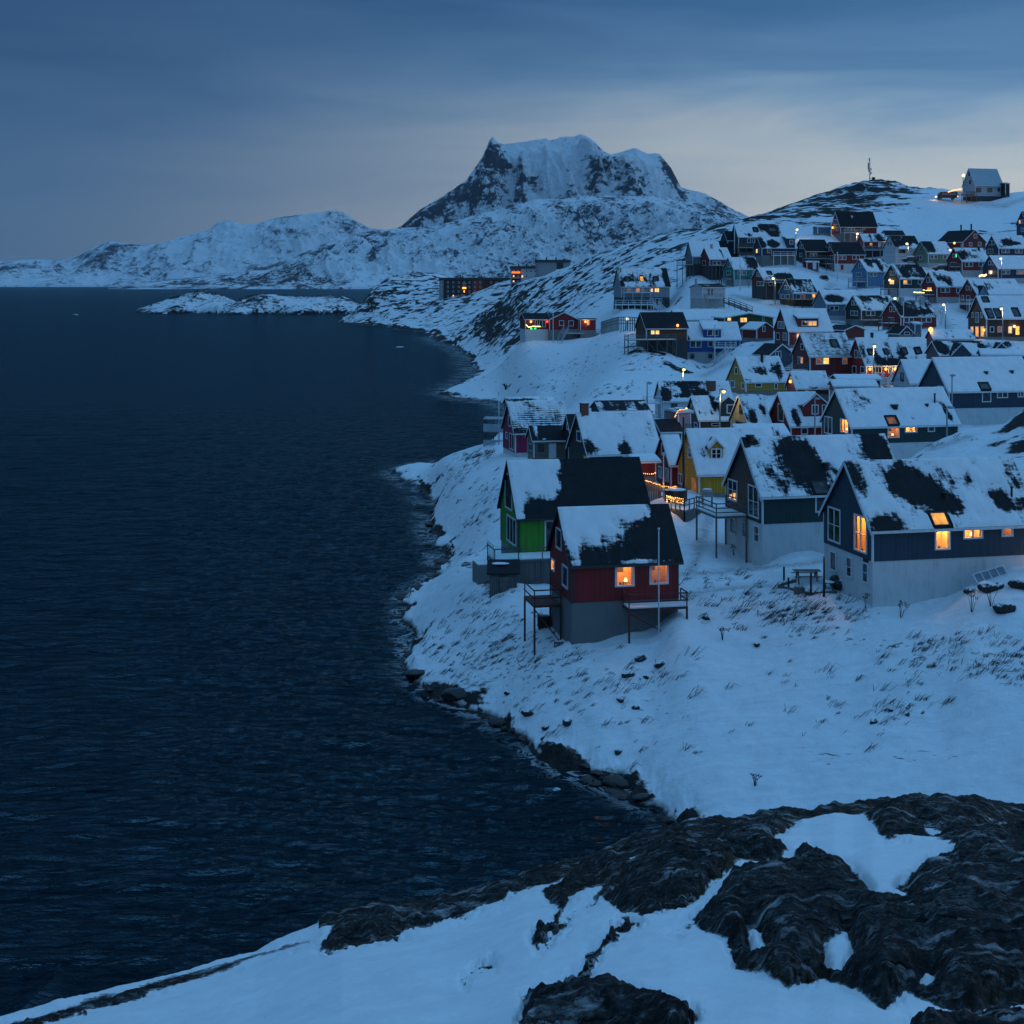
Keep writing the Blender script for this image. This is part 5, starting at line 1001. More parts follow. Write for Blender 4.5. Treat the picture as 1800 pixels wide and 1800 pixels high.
def rock_far(u,v,r1,r2,t): return .46+.9*(.6-r1)+.5*(r2-.5)+.55*gp(u,v,600,396,35,13,30)+.45*gp(u,v,530,410,45,8,5)+.2*gp(u,v,180,450,40,20)
range_mesh('far_mountains', FARM, -700,920, 16500,20000,24000, lambda t,u: t**.8, 41, .7, mount_mat('far_snow_rock', .002, (.06,.065,.075), 4), rock_far, 620, 170, .6)
def island(name, pts, u0, u1, Dm, half, seed):
    u = np.linspace(u0,u1,260); t = np.linspace(-1,1,60); Ug,Tg = np.meshgrid(u,t); D = Dm+Tg*half*(1+.15*np.sin(Ug*.05))
    zs = (500-skyl(pts,Ug))/F*Dm+HC; X = (Ug-900)/F*D
    r1 = ridged(X*.02,D*.012,5,seed); r2 = fbm(X*.1,D*.1,4,seed+3)
    Z = zs*np.sqrt(np.clip(1-Tg**2,0,1))*(.85+.35*(r1-.5)+.3*(r2-.5))-1.0
    rk = .46+.6*(r1-.5)+.5*sst(4,0,Z)+.25*(r2-.5)+.35*sst(.8,1.,Z/np.maximum(zs,1))
    return tag(gridmesh(name,X,D,Z,M_ISL,{'rock':rk}), kind='structure')
M_ISL = mount_mat('island_snow_rock', .03, (.025,.025,.028), 6)
island('island', [(228,552),(245,540),(270,531),(300,521),(330,513),(350,510),(372,512),(395,518),(415,526),(440,545),(455,553)], 228,456,1560,130,5)
island('island', [(385,553),(405,535),(420,524),(440,518),(470,513),(500,517),(530,519),(560,518),(600,518),(622,525),(640,540),(655,553)], 385,655,1500,110,9)
# ------------------------------------------------------------------ the rock the photographer stands on
EDGE = [(-600,2000),(-200,1850),(0,1790),(150,1745),(300,1708),(450,1668),(600,1604),(690,1592),(787,1579),(850,1562),(920,1537),(1027,1512),(1080,1492),(1133,1473),(1180,1460),(1267,1446),(1367,1426),(1420,1430),(1467,1418),(1500,1420),(1533,1410),(1600,1404),(1650,1402),(1700,1401),(1740,1410),(1767,1418),(1800,1418),(1900,1425),(2300,1440)]
ROCKS = [[(560,1662),(600,1600),(690,1588),(787,1575),(850,1558),(920,1532),(1030,1506),(1130,1468),(1180,1455),(1270,1440),(1370,1420),(1400,1442),(1360,1466),(1385,1492),(1360,1499),(1290,1516),(1262,1546),(1200,1585),(1130,1600),(1085,1592),(1060,1562),(1082,1545),(1045,1570),(1000,1605),(952,1668),(938,1645),(985,1592),(958,1567),(1003,1537),(930,1562),(850,1588),(700,1640)],
 [(1236,1572),(1290,1530),(1380,1492),(1430,1488),(1490,1512),(1535,1560),(1560,1580),(1602,1582),(1572,1552),(1600,1527),(1640,1502),(1690,1484),(1600,1462),(1560,1474),(1540,1447),(1520,1425),(1590,1395),(1800,1400),(6800,1420),(6800,1735),(1900,1745),(1800,1762),(1700,1768),(1600,1742),(1560,1760),(1480,1718),(1440,1700),(1392,1728),(1340,1702),(1298,1690),(1276,1642),(1216,1612)],
 [(925,1745),(1008,1718),(1080,1735),(1160,1755),(1222,1772),(1200,1830),(900,1830)],[(812,1722),(862,1678),(868,1684),(830,1704)],[(1590,1795),(1700,1772),(1850,1778),(6800,1800),(6800,1900),(1590,1900)],
 [(1095,1602),(1125,1612),(1060,1665),(1018,1722),(998,1718),(1040,1680)],[(0,1800),(150,1752),(300,1712),(450,1672),(560,1640),(520,1650),(330,1715),(160,1765),(0,1815)],[(1160,1630),(1215,1590),(1225,1608),(1180,1635)]]
SNOWS = [[(1400,1486),(1360,1496),(1290,1514),(1260,1546),(1203,1588),(1140,1612),(1105,1655),(1150,1655),(1218,1612),(1250,1576),(1300,1534),(1390,1512)],[(1478,1508),(1540,1500),(1610,1522),(1572,1556),(1596,1584),(1540,1576),(1525,1548)],[(1400,1475),(1500,1468),(1640,1488),(1600,1500),(1480,1498)],[(1610,1444),(1700,1443),(1760,1448),(1690,1453)],[(1010,1560),(1060,1545),(1040,1575),(975,1625),(985,1600)],[(1312,1622),(1330,1620),(1345,1645),(1335,1662),(1318,1650)],[(1446,1642),(1488,1624),(1506,1668),(1482,1702),(1455,1690)],[(1617,1712),(1632,1706),(1650,1725),(1622,1730)],[(1622,1450),(1662,1456),(1642,1466)],[(1652,1441),(1745,1449),(1700,1453)],[(1745,1440),(1810,1438),(1800,1450)],[(1090,1508),(1135,1500),(1110,1512)],[(1225,1478),(1255,1470),(1240,1482)],[(1785,1465),(1820,1468),(1800,1475)]]
def poly_sd(poly, u, v):
    """signed distance to a polygon, positive inside"""
    p = np.array(poly, float); q = np.roll(p,-1,0); ins = np.zeros(u.shape,bool); dm = np.full(u.shape,1e9)
    for (x0,y0),(x1,y1) in zip(p,q):
        c = ((y0>v)!=(y1>v)); ins ^= c&(u < (x1-x0)*(v-y0)/((y1-y0) or 1e-9)+x0)
        l = (x1-x0)**2+(y1-y0)**2+1e-9; t = np.clip(((u-x0)*(x1-x0)+(v-y0)*(y1-y0))/l,0,1)
        dm = np.minimum(dm, np.hypot(u-x0-t*(x1-x0), v-y0-t*(y1-y0)))
    return np.where(ins,dm,-dm)
fu = np.concatenate([np.linspace(-4000,-500,70)[:-1], np.linspace(-500,2250,900), np.linspace(2250,6500,200)[1:]]); ft = np.concatenate([np.linspace(0,1,360), 1+np.linspace(.01,1,60)**1.5*4])
FU, FT = np.meshgrid(fu, ft)
ve = skyl(EDGE, FU)-500; dz_e = 5.2+.3*np.sin(FU*.004); De = dz_e*F/ve
De = De*np.interp(FU,[-500,0,900,2250],[1.0,1,1,1]); dz_e = ve/F*De
Dn = 3.2; dz_n = 2.05
Dg = np.where(FT<=1, Dn+(De-Dn)*np.clip(FT,0,1), De+(FT-1)*11)
dzz = np.where(FT<=1, dz_n+(dz_e-dz_n)*np.clip(FT,0,1)**.95, dz_e+(FT-1)*11*.95+ (1-np.exp(-(FT-1)*6))*.35)
FV = 500+dzz/Dg*F
wob = (1-.8*sst(.8,.97,FT))*(26*(fbm(FU*.018,FV*.03,4,81)-.5)+22*(fbm(FU*.06,FV*.09,4,83)-.5)+9*(fbm(FU*.22,FV*.3,2,85)-.5))
sd_ = np.full(FU.shape,-1e9)
for q in ROCKS: sd_ = np.maximum(sd_, poly_sd(q, FU+wob, FV+wob*.6))
for q in SNOWS: sd_ = np.minimum(sd_, -poly_sd(q, FU+wob*.5, FV+wob*.4))
FX = (FU-900)/F*Dg
sd_ = np.where((FT>.95)&(FU>560), np.maximum(sd_, (FT-.955)*400), sd_)
rk = sst(-9,9,sd_)*(FT<=1)+(FT>1)
lift = .07*sst(0,30,sd_)+.06*sst(20,90,sd_)
rn = fbm(FX*1.3,Dg*1.3,6,91,.55); rn2 = ridged(FX*2.2+.4*Dg,Dg*1.4,5,93,.6)
FZ = HC-dzz+np.where(FT<=1, lift+rk*((rn-.5)*.20*(1-.6*sst(.85,1,FT))+(rn2-.6)*.11*(.4+1.2*fbm(FX*.9,Dg*.9,2,103))*(1-.5*sst(.85,1,FT))+(ridged(FX*1.1-Dg*.8,FX*3.2+Dg*2.6,5,101,.55)-.6)*.05*(1-.5*sst(.85,1,FT))), 0)+rk*(fbm(FX*7,Dg*5,4,105,.6)-.5)*.07*(FT<=1)+(1-rk)*((fbm(FX*.8,Dg*.8,4,95)-.5)*.12+(fbm(FX*9,Dg*9,3,97)-.5)*.012)-(.03)*np.exp(-(sd_/8)**2)
FZ = np.maximum(FZ, -1.0)
def rock_mat():
    m, nt, b = newmat('foreground_rock_snow')
    tc = nd(nt,'ShaderNodeTexCoord'); at_ = nd(nt,'ShaderNodeAttribute', attribute_name='rock'); ag = nd(nt,'ShaderNodeAttribute', attribute_name='edge')
    n1 = noise(nt, tc.outputs['Object'], 2.2, 8, .65); n2 = noise(nt, tc.outputs['Object'], 14, 8, .7); n3 = noise(nt, tc.outputs['Object'], 60, 4, .6)
    v = mth(nt,'ADD', mth(nt,'MULTIPLY', mth(nt,'SUBTRACT',n2,.5), .9), mth(nt,'MULTIPLY', mth(nt,'SUBTRACT',n1,.5), .5))
    t = mth(nt,'ADD', at_.outputs['Fac'], v); fac = mth(nt,'MULTIPLY', mth(nt,'SUBTRACT', t, .42), 5.0, clamp=True)
    rc = ramp(nt, [(.3,(.004,.004,.0045)),(.45,(.013,.0135,.014)),(.57,(.038,.04,.042)),(.7,(.17,.18,.185))], n2)
    n4 = noise(nt, tc.outputs['Object'], 24, 6, .7, .5)
    lich = mth(nt,'MULTIPLY', mth(nt,'SUBTRACT', mth(nt,'ADD',mth(nt,'MULTIPLY',n1,.45),mth(nt,'MULTIPLY',n4,.55)),   .535), 9.0, clamp=True)
    rc2 = mixc(nt, mth(nt,'MULTIPLY',lich,.75), rc.outputs[0], (.24,.26,.25))
    md = nd(nt,'ShaderNodeMapping'); lk(nt, tc.outputs['Object'], md.inputs[0]); md.inputs['Rotation'].default_value = (0,0,R(-38)); md.inputs['Scale'].default_value = (1.0,3.2,2.0)
    dust = mth(nt,'MULTIPLY', mth(nt,'SUBTRACT', mth(nt,'ADD',mth(nt,'MULTIPLY',noise(nt, md.outputs[0], 2.6, 9, .72, .5),.78),mth(nt,'MULTIPLY',n1,.22)), .53), 7.0, clamp=True)
    vo = nd(nt,'ShaderNodeTexVoronoi', feature='DISTANCE_TO_EDGE'); wv = nd(nt,'ShaderNodeMapping'); lk(nt, tc.outputs['Object'], wv.inputs[0]); wv.inputs['Rotation'].default_value = (0,0,R(35)); wv.inputs['Scale'].default_value = (.55,1.5,1.2)
    nv = nd(nt,'ShaderNodeTexNoise'); nv.inputs['Scale'].default_value = 1.5; nv.inputs['Detail'].default_value = 5; lk(nt, tc.outputs['Object'], nv.inputs['Vector'])
    va = nd(nt,'ShaderNodeVectorMath', operation='MULTIPLY_ADD'); lk(nt, nv.outputs['Color'], va.inputs[0]); va.inputs[1].default_value = (.8,.8,.8); lk(nt, wv.outputs[0], va.inputs[2]); lk(nt, va.outputs[0], vo.inputs['Vector']); vo.inputs['Scale'].default_value = 1.3
    crack = mth(nt,'SUBTRACT', 1.0, mth(nt,'MULTIPLY', vo.outputs['Distance'], 26.0), clamp=True)
    rc2 = mixc(nt, mth(nt,'MULTIPLY',crack,.85), rc2, (.004,.004,.004))
    gr = mixc(nt, mth(nt,'MULTIPLY', ag.outputs['Fac'], mth(nt,'MULTIPLY', mth(nt,'SUBTRACT',n1,.4), 4, clamp=True)), rc2, (.055,.035,.014))
    sc = ramp(nt, [(.3,(.74,.77,.8)),(.7,(.85,.87,.9))], n1)
    fac = mth(nt,'MULTIPLY', fac, mth(nt,'SUBTRACT',1.0,dust))
    col = mixc(nt, fac, sc.outputs[0], gr); lk(nt, col, b.inputs['Base Color']); b.inputs['Roughness'].default_value = .85; b.inputs['Specular IOR Level'].default_value = .2
    h = mth(nt,'ADD', mth(nt,'MULTIPLY', mth(nt,'ADD',mth(nt,'MULTIPLY',n2,.7),mth(nt,'MULTIPLY',n3,.25)), mth(nt,'ADD',mth(nt,'MULTIPLY',fac,.9),.1)), mth(nt,'MULTIPLY',n1,.3))
    h = mth(nt,'SUBTRACT', h, mth(nt,'MULTIPLY', mth(nt,'MULTIPLY',crack,fac), .5))
    bump(nt, h, 1.0, .09, b); return m
edge = np.exp(-(sd_/14)**2)*(fbm(FU*.01,FV*.02,3,99)>.47)*(FU>-100)
edge = np.maximum(edge, .9*sst(.97,1.0,FT)*(fbm(FU*.012,FV*.0+3,3,98)>.42))
rockfg = gridmesh('rock_ledge', FX, Dg, FZ, rock_mat(), {'rock': rk, 'edge': edge}); tag(rockfg, kind='structure')
# ------------------------------------------------------------------ houses
hDG.decks = [dict(x=(-2.7,-.06), y=(2.8,7.2), z=3.35, rail=1.05, slats=3, depth=5.5, npost=2)]
hRED.decks = [dict(x=(-2.0,-.06), y=(2.4,5.6), z=2.1, rail=1.05, slats=2, depth=3.6, mat=M_REDWOOD, brace=True, npost=2, snow=False),
              dict(x=(3.5,7.6), y=(-1.5,-.06), z=2.45, rail=.95, slats=2, depth=3.2, mat=M_REDWOOD, npost=2, name='terrace', brace=True)]
def green_extra(h, root):
    T = tf(h); dk = make_deck(h, root, x=(-2.6,3.3), y=(-2.7,-.06), z=2.35, rail=.95, slats=1, depth=4.5, npost=4, fill=W_FENCE, name='terrace')
    gl = MC.get('clear_glass')
    for (a,b,c,d) in ((-2.62,-2.59,-2.55,-.2),(-2.5,-.4,-2.72,-2.69)):
        mb = MB(); mb.box(a,b,c,d,2.4,3.55,T); build('glass_panel', mb, M_CLEAR, dk)
    mb = MB(); mb.box(-3.9,-2.75,-2.6,-.6,-3,2.05,T); wl = build('retaining_wall', mb, B_GREY, root)
    mb = MB(); mb.box(-3.85,-2.8,-2.55,-.65,2.052,2.12,T); build('wall_snow', mb, M_SNOW, wl)
hGREEN.extra = green_extra
h24.dormers = [dict(u=(1210,1325), v=(1062,1170,1190), wall=W_LBLUE, snow=.0, trim=M_GREYTRIM)]
H('playhouse','b',385,448,500,568,930,985,1040,1047,'little bright blue playhouse on the snow below the bright red house', W=1.9, wall=W_BLUE, base=B_GREY, snow=-.4, cat='playhouse', trimw=.08, ov=.1)
H('garden_shed','b',392,256,286,446,738,752,858,862,'small dark red shed with a white door below the black green house', W=2.4, wall=W_DRED, base=B_GREY, snow=.6, cat='shed', trimw=.06, ov=.1, a=14, wins=[('s',365,755,412,850,0,1,1,'door')])
def clear_glass():
    m, nt, b = newmat('clear_glass'); b.inputs['Base Color'].default_value = (.75,.9,.88,1); b.inputs['Roughness'].default_value = .03
    b.inputs['Transmission Weight'].default_value = 1.0; b.inputs['IOR'].default_value = 1.1; return m
M_CLEAR = clear_glass()
for h_, dk_ in ((h31,dict(x=(-3.2,-.1), y=(.3,4.2), z=1.0, rail=1.0, depth=4)),(h27,dict(x=(-2.8,-.1), y=(.4,4.0), z=1.1, rail=1.0, mat=W_TIMBER, depth=4)),(h26,dict(x=(-.6,8.0), y=(-1.7,-.05), z=1.4, rail=.9, slats=2, depth=4)),(h9,dict(x=(-.8,7.6), y=(-2.0,-.05), z=1.5, rail=1.0, mat=W_TIMBER, slats=4, depth=4)),
                (h16,dict(x=(-2.4,-.1), y=(.6,4.4), z=1.3, rail=.9, depth=4)),(h35,dict(x=(-3.0,-.1), y=(-.6,4.8), z=2.5, rail=1.0, mat=M_GREYTRIM, depth=4)),(h21,dict(x=(-2.6,-.1), y=(.3,3.6), z=1.0, rail=.9, depth=4)),(h24,dict(x=(-2.4,-.1), y=(-.4,3.6), z=1.6, rail=1.1, mat=M_WHITE, depth=5)),
                (h20,dict(x=(-2.2,-.1), y=(.3,3.6), z=.9, rail=.9, depth=4)),(h6,dict(x=(-2.0,-.1), y=(.4,3.6), z=1.6, rail=.9, depth=4)),(h12,dict(x=(-2.2,-.1), y=(.4,4.0), z=2.2, rail=.9, depth=5))):
    h_.decks = list(h_.decks)+[dk_]
for h in HOUSES: make_house(h)
# ------------------------------------------------------------------ lamps
WARM = (1.0,.62,.28); YEL = (1.0,.85,.35); PINKW = (1.0,.72,.5)
M_BULBW = emit('lamp_glow_white', (1.0,.78,.42), 2.0); M_BULBY = emit('lamp_glow_yellow', (1.0,.85,.30), 2.0); M_BULBO = emit('lamp_glow_orange', (1.0,.42,.10), 2.6); M_BULBR = emit('lamp_glow_red', (1.0,.06,.02), 2.5)
def point(parent, loc, power, col, r=.12):
    l = bpy.data.lights.new('lamp_light','POINT'); l.energy = power; l.color = col; l.shadow_soft_size = r
    o = bpy.data.objects.new('lamp_light', l); COL.objects.link(o); o.parent = parent; o.location = loc; return o
def street_lamp(label, u, vh, D, ub=None, lit=1, arm=1.0, power=120, bulb=None):
    hd = P(u, vh, D); ub = ub if ub is not None else u+2.0
    bx = (ub-900)/F*D; gz = float(ground(bx, D)); hh = hd.z-gz
    if hh < 3: hh = 5.0; gz = hd.z-hh
    t = empty('street_lamp', (bx, D, gz), label, 'street lamp', 'street lamps along the snowy lanes')
    dx = hd.x-bx
    mb = MB(); mb.tube([(0,0,-1.5),(0,0,hh*.5),(0,0,hh+.25)], .10+.00012*D, 8, .06+.0001*D); build('pole', mb, M_METAL, t, True)
    mb = MB(); mb.tube([(0,0,hh+.18),(dx*.5,-.02,hh+.3),(dx,0,hh+.22)], .05+.0001*D, 6); build('arm', mb, M_METAL, t, True)
    mb = MB(); mb.ball((dx,0,hh+.15), .3, (1.25,.7,.45), 10, 6); build('lamp_head', mb, M_GREYTRIM, t, True)
    r = .10+.00055*D
    if lit:
        mb = MB(); mb.ball((dx,-.1,hh-.02-r*.2), r, (1.15,1,.9), 12, 8); build('bulb', mb, bulb or M_BULBW, t, True)
        point(t, (dx,-.15-r,hh-.35-r), power, YEL if bulb is M_BULBY else PINKW)
for a in [
 ('street lamp on the snow slope above the dark blue porch house',1401,403,430,1399),
 ('yellow lit street lamp over the dark red house on posts',1359,489,352,1362.5,1,1,110,M_BULBY),
 ('street lamp in front of the topmost dark red house',1507,410.5,424,1506,1,1,150),
 ('street lamp before the third white house of the upper row',1594,428,392,1596.5),
 ('street lamp at the right end of the sage green house',1670,439,385,1672),
 ('street lamp standing before the fully white roof of the dark blue house',1759,454,360,1760.5),
 ('street lamp on the slope above the dark log house',1494.5,514,345,1498),
 ('street lamp left of the red house with two brick chimneys',1573,524,322,1576.5,1,1,110,M_BULBY),
 ('tall street lamp alone on the open snow right of the two brick chimneys',1658.5,535,292,1662),
 ('street lamp in front of the big brown black house',1760,542,262,1762.5),
 ('street lamp before the red house with four skylights',1537,608,225,1535.3,1,1,120,M_BULBY),
 ('yellow globe street lamp on the open slope left of the ochre house',1202,649,236,1200.5,1,1,120,M_BULBY),
 ('large yellow globe street lamp over the brown black house',1272,687.5,184,1265.5,1,1,130,M_BULBY),
 ('unlit street lamp with a bent arm right of the black green pair',1672,719,158,1664.5,0),
 ('unlit street lamp at the left corner of the white house with porch',1143,675,222,1137.7,0),
 ('unlit street lamp in front of the long navy house',1675,662,178,1673.5,0),
 ('unlit street lamp before the red house with red dormer',1437,703,170,1432.5,0),
]: street_lamp(*a)
def wall_lamp(h, face, c, x, y, power, bulb=None, r=.14, col=WARM):
    q = on_face(h, face, cu(c,x), cv(c,y)); T = tf(h); o = .18
    pt = T(q.x,q.y-o,q.z) if face == 's' else T(q.x-o,q.y,q.z)
    mb = MB(); mb.ball(pt, r+.0004*h.D, (1,1,1.1), 10, 7); l = build('wall_lamp', mb, bulb or M_BULBO, h.root, True)
    pt2 = T(q.x,q.y-o-.35-r,q.z) if face == 's' else T(q.x-o-.35-r,q.y,q.z)
    point(h.root, pt2, power, col, .1)
for a in [(h32,'s','e',1113,965,38),(h32,'s','e',1323,965,38),(h32,'s','e',1443,965,38),(h25,'s','g',1668,702,25,M_BULBW),(h25,'g','g',1283,752,30),(h16,'g','b',1388,992,45,M_BULBW),(h21,'g','c',1375,890,30,M_BULBW),
          (h18,'g','c',875,505,45,M_BULBO),(h10,'g','b',636,300,40,M_BULBO),(h40,'g','e',85,1130,20),(h29,'s','e',180,533,14,M_BULBW),(h58b,'s','k',1530,770,30),(h58c,'s','k',1022,770,14),(h58c,'s','k',1172,770,8,M_BULBR,.12,(1,.1,.05)),(h13,'s','b',1330,492,20),(h56,'s','h',1430,990,16),(h44,'g','g',585,745,45,M_BULBO,.3),(h9,'s','b',374,1200,6)]: wall_lamp(*a)
# glow on the snow at the right edge comes from a lamp on the hidden half of the navy pair
hb2 = [h for h in HOUSES if h.label.startswith('lower roofed half joined')][0]
T2 = tf(hb2); mb = MB(); mb.ball(T2(1.6,-.2,2.2), .12); build('wall_lamp', mb, M_BULBO, hb2.root, True); point(hb2.root, T2(1.2,-1.0,2.1), 60, (1.0,.55,.28), .1)

# ------------------------------------------------------------------ string lights
def rope(label, pts, mat=None, r=.035, name='string_lights', power=0, col=(1,.4,.08), sag=.0):
    """a cord with small glowing bulbs from point to point"""
    pts = [Vector(p) for p in pts]; o = pts[0].copy(); t = empty(name, o, label, 'string lights')
    mb = MB(); mb.tube([p-o for p in pts], .012, 5); build('cord', mb, M_BLACK, t)
    mb = MB(); d = 0; k = 0
    for a, b in zip(pts, pts[1:]):
        n = max(2, int((b-a).length/.16))
        for i in range(n):
            q = a+(b-a)*(i/n)-o; mb.ball((q.x, q.y-.03, q.z+random.uniform(-.05,.04)), r*random.uniform(.8,1.35), n=6, m=4)
    build('bulb_chain', mb, mat or M_BULBO, t, True)
    if power:
        for a, b in zip(pts, pts[1:]):
            n = max(1, int((b-a).length/2.5))
            for i in range(n): q = a+(b-a)*((i+.5)/n)-o; point(t, (q.x,q.y-.3,q.z+.05), power, col, .15)
def px(c,x,y,D): return P(cu(c,x),cv(c,y),D)
rope('orange string lights along the wall of the low red annex', [px('m',1024,622,139.5),px('m',1060,618,139.5),px('m',1100,622,139.5),px('m',1133,614,139.5)], r=.05, power=10)
rope('orange string lights along the top of the board fence by the dark red house', [px('m',1030,652,132),px('m',1090,672,131.5),px('m',1150,692,131),px('m',1168,702,131)], r=.05, power=10)
rope('orange string lights on the railing before the narrow dark red house', [px('m',1170,703,130.6),px('m',1220,705,130.4),px('m',1264,703,130)], r=.05, power=8)
rope('dense string lights wound round the corner of the wooden deck', [px('m',1195,762,126),px('m',1250,775,125.6),px('m',1298,778,125.2),px('m',1296,806,125.2),px('m',1250,798,125.6),px('m',1197,782,126),px('m',1196,828,126),px('m',1198,770,126.2),px('m',1240,782,125.8),px('m',1292,792,125.3)], mat=emit('rope_glow',(1.0,.5,.12),2.2), r=.05, power=6, col=(1,.45,.12))
rope('orange string lights along the eave of the pink grey cabin', [px('j',648,540,156),px('j',690,462,156),px('j',740,450,156),px('j',780,445,156),px('j',800,425,156),px('j',818,452,156)], r=.06, power=6)
rope('yellow string lights along the left terrace of a red house', [px('c',345,1152,338),px('c',400,1155,338),px('c',490,1158,338)], mat=M_BULBY, r=.12, power=14, col=(1,.75,.3))
rope('short yellow string lights on the gable of a red house', [px('c',470,1125,340),px('c',530,1130,340),px('c',590,1126,340)], mat=M_BULBY, r=.09)
rope('yellow string lights on the dark headland wing', [px('k',980,800,368),px('k',1000,822,368),px('k',1050,812,368),px('k',1118,815,368)], mat=M_BULBY, r=.12, power=10, col=(1,.75,.2))
rope('two green glowing lights below the yellow string on the headland wing', [px('k',1022,835,368),px('k',1034,833,368)], mat=MC['green_window'], r=.2)
rope('two green glowing lights at the right below the yellow string on the headland wing', [px('k',1060,833,368),px('k',1070,832,368)], mat=MC['green_window'], r=.2)
rope('white and green light tangle on the ground beside the dark blue house', [px('c',1215,940,358),px('c',1245,925,358),px('c',1275,940,358),px('c',1305,915,358)], mat=M_BULBW, r=.22, power=20)
rope('orange garland on the fence left of the white hilltop house', [px('l',1280,303,515),px('l',1320,290,515),px('l',1370,283,515)], r=.16, power=10)

# ------------------------------------------------------------------ flagpoles and the black mast
def pole(name, label, cat, u, v0, v1, D, r, mat, cap=True):
    a, b = P(u,v1,D), P(u,v0,D); t = empty(name, a, label, cat, None); h_ = b.z-a.z
    mb = MB(); mb.tube([(0,0,-1.2),(0,0,h_)], r, 8, r*.6); build('pole', mb, mat, t, True)
    if cap: mb = MB(); mb.ball((0,0,h_+r), r*1.5); build('finial', mb, mat, t, True)
    return t
for lab,u,v0,v1,D in [('white flagpole in front of the dark red house nearest the sea',1158,931,1080,96.4),('white flagpole left of the magenta house',877,693,765,182),('white flagpole before the narrow dark red house',1166.3,798,856,130.5),
   ('white flagpole in front of the bright blue house',1256.7,573,638,293),('flagpole in front of the teal green house',1301,451,504,374),('flagpole on the snow before the bright red house',1472,445,492,388),
   ('white flagpole in front of the house with two brick chimneys',1588.2,532,588,300),('white flagpole at the left of the large grey house',1291,391,438,398),('flagpole before the white stairs of the red headland house',972.3,554,605,366)]:
    pole('flagpole', lab, 'flagpole', u, v0, v1, D, .03+.00026*D, M_WHITE)
t = pole('steel_chimney','tall thick black steel post rising past the deep yellow house','post',1201.5,733,868,131,.14,M_BLACK, False)
mb = MB(); hh = (868-733)/F*131
for k in range(9): mb.bar((.1,-.05,hh*(.3+.075*k)),(.32,-.05,hh*(.3+.075*k)),.03)
build('climbing_rungs', mb, M_BLACK, t)

# ------------------------------------------------------------------ ground furniture by the near houses
def thing_at(name, label, cat, u, v, D=None, group=None, dz=0.0):
    p = at(u,v) if D is None else P(u,v,D); p.z += dz
    return empty(name, p, label, cat, group)
dT = 1.0
t = thing_at('picnic_table','dark wooden picnic table with benches left of the navy house','picnic table',1418,1026)
dP = t.location.y; mb = MB(); w = .95
for k in range(5): mb.box(-w,w,-.38+.155*k,-.38+.155*k+.14,.72,.76)
build('table_top', mb, M_WOOD, t)
for sg in (-1,1):
    mb = MB(); mb.box(-w,w,sg*.72-.12,sg*.72+.12,.42,.46); build('bench_seat', mb, M_WOOD, t)
    for x in (-.65,.65):
        mb = MB(); mb.bar((x,sg*.2,.72),(x,sg*.62,-.25),.09,.05); build('leg', mb, M_WOOD, t)
for x in (-.65,.65):
    mb = MB(); mb.bar((x+.05,-.8,.39),(x+.05,.8,.39),.05,.09); build('crossbar', mb, M_WOOD, t)
t = thing_at('ground_deck','low dark timber deck frame with corner posts beside the picnic table','deck frame',1430,1050)
for a,b in (((1368,1034),(1425,1052)),((1425,1052),(1470,1046)),((1368,1034),(1400,1026))):
    A_, B_ = at(*a)-t.location, at(*b)-t.location; mb = MB(); mb.bar((A_.x,A_.y,A_.z+.08),(B_.x,B_.y,B_.z+.08),.12,.22); build('edge_beam', mb, M_WOOD, t)
for (u,v,hh) in ((1378,1028,.95),(1386,1036,.7),(1425.5,1049,1.6)):
    q = at(u,v)-t.location; mb = MB(); mb.box(q.x-.06,q.x+.06,q.y-.06,q.y+.06,q.z-.4,q.z+hh); build('corner_post', mb, M_BLACK, t)
t = thing_at('round_table','small round snow topped garden table on the timber deck','table',1457,1038)
mb = MB(); mb.tube([(0,0,.42),(0,0,.47)],.42,16); build('table_top', mb, M_WOOD, t)
mb = MB(); mb.tube([(0,0,.472),(0,0,.53)],.40,16,.34); build('snow_cap', mb, M_SNOW, t, False)
for k in range(4): mb = MB(); c,s = math.cos(k*1.57+.6),math.sin(k*1.57+.6); mb.bar((.3*c,.3*s,.42),(.36*c,.36*s,-.3),.05); build('leg', mb, M_WOOD, t)
M_TARP = plain('black_tarpaulin',(.012,.012,.014),.45)
t = thing_at('covered_sofa','black tarpaulin over garden furniture against the navy house, snow on its seat','covered furniture',1480,1042)
mb = MB(); mb.ball((0,.1,.35), .8, (1.0,.6,.55), 14, 9, .1, 3); mb.ball((-.35,.35,.65), .5, (.9,.5,.6), 12, 8, .08, 4); build('tarpaulin', mb, M_TARP, t, True)
mb = MB(); mb.ball((.15,-.18,.68), .38, (1.0,.6,.28), 12, 6, .1, 5); build('snow_patch', mb, M_SNOW, t, True)
t = thing_at('planter','small dark planter box on the timber deck corner','planter',1405,1048)
mb = MB(); mb.box(-.35,.35,-.2,.2,-.2,.42); build('box', mb, M_WOOD, t); mb = MB()
for k in range(9): mb.tube([(-.3+.075*k,0,.4),(-.34+.085*k,.05*(k%3-1),.62+.05*(k%4))],.012,4)
build('dry_plants', mb, plain('dry_stalks',(.05,.04,.03)), t)
t = thing_at('rubbish_bin','black bin at the front corner of the navy house','bin',1524,1058)
mb = MB(); mb.tube([(0,0,-.2),(0,0,.65)],.2,14,.24); build('body', mb, M_TARP, t, True); mb = MB(); mb.tube([(0,0,.652),(0,0,.7)],.26,14,.24); build('lid', mb, M_BLACK, t)
t = thing_at('oil_tank','black box shaped tank under the stilted balcony of the dark red house','tank',955,1110)
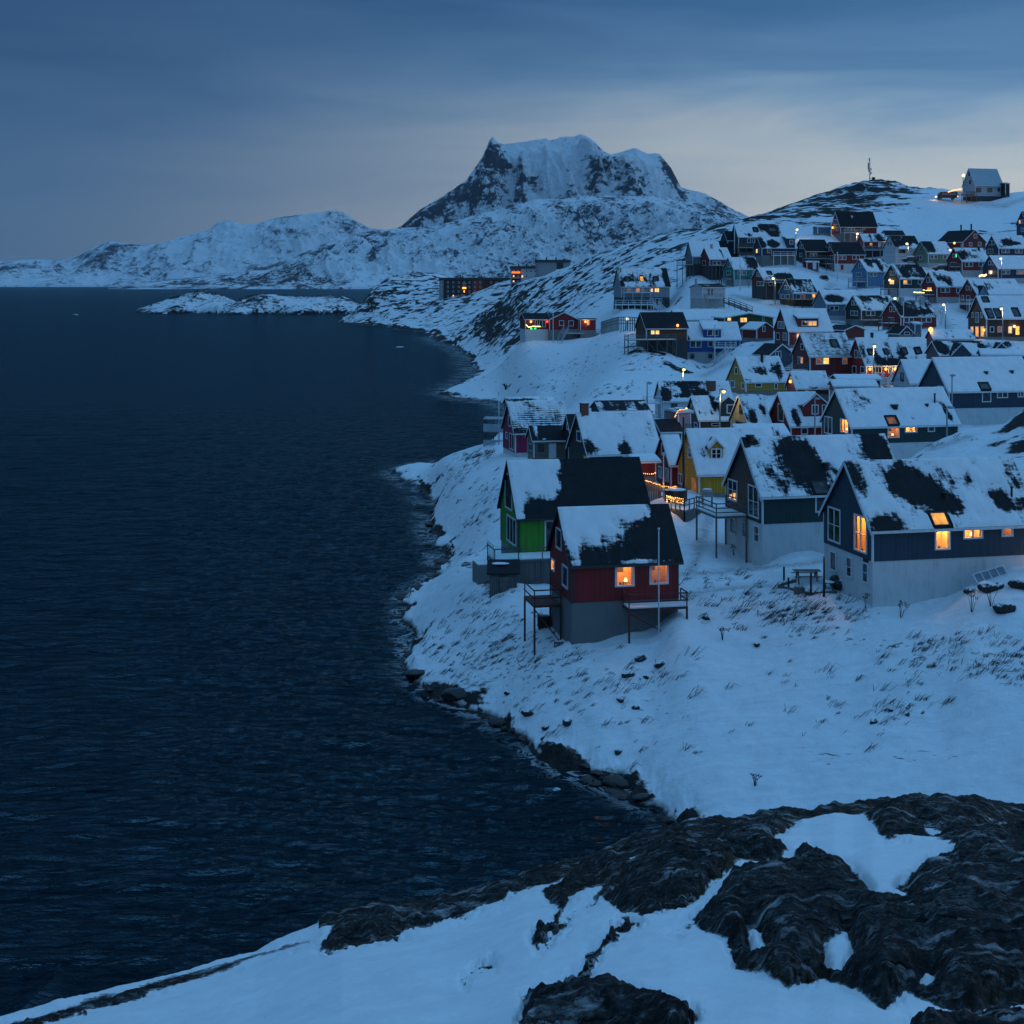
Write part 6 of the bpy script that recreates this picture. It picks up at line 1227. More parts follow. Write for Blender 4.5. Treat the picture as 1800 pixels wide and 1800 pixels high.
mb = MB(); mb.box(-.42,.42,-.35,.35,.02,.85); mb2 = build('body', mb, M_TARP, t); md = mb2.modifiers.new('b','BEVEL'); md.width = .12; md.segments = 3
for x in (-.3,.3): mb = MB(); mb.box(x-.04,x+.04,-.3,.3,-.4,.02); build('foot', mb, M_BLACK, t)
t = thing_at('pallet','small weathered pallet lying in the snow before the dark red house','pallet',984,1136)
for k in range(4): mb = MB(); mb.box(-.4,.4,-.3+.17*k,-.3+.17*k+.13,.08,.11); build('board', mb, M_WOOD, t)
for x in (-.35,0,.35): mb = MB(); mb.box(x-.04,x+.04,-.3,.34,-.1,.078); build('runner', mb, M_WOOD, t)
t = thing_at('wooden_shed','small weathered lean-to shed below the bright green house','shed',886,1036); T0 = t.location
mb = MB(); mb.hexa([(-1.1,-.9,-1.2),(1.0,-.7,-1.2),(1.0,1,-1.2),(-1.1,1,-1.2),(-1.1,-.9,1.15),(1.0,-.7,1.15),(1.0,1,1.75),(-1.1,1,1.75)]); build('wall', mb, W_FENCE, t)
mb = MB(); mb.hexa([(-1.3,-1.1,1.12),(1.2,-.9,1.12),(1.2,1.1,1.78),(-1.3,1.1,1.78),(-1.3,-1.1,1.22),(1.2,-.9,1.22),(1.2,1.1,1.9),(-1.3,1.1,1.9)]); r_ = build('roof', mb, M_ROOF, t)
mb = MB(); mb.ball((-.3,.35,1.72),.6,(1.2,.6,.12),12,6,.15,2); build('snow_patch', mb, M_SNOW, r_, True)
mb = MB(); mb.box(-.3,.35,-.91,-.86,-.6,.95); build('door', mb, M_WOOD, t)
t = thing_at('window_sash','old white window sash with four panes leaning on the foundation of the navy house','window sash',1745,1021)
t.rotation_euler = (R(-38),R(-14),R(10)); mb = MB(); f = .07
mb.box(-1.15,1.15,-.03,.03,0,f); mb.box(-1.15,1.15,-.03,.03,.72-f,.72); mb.box(-1.15,-1.15+f*1.5,-.03,.03,f,.72-f); mb.box(1.15-f,1.15,-.03,.03,f,.72-f)
for x in (-.55,0,.55): mb.box(x-.03,x+.03,-.028,.028,f,.72-f)
fr = build('frame', mb, M_WHITE, t)
for x in (-1.04,-.52,.03,.58): mb = MB(); mb.box(x,x+.48,.002,.01,f,.72-f); build('pane', mb, plain('frosted_pane',(.16,.2,.24),.4), fr)
# ladder-like down pipe and drain stains belong to the walls; a dark post stands at the rear gable corner of the navy house
t = pole('timber_post','dark upright post at the rear corner of the navy house','post',1448.5,978,1018,100,.09,M_BLACK,False)

# ------------------------------------------------------------------ the lit deck below the yellow house, its fences and things
def board_fence(label, pts, hgt, mat=None, name='board_fence', cat='fence', boards=True, down=1.6):
    """board or rail fence through world points of its top edge"""
    pts = [Vector(p) for p in pts]; o = pts[0]; t = empty(name, o, label, cat)
    for i,(a,b) in enumerate(zip(pts,pts[1:])):
        d = (b-a); n = max(1,int(round(d.length/1.8)))
        for k in range(n+(i == len(pts)-2)):
            q = a+d*(k/n)-o; mb = MB(); w = .06 if a.y < 200 else .1; mb.box(q.x-w,q.x+w,q.y-w+.09,q.y+w+.09,q.z-hgt-down,q.z+.05); build('post', mb, mat or M_WOOD, t)
        mb = MB(); A_ = a-o; B_ = b-o; z_ = Vector((0,0,1))
        if boards:
            m = max(2,int(d.length/.17)); 
            for k in range(m):
                p0 = A_+(B_-A_)*(k/m); p1 = A_+(B_-A_)*((k+.86)/m); n_ = Vector((0,.03,0)); j = random.uniform(-.03,.03)
                mb.hexa([p0-z_*hgt,p1-z_*hgt,p1-z_*hgt+n_,p0-z_*hgt+n_,p0+z_*j,p1+z_*j,p1+n_+z_*j,p0+n_+z_*j])
            build('boarding', mb, W_FENCE, t)
        else:
            for q in (.0,.45,.9)[:3 if hgt > .8 else 2]:
                mb = MB(); mb.bar(A_-z_*(q*hgt+.05),B_-z_*(q*hgt+.05),.04 if a.y<200 else .1,.09 if a.y<200 else .13); build('rail', mb, mat or M_WOOD, t)
    return t
board_fence('board fence topped by string lights between the black roof and the dark red house',[px('m',1028,656,132.1),px('m',1150,696,131.1)],1.9)
board_fence('open railing with string lights before the narrow dark red house',[px('m',1155,698,130.9),px('m',1265,706,130.2)],1.0,boards=False,name='railing')
t = empty('wooden_deck', P(1172,893,126), 'snow covered wooden deck with board sides and string lights below the deep yellow house', 'deck'); o = t.location
q = [P(1172,893,126.5)-o, P(1203,899,124.5)-o, P(1237,890,128.5)-o, P(1205,882,131.5)-o]
mb = MB(); dn = Vector((0,0,.16)); mb.hexa([v-dn for v in q]+q); dk = build('platform', mb, M_WOOD, t)
mb = MB(); up_ = Vector((0,0,.004)); c_ = sum(q,Vector())/4; qq = [c_+(v-c_)*.96 for v in q]; mb.hexa([v+up_ for v in qq]+[v+Vector((0,0,.1)) for v in qq]); build('deck_snow', mb, M_SNOW, dk)
for a,b in ((q[0],q[1]),(q[1],q[2])):
    mb = MB(); m = int((b-a).length/.16)
    for k in range(m):
        p0 = a+(b-a)*(k/m); p1 = a+(b-a)*((k+.88)/m); n_ = Vector((0,.03,0)); mb.hexa([p0-Vector((0,0,1.9)),p1-Vector((0,0,1.9)),p1-Vector((0,0,1.9))+n_,p0-Vector((0,0,1.9))+n_,p0-dn,p1-dn,p1+n_-dn,p0+n_-dn])
    build('board_side', mb, W_FENCE, t)
    n = 4
    for k in range(n+1):
        p0 = a+(b-a)*(k/n); mb = MB(); mb.box(p0.x-.05,p0.x+.05,p0.y-.05,p0.y+.05,p0.z-2.2 if k in (0,n) else p0.z,p0.z+.95); build('post', mb, M_WHITE if k in (0,n) else M_WOOD, t)
    for hh in (.5,.92): mb = MB(); mb.bar(a+Vector((0,0,hh)),b+Vector((0,0,hh)),.05,.09); build('rail', mb, M_WOOD, t)
t = empty('hot_tub', P(1188,868,129.5), 'round black hot tub with a snowy lid behind the lit deck corner', 'hot tub')
mb = MB(); mb.tube([(0,0,-.6),(0,0,.35)],1.0,20); build('tub', mb, M_BLACK, t); mb = MB(); mb.ball((.05,0,.36),.85,(1,1,.14),16,6,.05,3); build('snow_lid', mb, M_SNOW, t, True)
t = empty('barbecue', P(1243,872,131), 'grey barbecue under a snowy cover beside the yellow wall', 'barbecue')
mb = MB(); mb.box(-.5,.5,-.28,.28,-.05,.32); build('cabinet', mb, M_METAL, t); mb = MB(); mb.tube([(-.42,0,.34),(.42,0,.34)],.27,12); build('lid', mb, M_METAL, t, True)
for x in (-.42,.42):
    mb = MB(); mb.box(x-.04,x+.04,-.25,.25,-.9,-.05); build('leg', mb, M_BLACK, t)
mb = MB(); mb.ball((0,0,.6),.4,(1.1,.6,.2),10,6,.1,3); build('snow_cap', mb, M_SNOW, t, True)

# ------------------------------------------------------------------ fences, stairs, verandas farther up
def ground_line(pix, lift): return [at(u,v)+Vector((0,0,lift)) for u,v in pix]
board_fence('railed walkway climbing from the red headland house to the timber house',[P(1057,566,362),P(1075,560,345),P(1088,557,335),P(1124,558,320)],1.5,M_WOOD,'walkway_railing','railing',False)
t = empty('garden_lamp', P(1102,572,331), 'small glowing globe lamp on the walkway beside the brown timber house', 'lamp')
mb = MB(); mb.tube([(0,0,-1),(0,0,1.1)],.08,6); build('post', mb, M_BLACK, t); mb = MB(); mb.ball((0,0,1.45),.42,n=12,m=8); build('globe', mb, M_BULBW, t, True); point(t,(0,-.8,1.45),80,WARM)
def stairs(label, A, B, wd, n, mat, rail=1.0):
    A, B = Vector(A), Vector(B); t = empty('outdoor_stairs', A, label, 'stairs'); d = B-A; s = Vector((-d.y,d.x,0)).normalized()*wd/2
    for sg in (-1,1):
        mb = MB(); mb.bar(s*sg, d+s*sg, .08,.3); build('stringer', mb, mat, t)
        mb = MB(); mb.bar(s*sg+Vector((0,0,rail)), d+s*sg+Vector((0,0,rail)), .09,.1); mb.bar(s*sg+Vector((0,0,rail*.5)), d+s*sg+Vector((0,0,rail*.5)), .07,.09)
        for k in range(5): q = d*(k/4)+s*sg; mb.box(q.x-.05,q.x+.05,q.y-.05,q.y+.05,q.z-.8,q.z+rail)
        build('railing', mb, mat, t)
    mb = MB()
    for k in range(n): q = d*((k+.5)/n); x = s*.96; e = d.normalized()*.14; e.z = 0; mb.hexa([q-x-e,q+x-e,q+x+e,q-x+e]+[v+Vector((0,0,.05)) for v in (q-x-e,q+x-e,q+x+e,q-x+e)])
    build('steps', mb, mat, t); return t
stairs('dark wooden stairs with railings running down from the white shed house', P(1276,531,338), P(1318,547,322), 1.2, 16, plain('dark_wood',(.03,.028,.026)))
stairs('white wooden steps climbing to the railed porch of the bright blue house', P(1258,640,293), P(1283,616,296.5), 1.0, 12, M_WHITE, .9)
stairs('white stairs at the front of the red headland house', P(984,598,365), P(996,578,368), 1.2, 12, M_GREYTRIM, .9)
stairs('lit wooden stairs below the door of the red house with four skylights', P(1553,675,232), P(1562,664,236), 1.3, 8, M_WHITE, .9)
stairs('white steps in front of the big pale grey house', P(1166,549,366), P(1153,536,377), 1.4, 9, M_WHITE, .9)
t = empty('glass_veranda', P(868,790,200), 'two storey veranda with glass fronts at the left of the magenta house', 'veranda'); o = t.location
for v,nm in ((785,'lower_floor'),(757,'upper_floor'),(735,'canopy')):
    z = P(868,v,200).z-o.z; mb = MB(); mb.hexa([(-1.4,-.6,z-.12),(1.6,-1.4,z-.12),(1.8,2,z-.12),(-1.2,2.6,z-.12),(-1.4,-.6,z),(1.6,-1.4,z),(1.8,2,z),(-1.2,2.6,z)]); build(nm, mb, M_GREYTRIM, t)
    if v != 735:
        mb = MB(); mb.hexa([(-1.42,-.66,z+.02),(1.6,-1.46,z+.02),(1.6,-1.43,z+.02),(-1.42,-.63,z+.02),(-1.42,-.66,z+1.0),(1.6,-1.46,z+1.0),(1.6,-1.43,z+1.0),(-1.42,-.63,z+1.0)]); build('glass_front', mb, plain('frosted_glass',(.32,.37,.4),.3), t)
for x,y in ((-1.3,-.5),(0,-.9),(1.5,-1.2),(-1.1,2.4),(1.7,1.8)): mb = MB(); mb.box(x-.06,x+.06,y-.06,y+.06,-2.5,P(868,735,200).z-o.z-.13); build('post', mb, M_DARKTRIM, t)

# ------------------------------------------------------------------ apartment blocks on the far point
def block(label, u0, u1, vt, vb, D, depth, wall, rows, cols, lit=(), side=6.0, seg=None, balc=None, yaw=0.0, skip=()):
    a, b = P(u0,vb,D), P(u1,vb,D); t = empty('apartment_block', a, label, 'apartment block', 'apartment blocks on the far point'); t.rotation_euler = (0,0,R(yaw))
    w = (b-a).length; hh = P(u0,vt,D).z-a.z
    mb = MB(); mb.box(0,w,0,depth,-9,hh); build('wall', mb, wall, t)
    mb = MB(); mb.hexa([(-.5,-.8,hh+.02),(w+.5,-.8,hh+.02),(w+.5,depth+.8,hh+.02),(-.5,depth+.8,hh+.02),(-.5,depth*.4,hh+1.6),(w+.5,depth*.4,hh+1.6),(w+.5,depth*.6,hh+1.6),(-.5,depth*.6,hh+1.6)]); rf = build('roof', mb, M_ROOF, t)
    for x in (.3,.6): mb = MB(); mb.box(w*x-.35,w*x+.35,depth*.45,depth*.55,hh+1.5,hh+3.0); build('vent_pipe', mb, M_BLACK, rf)
    if seg:
        for (x0,x1,m) in seg: mb = MB(); mb.box(w*x0,w*x1,-.25,-.01,-9,hh-.3); build('facade_panel', mb, m, t)
    for r in range(rows):
        for c in range(cols):
            if (r,c) in skip: continue
            x = w*(c+.5)/cols; z = hh*(1-(r+.45)/rows)-.3
            f = -.27 if seg and any(x0*w < x < x1*w for x0,x1,_ in seg) else -.02
            mb = MB(); ww = .55; mb.box(x-ww,x+ww,f-.06,f,z-.75,z+.75); o = build('window', mb, M_WHITE, t)
            lm = lit.get((r,c)) if isinstance(lit,dict) else None
            mb = MB(); mb.box(x-ww+.18,x+ww-.18,f-.075,f-.061,z-.57,z+.57); build('pane', mb, lm or M_GLASS, o)
    if balc:
        for (c,r,m) in balc:
            x = w*(c+.5)/cols; z = hh*(1-(r+.45)/rows)-1.6; mb = MB(); mb.box(x-1.3,x+1.3,-1.6,-.28,z,z+.15); mb.box(x-1.3,x+1.3,-1.6,-1.52,z+.15,z+1.1); build('balcony', mb, m or M_GREYTRIM, t)
M_AL = emit('amber_light',(1,.35,.05),3.0); M_RL = emit('red_light',(1,.12,.02),2.2)
block('long dark red apartment block, lowest of the three on the far point', 773,897,492,524,1000,14,plain('dark_block_wall',(.028,.026,.028)),4,13,{(3,2):M_BULBO,(3,3):M_BULBO,(2,4):M_AL},seg=[(.46,.62,plain('rust_red_panel',(.22,.03,.018))),(.62,1.0,plain('dark_rust_panel',(.09,.024,.02))),(0,.05,M_GREYTRIM)],balc=[(10,0,None),(10,1,None),(12,0,None),(12,1,None),(4,1,M_AL),(4,0,None)],yaw=4,skip=((0,8),(1,8),(2,8),(3,8),(3,5),(3,6),(3,9),(3,10)))
block('white apartment block with orange lit balconies at its left end, middle of three', 899,945,472,499,930,13,plain('white_block_wall',(.45,.46,.47)),3,6,{(1,2):M_AL,(0,2):M_DIM,(1,0):M_AL,(2,0):M_AL},seg=[(0,.36,plain('dark_balcony_bay',(.05,.03,.028)))],balc=[(0,0,M_RL),(1,0,M_RL),(0,1,None),(1,1,None),(0,2,None),(1,2,None)],yaw=3,skip=((1,4),(2,4),(2,3)))
block('pale grey apartment block highest of the three on the far point', 946,1003,461,489,880,13,plain('grey_block_wall',(.26,.27,.28)),3,5,{},seg=[(.58,.78,plain('dark_bay',(.03,.03,.033)))],yaw=6,skip=((0,0),(2,0),(0,4),(2,4),(0,3),(1,3),(2,3),(2,2)))

# ------------------------------------------------------------------ mast, bus, parked cars
t = empty('antenna_mast', P(1529,320,588), 'slim antenna mast with panels and a dish on the rocky hilltop', 'antenna mast')
mb = MB(); mb.tube([(0,0,-2),(0,0,9.6)],.2,8,.1); build('pole', mb, M_GREYTRIM, t)
for (x,z,h_,w) in ((-.55,6.2,2.8,.55),(-.25,8.9,1.4,.3),(.45,5.2,.9,.35),(-.4,4.2,.7,.3)): mb = MB(); mb.box(x-w/2,x+w/2,-.25,.1,z-h_/2,z+h_/2); build('antenna_panel', mb, M_GREYTRIM, t)
mb = MB(); mb.tube([(.3,-.3,3.6),(.32,-.42,3.6)],.5,14,.42); build('dish', mb, M_WHITE, t)
for z in (1.5,3.0,4.6,7.6): mb = MB(); mb.box(-.5,.5,-.06,.06,z-.08,z+.08); build('bracket', mb, M_DARKTRIM, t)
mb = MB(); mb.box(.9,2.0,-.6,.6,-1,1.9); build('equipment_cabinet', mb, M_BLACK, t)
def bus():
    a = P(1646,351,522); t = empty('minibus', a, 'dark minibus with bright headlamps parked below the white hilltop house', 'minibus'); gz = float(ground(a.x+3,a.y))-a.z
    L_ = 7.2; prof = [(0,.45),(0,1.15),(.5,1.35),(1.1,2.25),(1.5,2.45),(L_-.1,2.5),(L_,2.3),(L_,.45)]
    mb = MB()
    for y in (-1.0,1.0): mb.poly([(x,y,z+.2) for x,z in prof])
    for (p0,p1) in zip(prof,prof[1:]+prof[:1]): mb.poly([(p0[0],-1,p0[1]+.2),(p1[0],-1,p1[1]+.2),(p1[0],1,p1[1]+.2),(p0[0],1,p0[1]+.2)])
    build('body', mb, plain('dark_paint_body',(.02,.022,.026),.3), t)
    for k in range(4): mb = MB(); mb.box(1.75+1.3*k,2.9+1.3*k,-1.03,-1.005,1.55,2.35); build('side_window', mb, plain('bus_glass',(.10,.13,.16),.1), t)
    mb = MB(); mb.hexa([(.48,-.85,1.62),(1.08,-.85,2.42),(1.08,.85,2.42),(.48,.85,1.62),(.44,-.85,1.66),(1.04,-.85,2.46),(1.04,.85,2.46),(.44,.85,1.66)]); build('windscreen', mb, M_GLASS, t)
    for x in (1.2,5.8):
        for y in (-.92,.92):
            mb = MB(); mb.tube([(x,y-.12,.4),(x,y+.12,.4)],.42,16); w = build('wheel', mb, M_BLACK, t); mb = MB(); mb.tube([(x,y-.13,.4),(x,y+.13,.4)],.22,12); build('rim', mb, M_METAL, w)
    for y in (-.7,.7): mb = MB(); mb.ball((-.03,y,1.05),.3,n=10,m=6); build('headlight', mb, M_BULBW, t, True)
    for y,z in ((-.95,1.1),(.8,1.1)): mb = MB(); mb.ball((L_+.02,y,z),.22,n=10,m=6); build('tail_light', mb, M_BULBO, t, True)
    mb = MB(); mb.box(1.5,L_-.2,-.9,.9,2.704,2.8); build('roof_snow', mb, M_SNOW, t)
    point(t,(-1.2,-.9,1.0),90,PINKW); point(t,(L_+.9,-.9,1.2),60,WARM)
bus()
t = empty('pole_lamp', P(1693,322,516), 'bright white lamp on a post at the left of the hilltop house', 'lamp')
mb = MB(); mb.tube([(0,0,-1),(0,0,2.4)],.12,8); build('post', mb, M_BLACK, t); mb = MB(); mb.ball((.1,0,2.7),.55,n=12,m=8); build('globe', mb, M_BULBW, t, True); point(t,(.1,-1,2.5),90,PINKW)
def car(label, u, v, D, Ls=4.2):
    a = P(u,v,D); t = empty('parked_car', a, label, 'car'); k = Ls/4.2
    prof = [(0,.3),(0,.8),(.9,.95),(1.5,1.42),(3.1,1.45),(3.8,1.0),(4.2,.9),(4.2,.3)]; mb = MB()
    for y in (-.8,.8): mb.poly([(x*k,y,z) for x,z in prof])
    for (p0,p1) in zip(prof,prof[1:]+prof[:1]): mb.poly([(p0[0]*k,-.8,p0[1]),(p1[0]*k,-.8,p1[1]),(p1[0]*k,.8,p1[1]),(p0[0]*k,.8,p0[1])])
    build('body', mb, plain('dark_car_paint',(.02,.022,.028),.3), t)
    mb = MB(); mb.hexa([(1.5*k,-.815,1.0),(3.1*k,-.815,1.0),(3.1*k,-.8,1.0),(1.5*k,-.8,1.0),(1.7*k,-.815,1.36),(2.95*k,-.815,1.36),(2.95*k,-.8,1.36),(1.7*k,-.8,1.36)]); build('side_window', mb, M_GLASS, t)
    for x in (.8,3.4):
        for y in (-.72,.72): mb = MB(); mb.tube([(x*k,y-.1,.3),(x*k,y+.1,.3)],.31,14); w = build('wheel', mb, M_BLACK, t)
    mb = MB(); mb.ball((2.2*k,0,1.35),.95,(1.25,.8,.33),14,8,.03,3); mb.ball((.7*k,0,.92),.7,(1,1,.25),12,6,.03,5); build('snow_cover', mb, M_SNOW, t, True)
car('snow buried car parked at the foot of the sage green house', 1640,476,380); car('snow covered car in front of the third white house of the upper row', 1586,461,388)

# ------------------------------------------------------------------ ice, boulders, plants
M_ICE = plain('ice',(.55,.63,.68),.35,var=.1)
def rockmesh(name, r, sq, seed, mat, parent=None, sub=3, rough=.35):
    bm = bmesh.new(); bmesh.ops.create_icosphere(bm, subdivisions=sub, radius=r); rr = np.random.default_rng(seed); ax = rr.normal(size=(9,3)); ax /= np.linalg.norm(ax,axis=1)[:,None]; of = rr.uniform(.62,.95,9)
    for v in bm.verts:
        d = np.array(v.co)/r; s = 1.0
        for a,o_ in zip(ax,of):
            q = d@a
            if q > o_: s = min(s, o_/q)
        s *= 1+rough*.35*(float(vn(d[0]*3+seed,d[1]*3+d[2]*2.3,seed))-.5)
        v.co = Vector((d[0]*r*s*sq[0],d[1]*r*s*sq[1],d[2]*r*s*sq[2]))
    me = bpy.data.meshes.new(name); bm.to_mesh(me); bm.free(); me.materials.append(mat); o = bpy.data.objects.new(name, me); COL.objects.link(o)
    if parent: o.parent = parent
    return o
for lab,u,v,w_,sq,sd in (('low white ice floe far out on the fjord at the left',133,554,6,(1,.6,.24),3),('small ice floe on the water off the headland',703,611,3.6,(1.1,.6,.2),5),('rounded white lump of ice floating near the lower shore',979,1391,.55,(.9,.6,.6),7)):
    D = HC*F/(v-500); o = rockmesh('ice_floe', w_/2, sq, sd, M_ICE); o.location = ((u-900)/F*D, D, .05*w_); tag(o, lab, 'ice floe')
def snowrock_mat():
    m, nt, b = newmat('boulder_rock'); tc = nd(nt,'ShaderNodeTexCoord'); geo = nd(nt,'ShaderNodeNewGeometry'); sp_ = nd(nt,'ShaderNodeSeparateXYZ'); lk(nt,geo.outputs['Normal'],sp_.inputs[0])
    n_ = noise(nt,tc.outputs['Object'],3.5,7,.65); t_ = mth(nt,'ADD',sp_.outputs[2],mth(nt,'MULTIPLY',mth(nt,'SUBTRACT',n_,.5),1.1)); f_ = mth(nt,'MULTIPLY',mth(nt,'SUBTRACT',t_,.60),5,clamp=True)
    r_ = ramp(nt,[(.3,(.012,.012,.012)),(.55,(.035,.033,.031)),(.75,(.07,.066,.06))],n_); lk(nt,mixc(nt,f_,r_.outputs[0],(.8,.82,.85)),b.inputs['Base Color']); b.inputs['Roughness'].default_value=.85
    bump(nt,n_,.7,.12,b); return m
M_BOULD = snowrock_mat()
for lab,u,v,r,sd in (('largest dark boulder in the lit snow patch right of the leaning sash',1735,1040,.62,1),('small boulder at the left of the lit snow patch',1702,1044,.3,2),('boulder cut by the right picture edge beside the navy foundation',1796,1034,.7,3),('flat dark boulder among dead stalks below the lit snow patch',1764,1074,.62,4),('small dark stone just right of the lit snow boulder',1752,1036,.4,5)):
    o = rockmesh('boulder', r, (1.25,1,.75), sd, M_BOULD); o.location = at(u,v,54,r*.25); tag(o, lab, 'boulder')
k = 0
for (u,v) in [(1126,1168),(1103,1189),(1161,1173),(928,1266),(959,1290),(998,1278),(1118,1254),(1086,1335),(893,1224),(1136,1199),(1330,1140),(1240,1090),(1090,1240),(1565,1258),(1595,1265),(1535,1272)]:
    k += 1; r = random.uniform(.2,.42); o = rockmesh('slope_stone', r, (1.3,.8,.8), 20+k, M_BOULD, sub=2); o.location = at(u,v,54,r*.15); o.rotation_euler.z = random.uniform(0,6); tag(o,'dark stone poking through the snow on the front slope','stone','stones poking through the front slope')
M_WETR = plain('wet_rock',(.016,.016,.017),.5,var=.5,scale=2.5)
protos = [rockmesh('shore_boulder', 1, (1.3,1,.6), 60+i, M_WETR, sub=3) for i in range(5)]
shore_pts = []
dense = []
for (a,b) in zip(SHORE[:20],SHORE[1:20]):
    for q in np.linspace(0,1,7)[:-1]: dense.append((a[0]+(b[0]-a[0])*q, a[1]+(b[1]-a[1])*q))
for i,(u,v) in enumerate(dense):
    if random.random() < .12: continue
    o = protos[i] if i < 5 else protos[i%5].copy()
    if i >= 5: COL.objects.link(o)
    D = HC*F/(v-500); r = random.choice((.14,.2,.26,.36,.5,.7))*random.uniform(.8,1.2); uu = u+random.uniform(-14,16); x = (uu-900)/F*D; y = D+random.uniform(-1,2)
    o.location = (x, y, min(float(ground(x,y)),.5)+r*.08); o.scale = (r,r,r*random.uniform(.6,1)); o.rotation_euler = (random.uniform(-.2,.2),random.uniform(-.2,.2),random.uniform(0,6.28))
    tag(o,'dark wave washed boulder along the near shoreline','boulder','boulders along the near shoreline')
# dead stalks
M_STALK = plain('dead_stalk',(.035,.028,.022),.9)
def plant(label, u, v, hh, n, seed):
    r_ = random.Random(seed); t = thing_at('dried_plant', label, 'dead plant', u, v, group='dead plants on the snow')
    for k in range(n):
        a = r_.uniform(0,6.28); lean = r_.uniform(.1,.45); top = Vector((math.cos(a)*lean*hh, math.sin(a)*lean*hh*.6, hh*r_.uniform(.6,1))); mb = MB(); mid = top*.5+Vector((0,0,.08))
        mb.tube([(0,0,-.2),mid,top], .018, 5, .01)
        for j in range(6): b_ = r_.uniform(0,6.28); e = top+Vector((math.cos(b_)*.16,math.sin(b_)*.16,r_.uniform(.02,.2)))*hh; mb.tube([top,e],.009,4); mb.ball(e,.03,n=5,m=4)
        build('stalk', mb, M_STALK, t)
for a in [('dead branching stalk before the front corner of the navy house',1521,1076,.9,4,1),('dead bush leaning over on the slope below the navy foundation',1583,1090,1.0,5,2),('tall dead stalks at the right of the slope below the boulders',1708,1084,1.3,6,3),('dead stalks beside the flat boulder at the right edge',1742,1078,1.2,5,4),('dead weed on the open slope above the rock ledge',1327,1385,.6,5,5),('small dead weed near the dark green house',1290,978,.8,4,6),('dead weed on the slope right of the dark red house',1270,1132,.7,5,7),('leafless young tree on the open snow by the tall street lamp',1654,573,3.6,7,8),('leafless bush beside the steps of the dark red post house',1316,506,3.0,8,9)]: plant(*a)
# wind-laid grass showing through the snow
def tufts(name, clusters, mat, hmin, hmax):
    us, vs = [], []
    for (u,v,ru,rv,n) in clusters:
        n = int(n*.8); k_ = rng.normal(size=n)*ru*.7; us.append(u+k_); vs.append(v+rng.normal(size=n)*rv*.7-.18*k_)
    us = np.concatenate(us); vs = np.concatenate(vs); D = hit(us,vs); mb = MB()
    for u,d in zip(us,D):
        if not math.isfinite(d): continue
        x = (u-900)/F*d; z = float(ground(x,d))
        if z < .5: continue
        big_ = random.choice((.5,.7,1,1.3)); nb = random.randint(2,12)
        for k in range(nb):
            hh = random.uniform(hmin,hmax)*(1+d/400)*big_; a = random.gauss(.25,.5); bx,by = x+random.gauss(0,.16*big_),d+random.gauss(0,.12*big_); w = (.010+d*.00005)*random.uniform(.6,1.4)
            tip = (bx+math.cos(a)*hh*.9, by+math.sin(a)*hh*.6, z+hh*random.uniform(.06,.36)); mid = (bx+math.cos(a)*hh*.4, by+math.sin(a)*hh*.25, z+hh*random.uniform(.2,.42))
            b = len(mb.v); mb.v += [(bx-w,by,z-.04),(bx+w,by,z-.04),(mid[0]-w*.8,mid[1],mid[2]),(mid[0]+w*.8,mid[1],mid[2]),tip]; mb.f += [(b,b+1,b+3,b+2),(b+2,b+3,b+4)]
    me = bpy.data.meshes.new(name); me.from_pydata(mb.v,[],mb.f); me.materials.append(mat); o = bpy.data.objects.new(name,me); COL.objects.link(o); return tag(o, kind='stuff')
M_GRASS = plain('winter_grass',(.045,.035,.022),.9,var=.4)
tufts('grass', [(840,1080,60,30,50),(885,1125,60,35,60),(860,1170,50,25,40),(800,1190,30,20,20),(1000,1165,45,20,22),(1100,1190,60,25,26),(1150,1200,40,22,20),(1385,1078,90,22,130),(1300,1058,50,16,40),(1440,1095,60,20,50),(1640,1155,60,22,40),(1740,1165,70,36,60),(1560,1265,60,18,26),(1780,1190,40,40,40),
   (860,1045,40,18,30),(860,870,50,22,50),(800,835,40,16,40),(845,802,30,8,60),(930,1170,120,70,60),(1100,1300,120,60,30),(1350,1250,200,70,35),(1600,1200,160,60,40),(1000,1240,80,40,25),(1250,1020,60,20,30),(840,920,30,20,40),(800,980,30,14,24),(780,1140,30,30,40)], M_GRASS, .4,.95)
tufts('dry_grass', [(1100,610,60,20,30),(950,680,80,14,60),(1060,690,60,10,40),(1000,650,120,20,40),(1150,640,40,12,20),(880,640,40,20,20),(1330,470,20,6,10),(1640,780,40,14,14)], M_GRASS, .3,.7)
# ------------------------------------------------------------------ sky, sun, camera
W = bpy.data.worlds.new('World'); S.world = W; W.use_nodes = True; nt = W.node_tree
bg = nt.nodes['Background']; tc = nd(nt,'ShaderNodeTexCoord'); sp = nd(nt,'ShaderNodeSeparateXYZ'); lk(nt, tc.outputs['Generated'], sp.inputs[0])
SUN_EL, SUN_AZ = R(1.0), R(62)                # sun just at the horizon, off to the right of the view
sk = nd(nt,'ShaderNodeTexSky', sky_type='NISHITA', sun_disc=False, sun_elevation=SUN_EL, sun_rotation=SUN_AZ, altitude=0, air_density=1.0, dust_density=1.0, ozone_density=3.0)
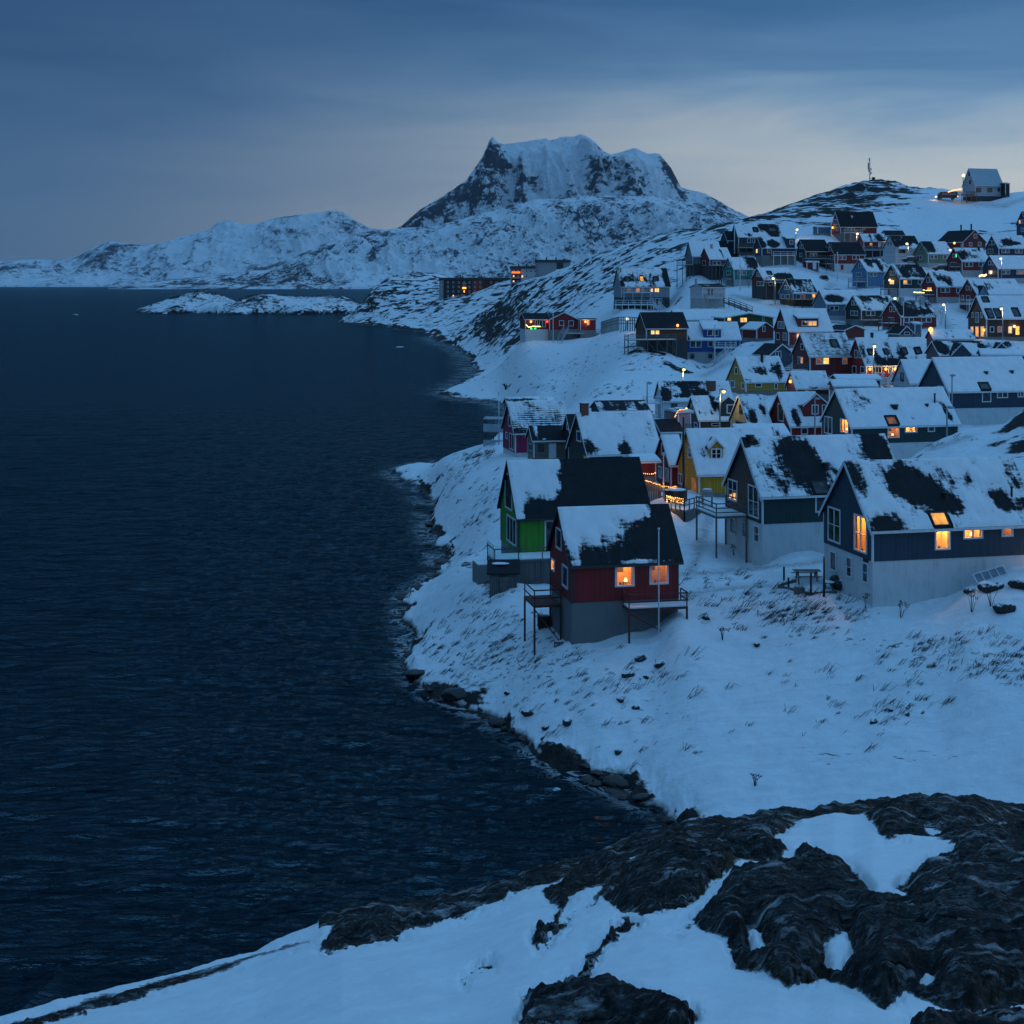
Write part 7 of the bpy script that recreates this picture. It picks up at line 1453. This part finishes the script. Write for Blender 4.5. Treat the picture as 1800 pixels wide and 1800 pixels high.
# thin stratus: stretched noise, denser higher up
mp = nd(nt,'ShaderNodeMapping'); lk(nt, tc.outputs['Generated'], mp.inputs[0]); mp.inputs['Scale'].default_value = (2.2,2.2,17); mp.inputs['Rotation'].default_value = (R(2),R(3.5),0)
cn = noise(nt, mp.outputs[0], 1.35, 6, .55, .4)
az = mth(nt,'ADD', mth(nt,'MULTIPLY', sp.outputs[0], 1.42), .5, clamp=True)      # 0 at the left edge of the view, 1 at the right edge
zz = sp.outputs[2]
zr_ = mth(nt,'ADD', mth(nt,'MULTIPLY', zz, 5.0), mth(nt,'MULTIPLY', mth(nt,'SUBTRACT',cn,.5), .6))
left = ramp(nt, [(0.0,(.086,.160,.262)),(.25,(.074,.150,.265)),(.5,(.052,.122,.245)),(.95,(.021,.068,.168))], zr_)
right = ramp(nt, [(0.0,(.62,.63,.60)),(.28,(.55,.60,.61)),(.46,(.41,.50,.57)),(.6,(.205,.345,.51)),(.74,(.104,.23,.42)),(.95,(.050,.148,.315))], zr_)
azs = nd(nt,'ShaderNodeMapRange', interpolation_type='SMOOTHSTEP'); lk(nt, az, azs.inputs[0])
low = mixc(nt, azs.outputs[0], left.outputs[0], right.outputs[0])
# overhead and behind the viewer the deck is lit through: a brighter even blue
hi = nd(nt,'ShaderNodeMapRange', interpolation_type='SMOOTHSTEP'); lk(nt, zz, hi.inputs[0]); hi.inputs[1].default_value = .19; hi.inputs[2].default_value = .5
dome = mixc(nt, mth(nt,'MULTIPLY', mth(nt,'SUBTRACT',1.0,sp.outputs[1]), .5), (.135,.37,.70), (.125,.345,.67))
side = mth(nt,'ADD', 1.0, mth(nt,'MULTIPLY', sp.outputs[0], .38))      # the deck is brighter towards the set sun on the right
vm = nt.nodes.new('ShaderNodeVectorMath'); vm.operation = 'SCALE'; lk(nt, dome, vm.inputs[0]); lk(nt, side, vm.inputs[3])
up = mixc(nt, hi.outputs[0], low, vm.outputs[0])
gd_ = nd(nt,'ShaderNodeMapRange'); lk(nt, zz, gd_.inputs[0]); gd_.inputs[1].default_value = -.02; gd_.inputs[2].default_value = 0.0
full = mixc(nt, gd_.outputs[0], (.02,.035,.06), up)
add = nt.nodes.new('ShaderNodeMix'); add.data_type = 'RGBA'; add.blend_type = 'ADD'; add.inputs[0].default_value = .01
lk(nt, full, add.inputs[6]); lk(nt, sk.outputs[0], add.inputs[7])
lk(nt, add.outputs[2], bg.inputs['Color']); bg.inputs['Strength'].default_value = 1.0
W.cycles.sampling_method = 'MANUAL'; W.cycles.sample_map_resolution = 512
sl = bpy.data.lights.new('Sun','SUN'); sl.energy = .12; sl.angle = R(25); sl.color = (1.0,.86,.78); so = bpy.data.objects.new('Sun', sl); COL.objects.link(so)
so.rotation_euler = (R(90)-R(8), 0, -SUN_AZ+R(180)); 
hz = MB(); hz.box(-16000,16000,-60,24500,-8,1500); HM, hnt, hb_ = newmat('haze_air'); hnt.nodes.remove(hb_)
vol = nd(hnt,'ShaderNodeVolumePrincipled'); vol.inputs['Density'].default_value = 1.1e-5; vol.inputs['Color'].default_value = (.55,.72,.92,1); vol.inputs['Anisotropy'].default_value = 0
lk(hnt, vol.outputs[0], hnt.nodes['Material Output'].inputs['Volume']); hzo = build('haze', hz, HM); tag(hzo, kind='stuff')
cam = bpy.data.cameras.new('Camera'); cam.sensor_width = 36; cam.lens = F/1800*36; cam.shift_y = -400/1800; cam.clip_start = .5; cam.clip_end = 90000
co = bpy.data.objects.new('Camera', cam); COL.objects.link(co); co.location = (0,0,HC); co.rotation_euler = (R(90),0,0); S.camera = co
S.view_settings.view_transform = 'Standard'; S.view_settings.look = 'None'; S.view_settings.exposure = 0; S.view_settings.gamma = 1
S.render.engine = 'CYCLES'; S.cycles.use_denoising = True; S.cycles.max_bounces = 6; S.cycles.diffuse_bounces = 3; S.cycles.glossy_bounces = 3; S.cycles.sample_clamp_indirect = 4
S.cycles.use_adaptive_sampling = True; S.cycles.adaptive_threshold = .01
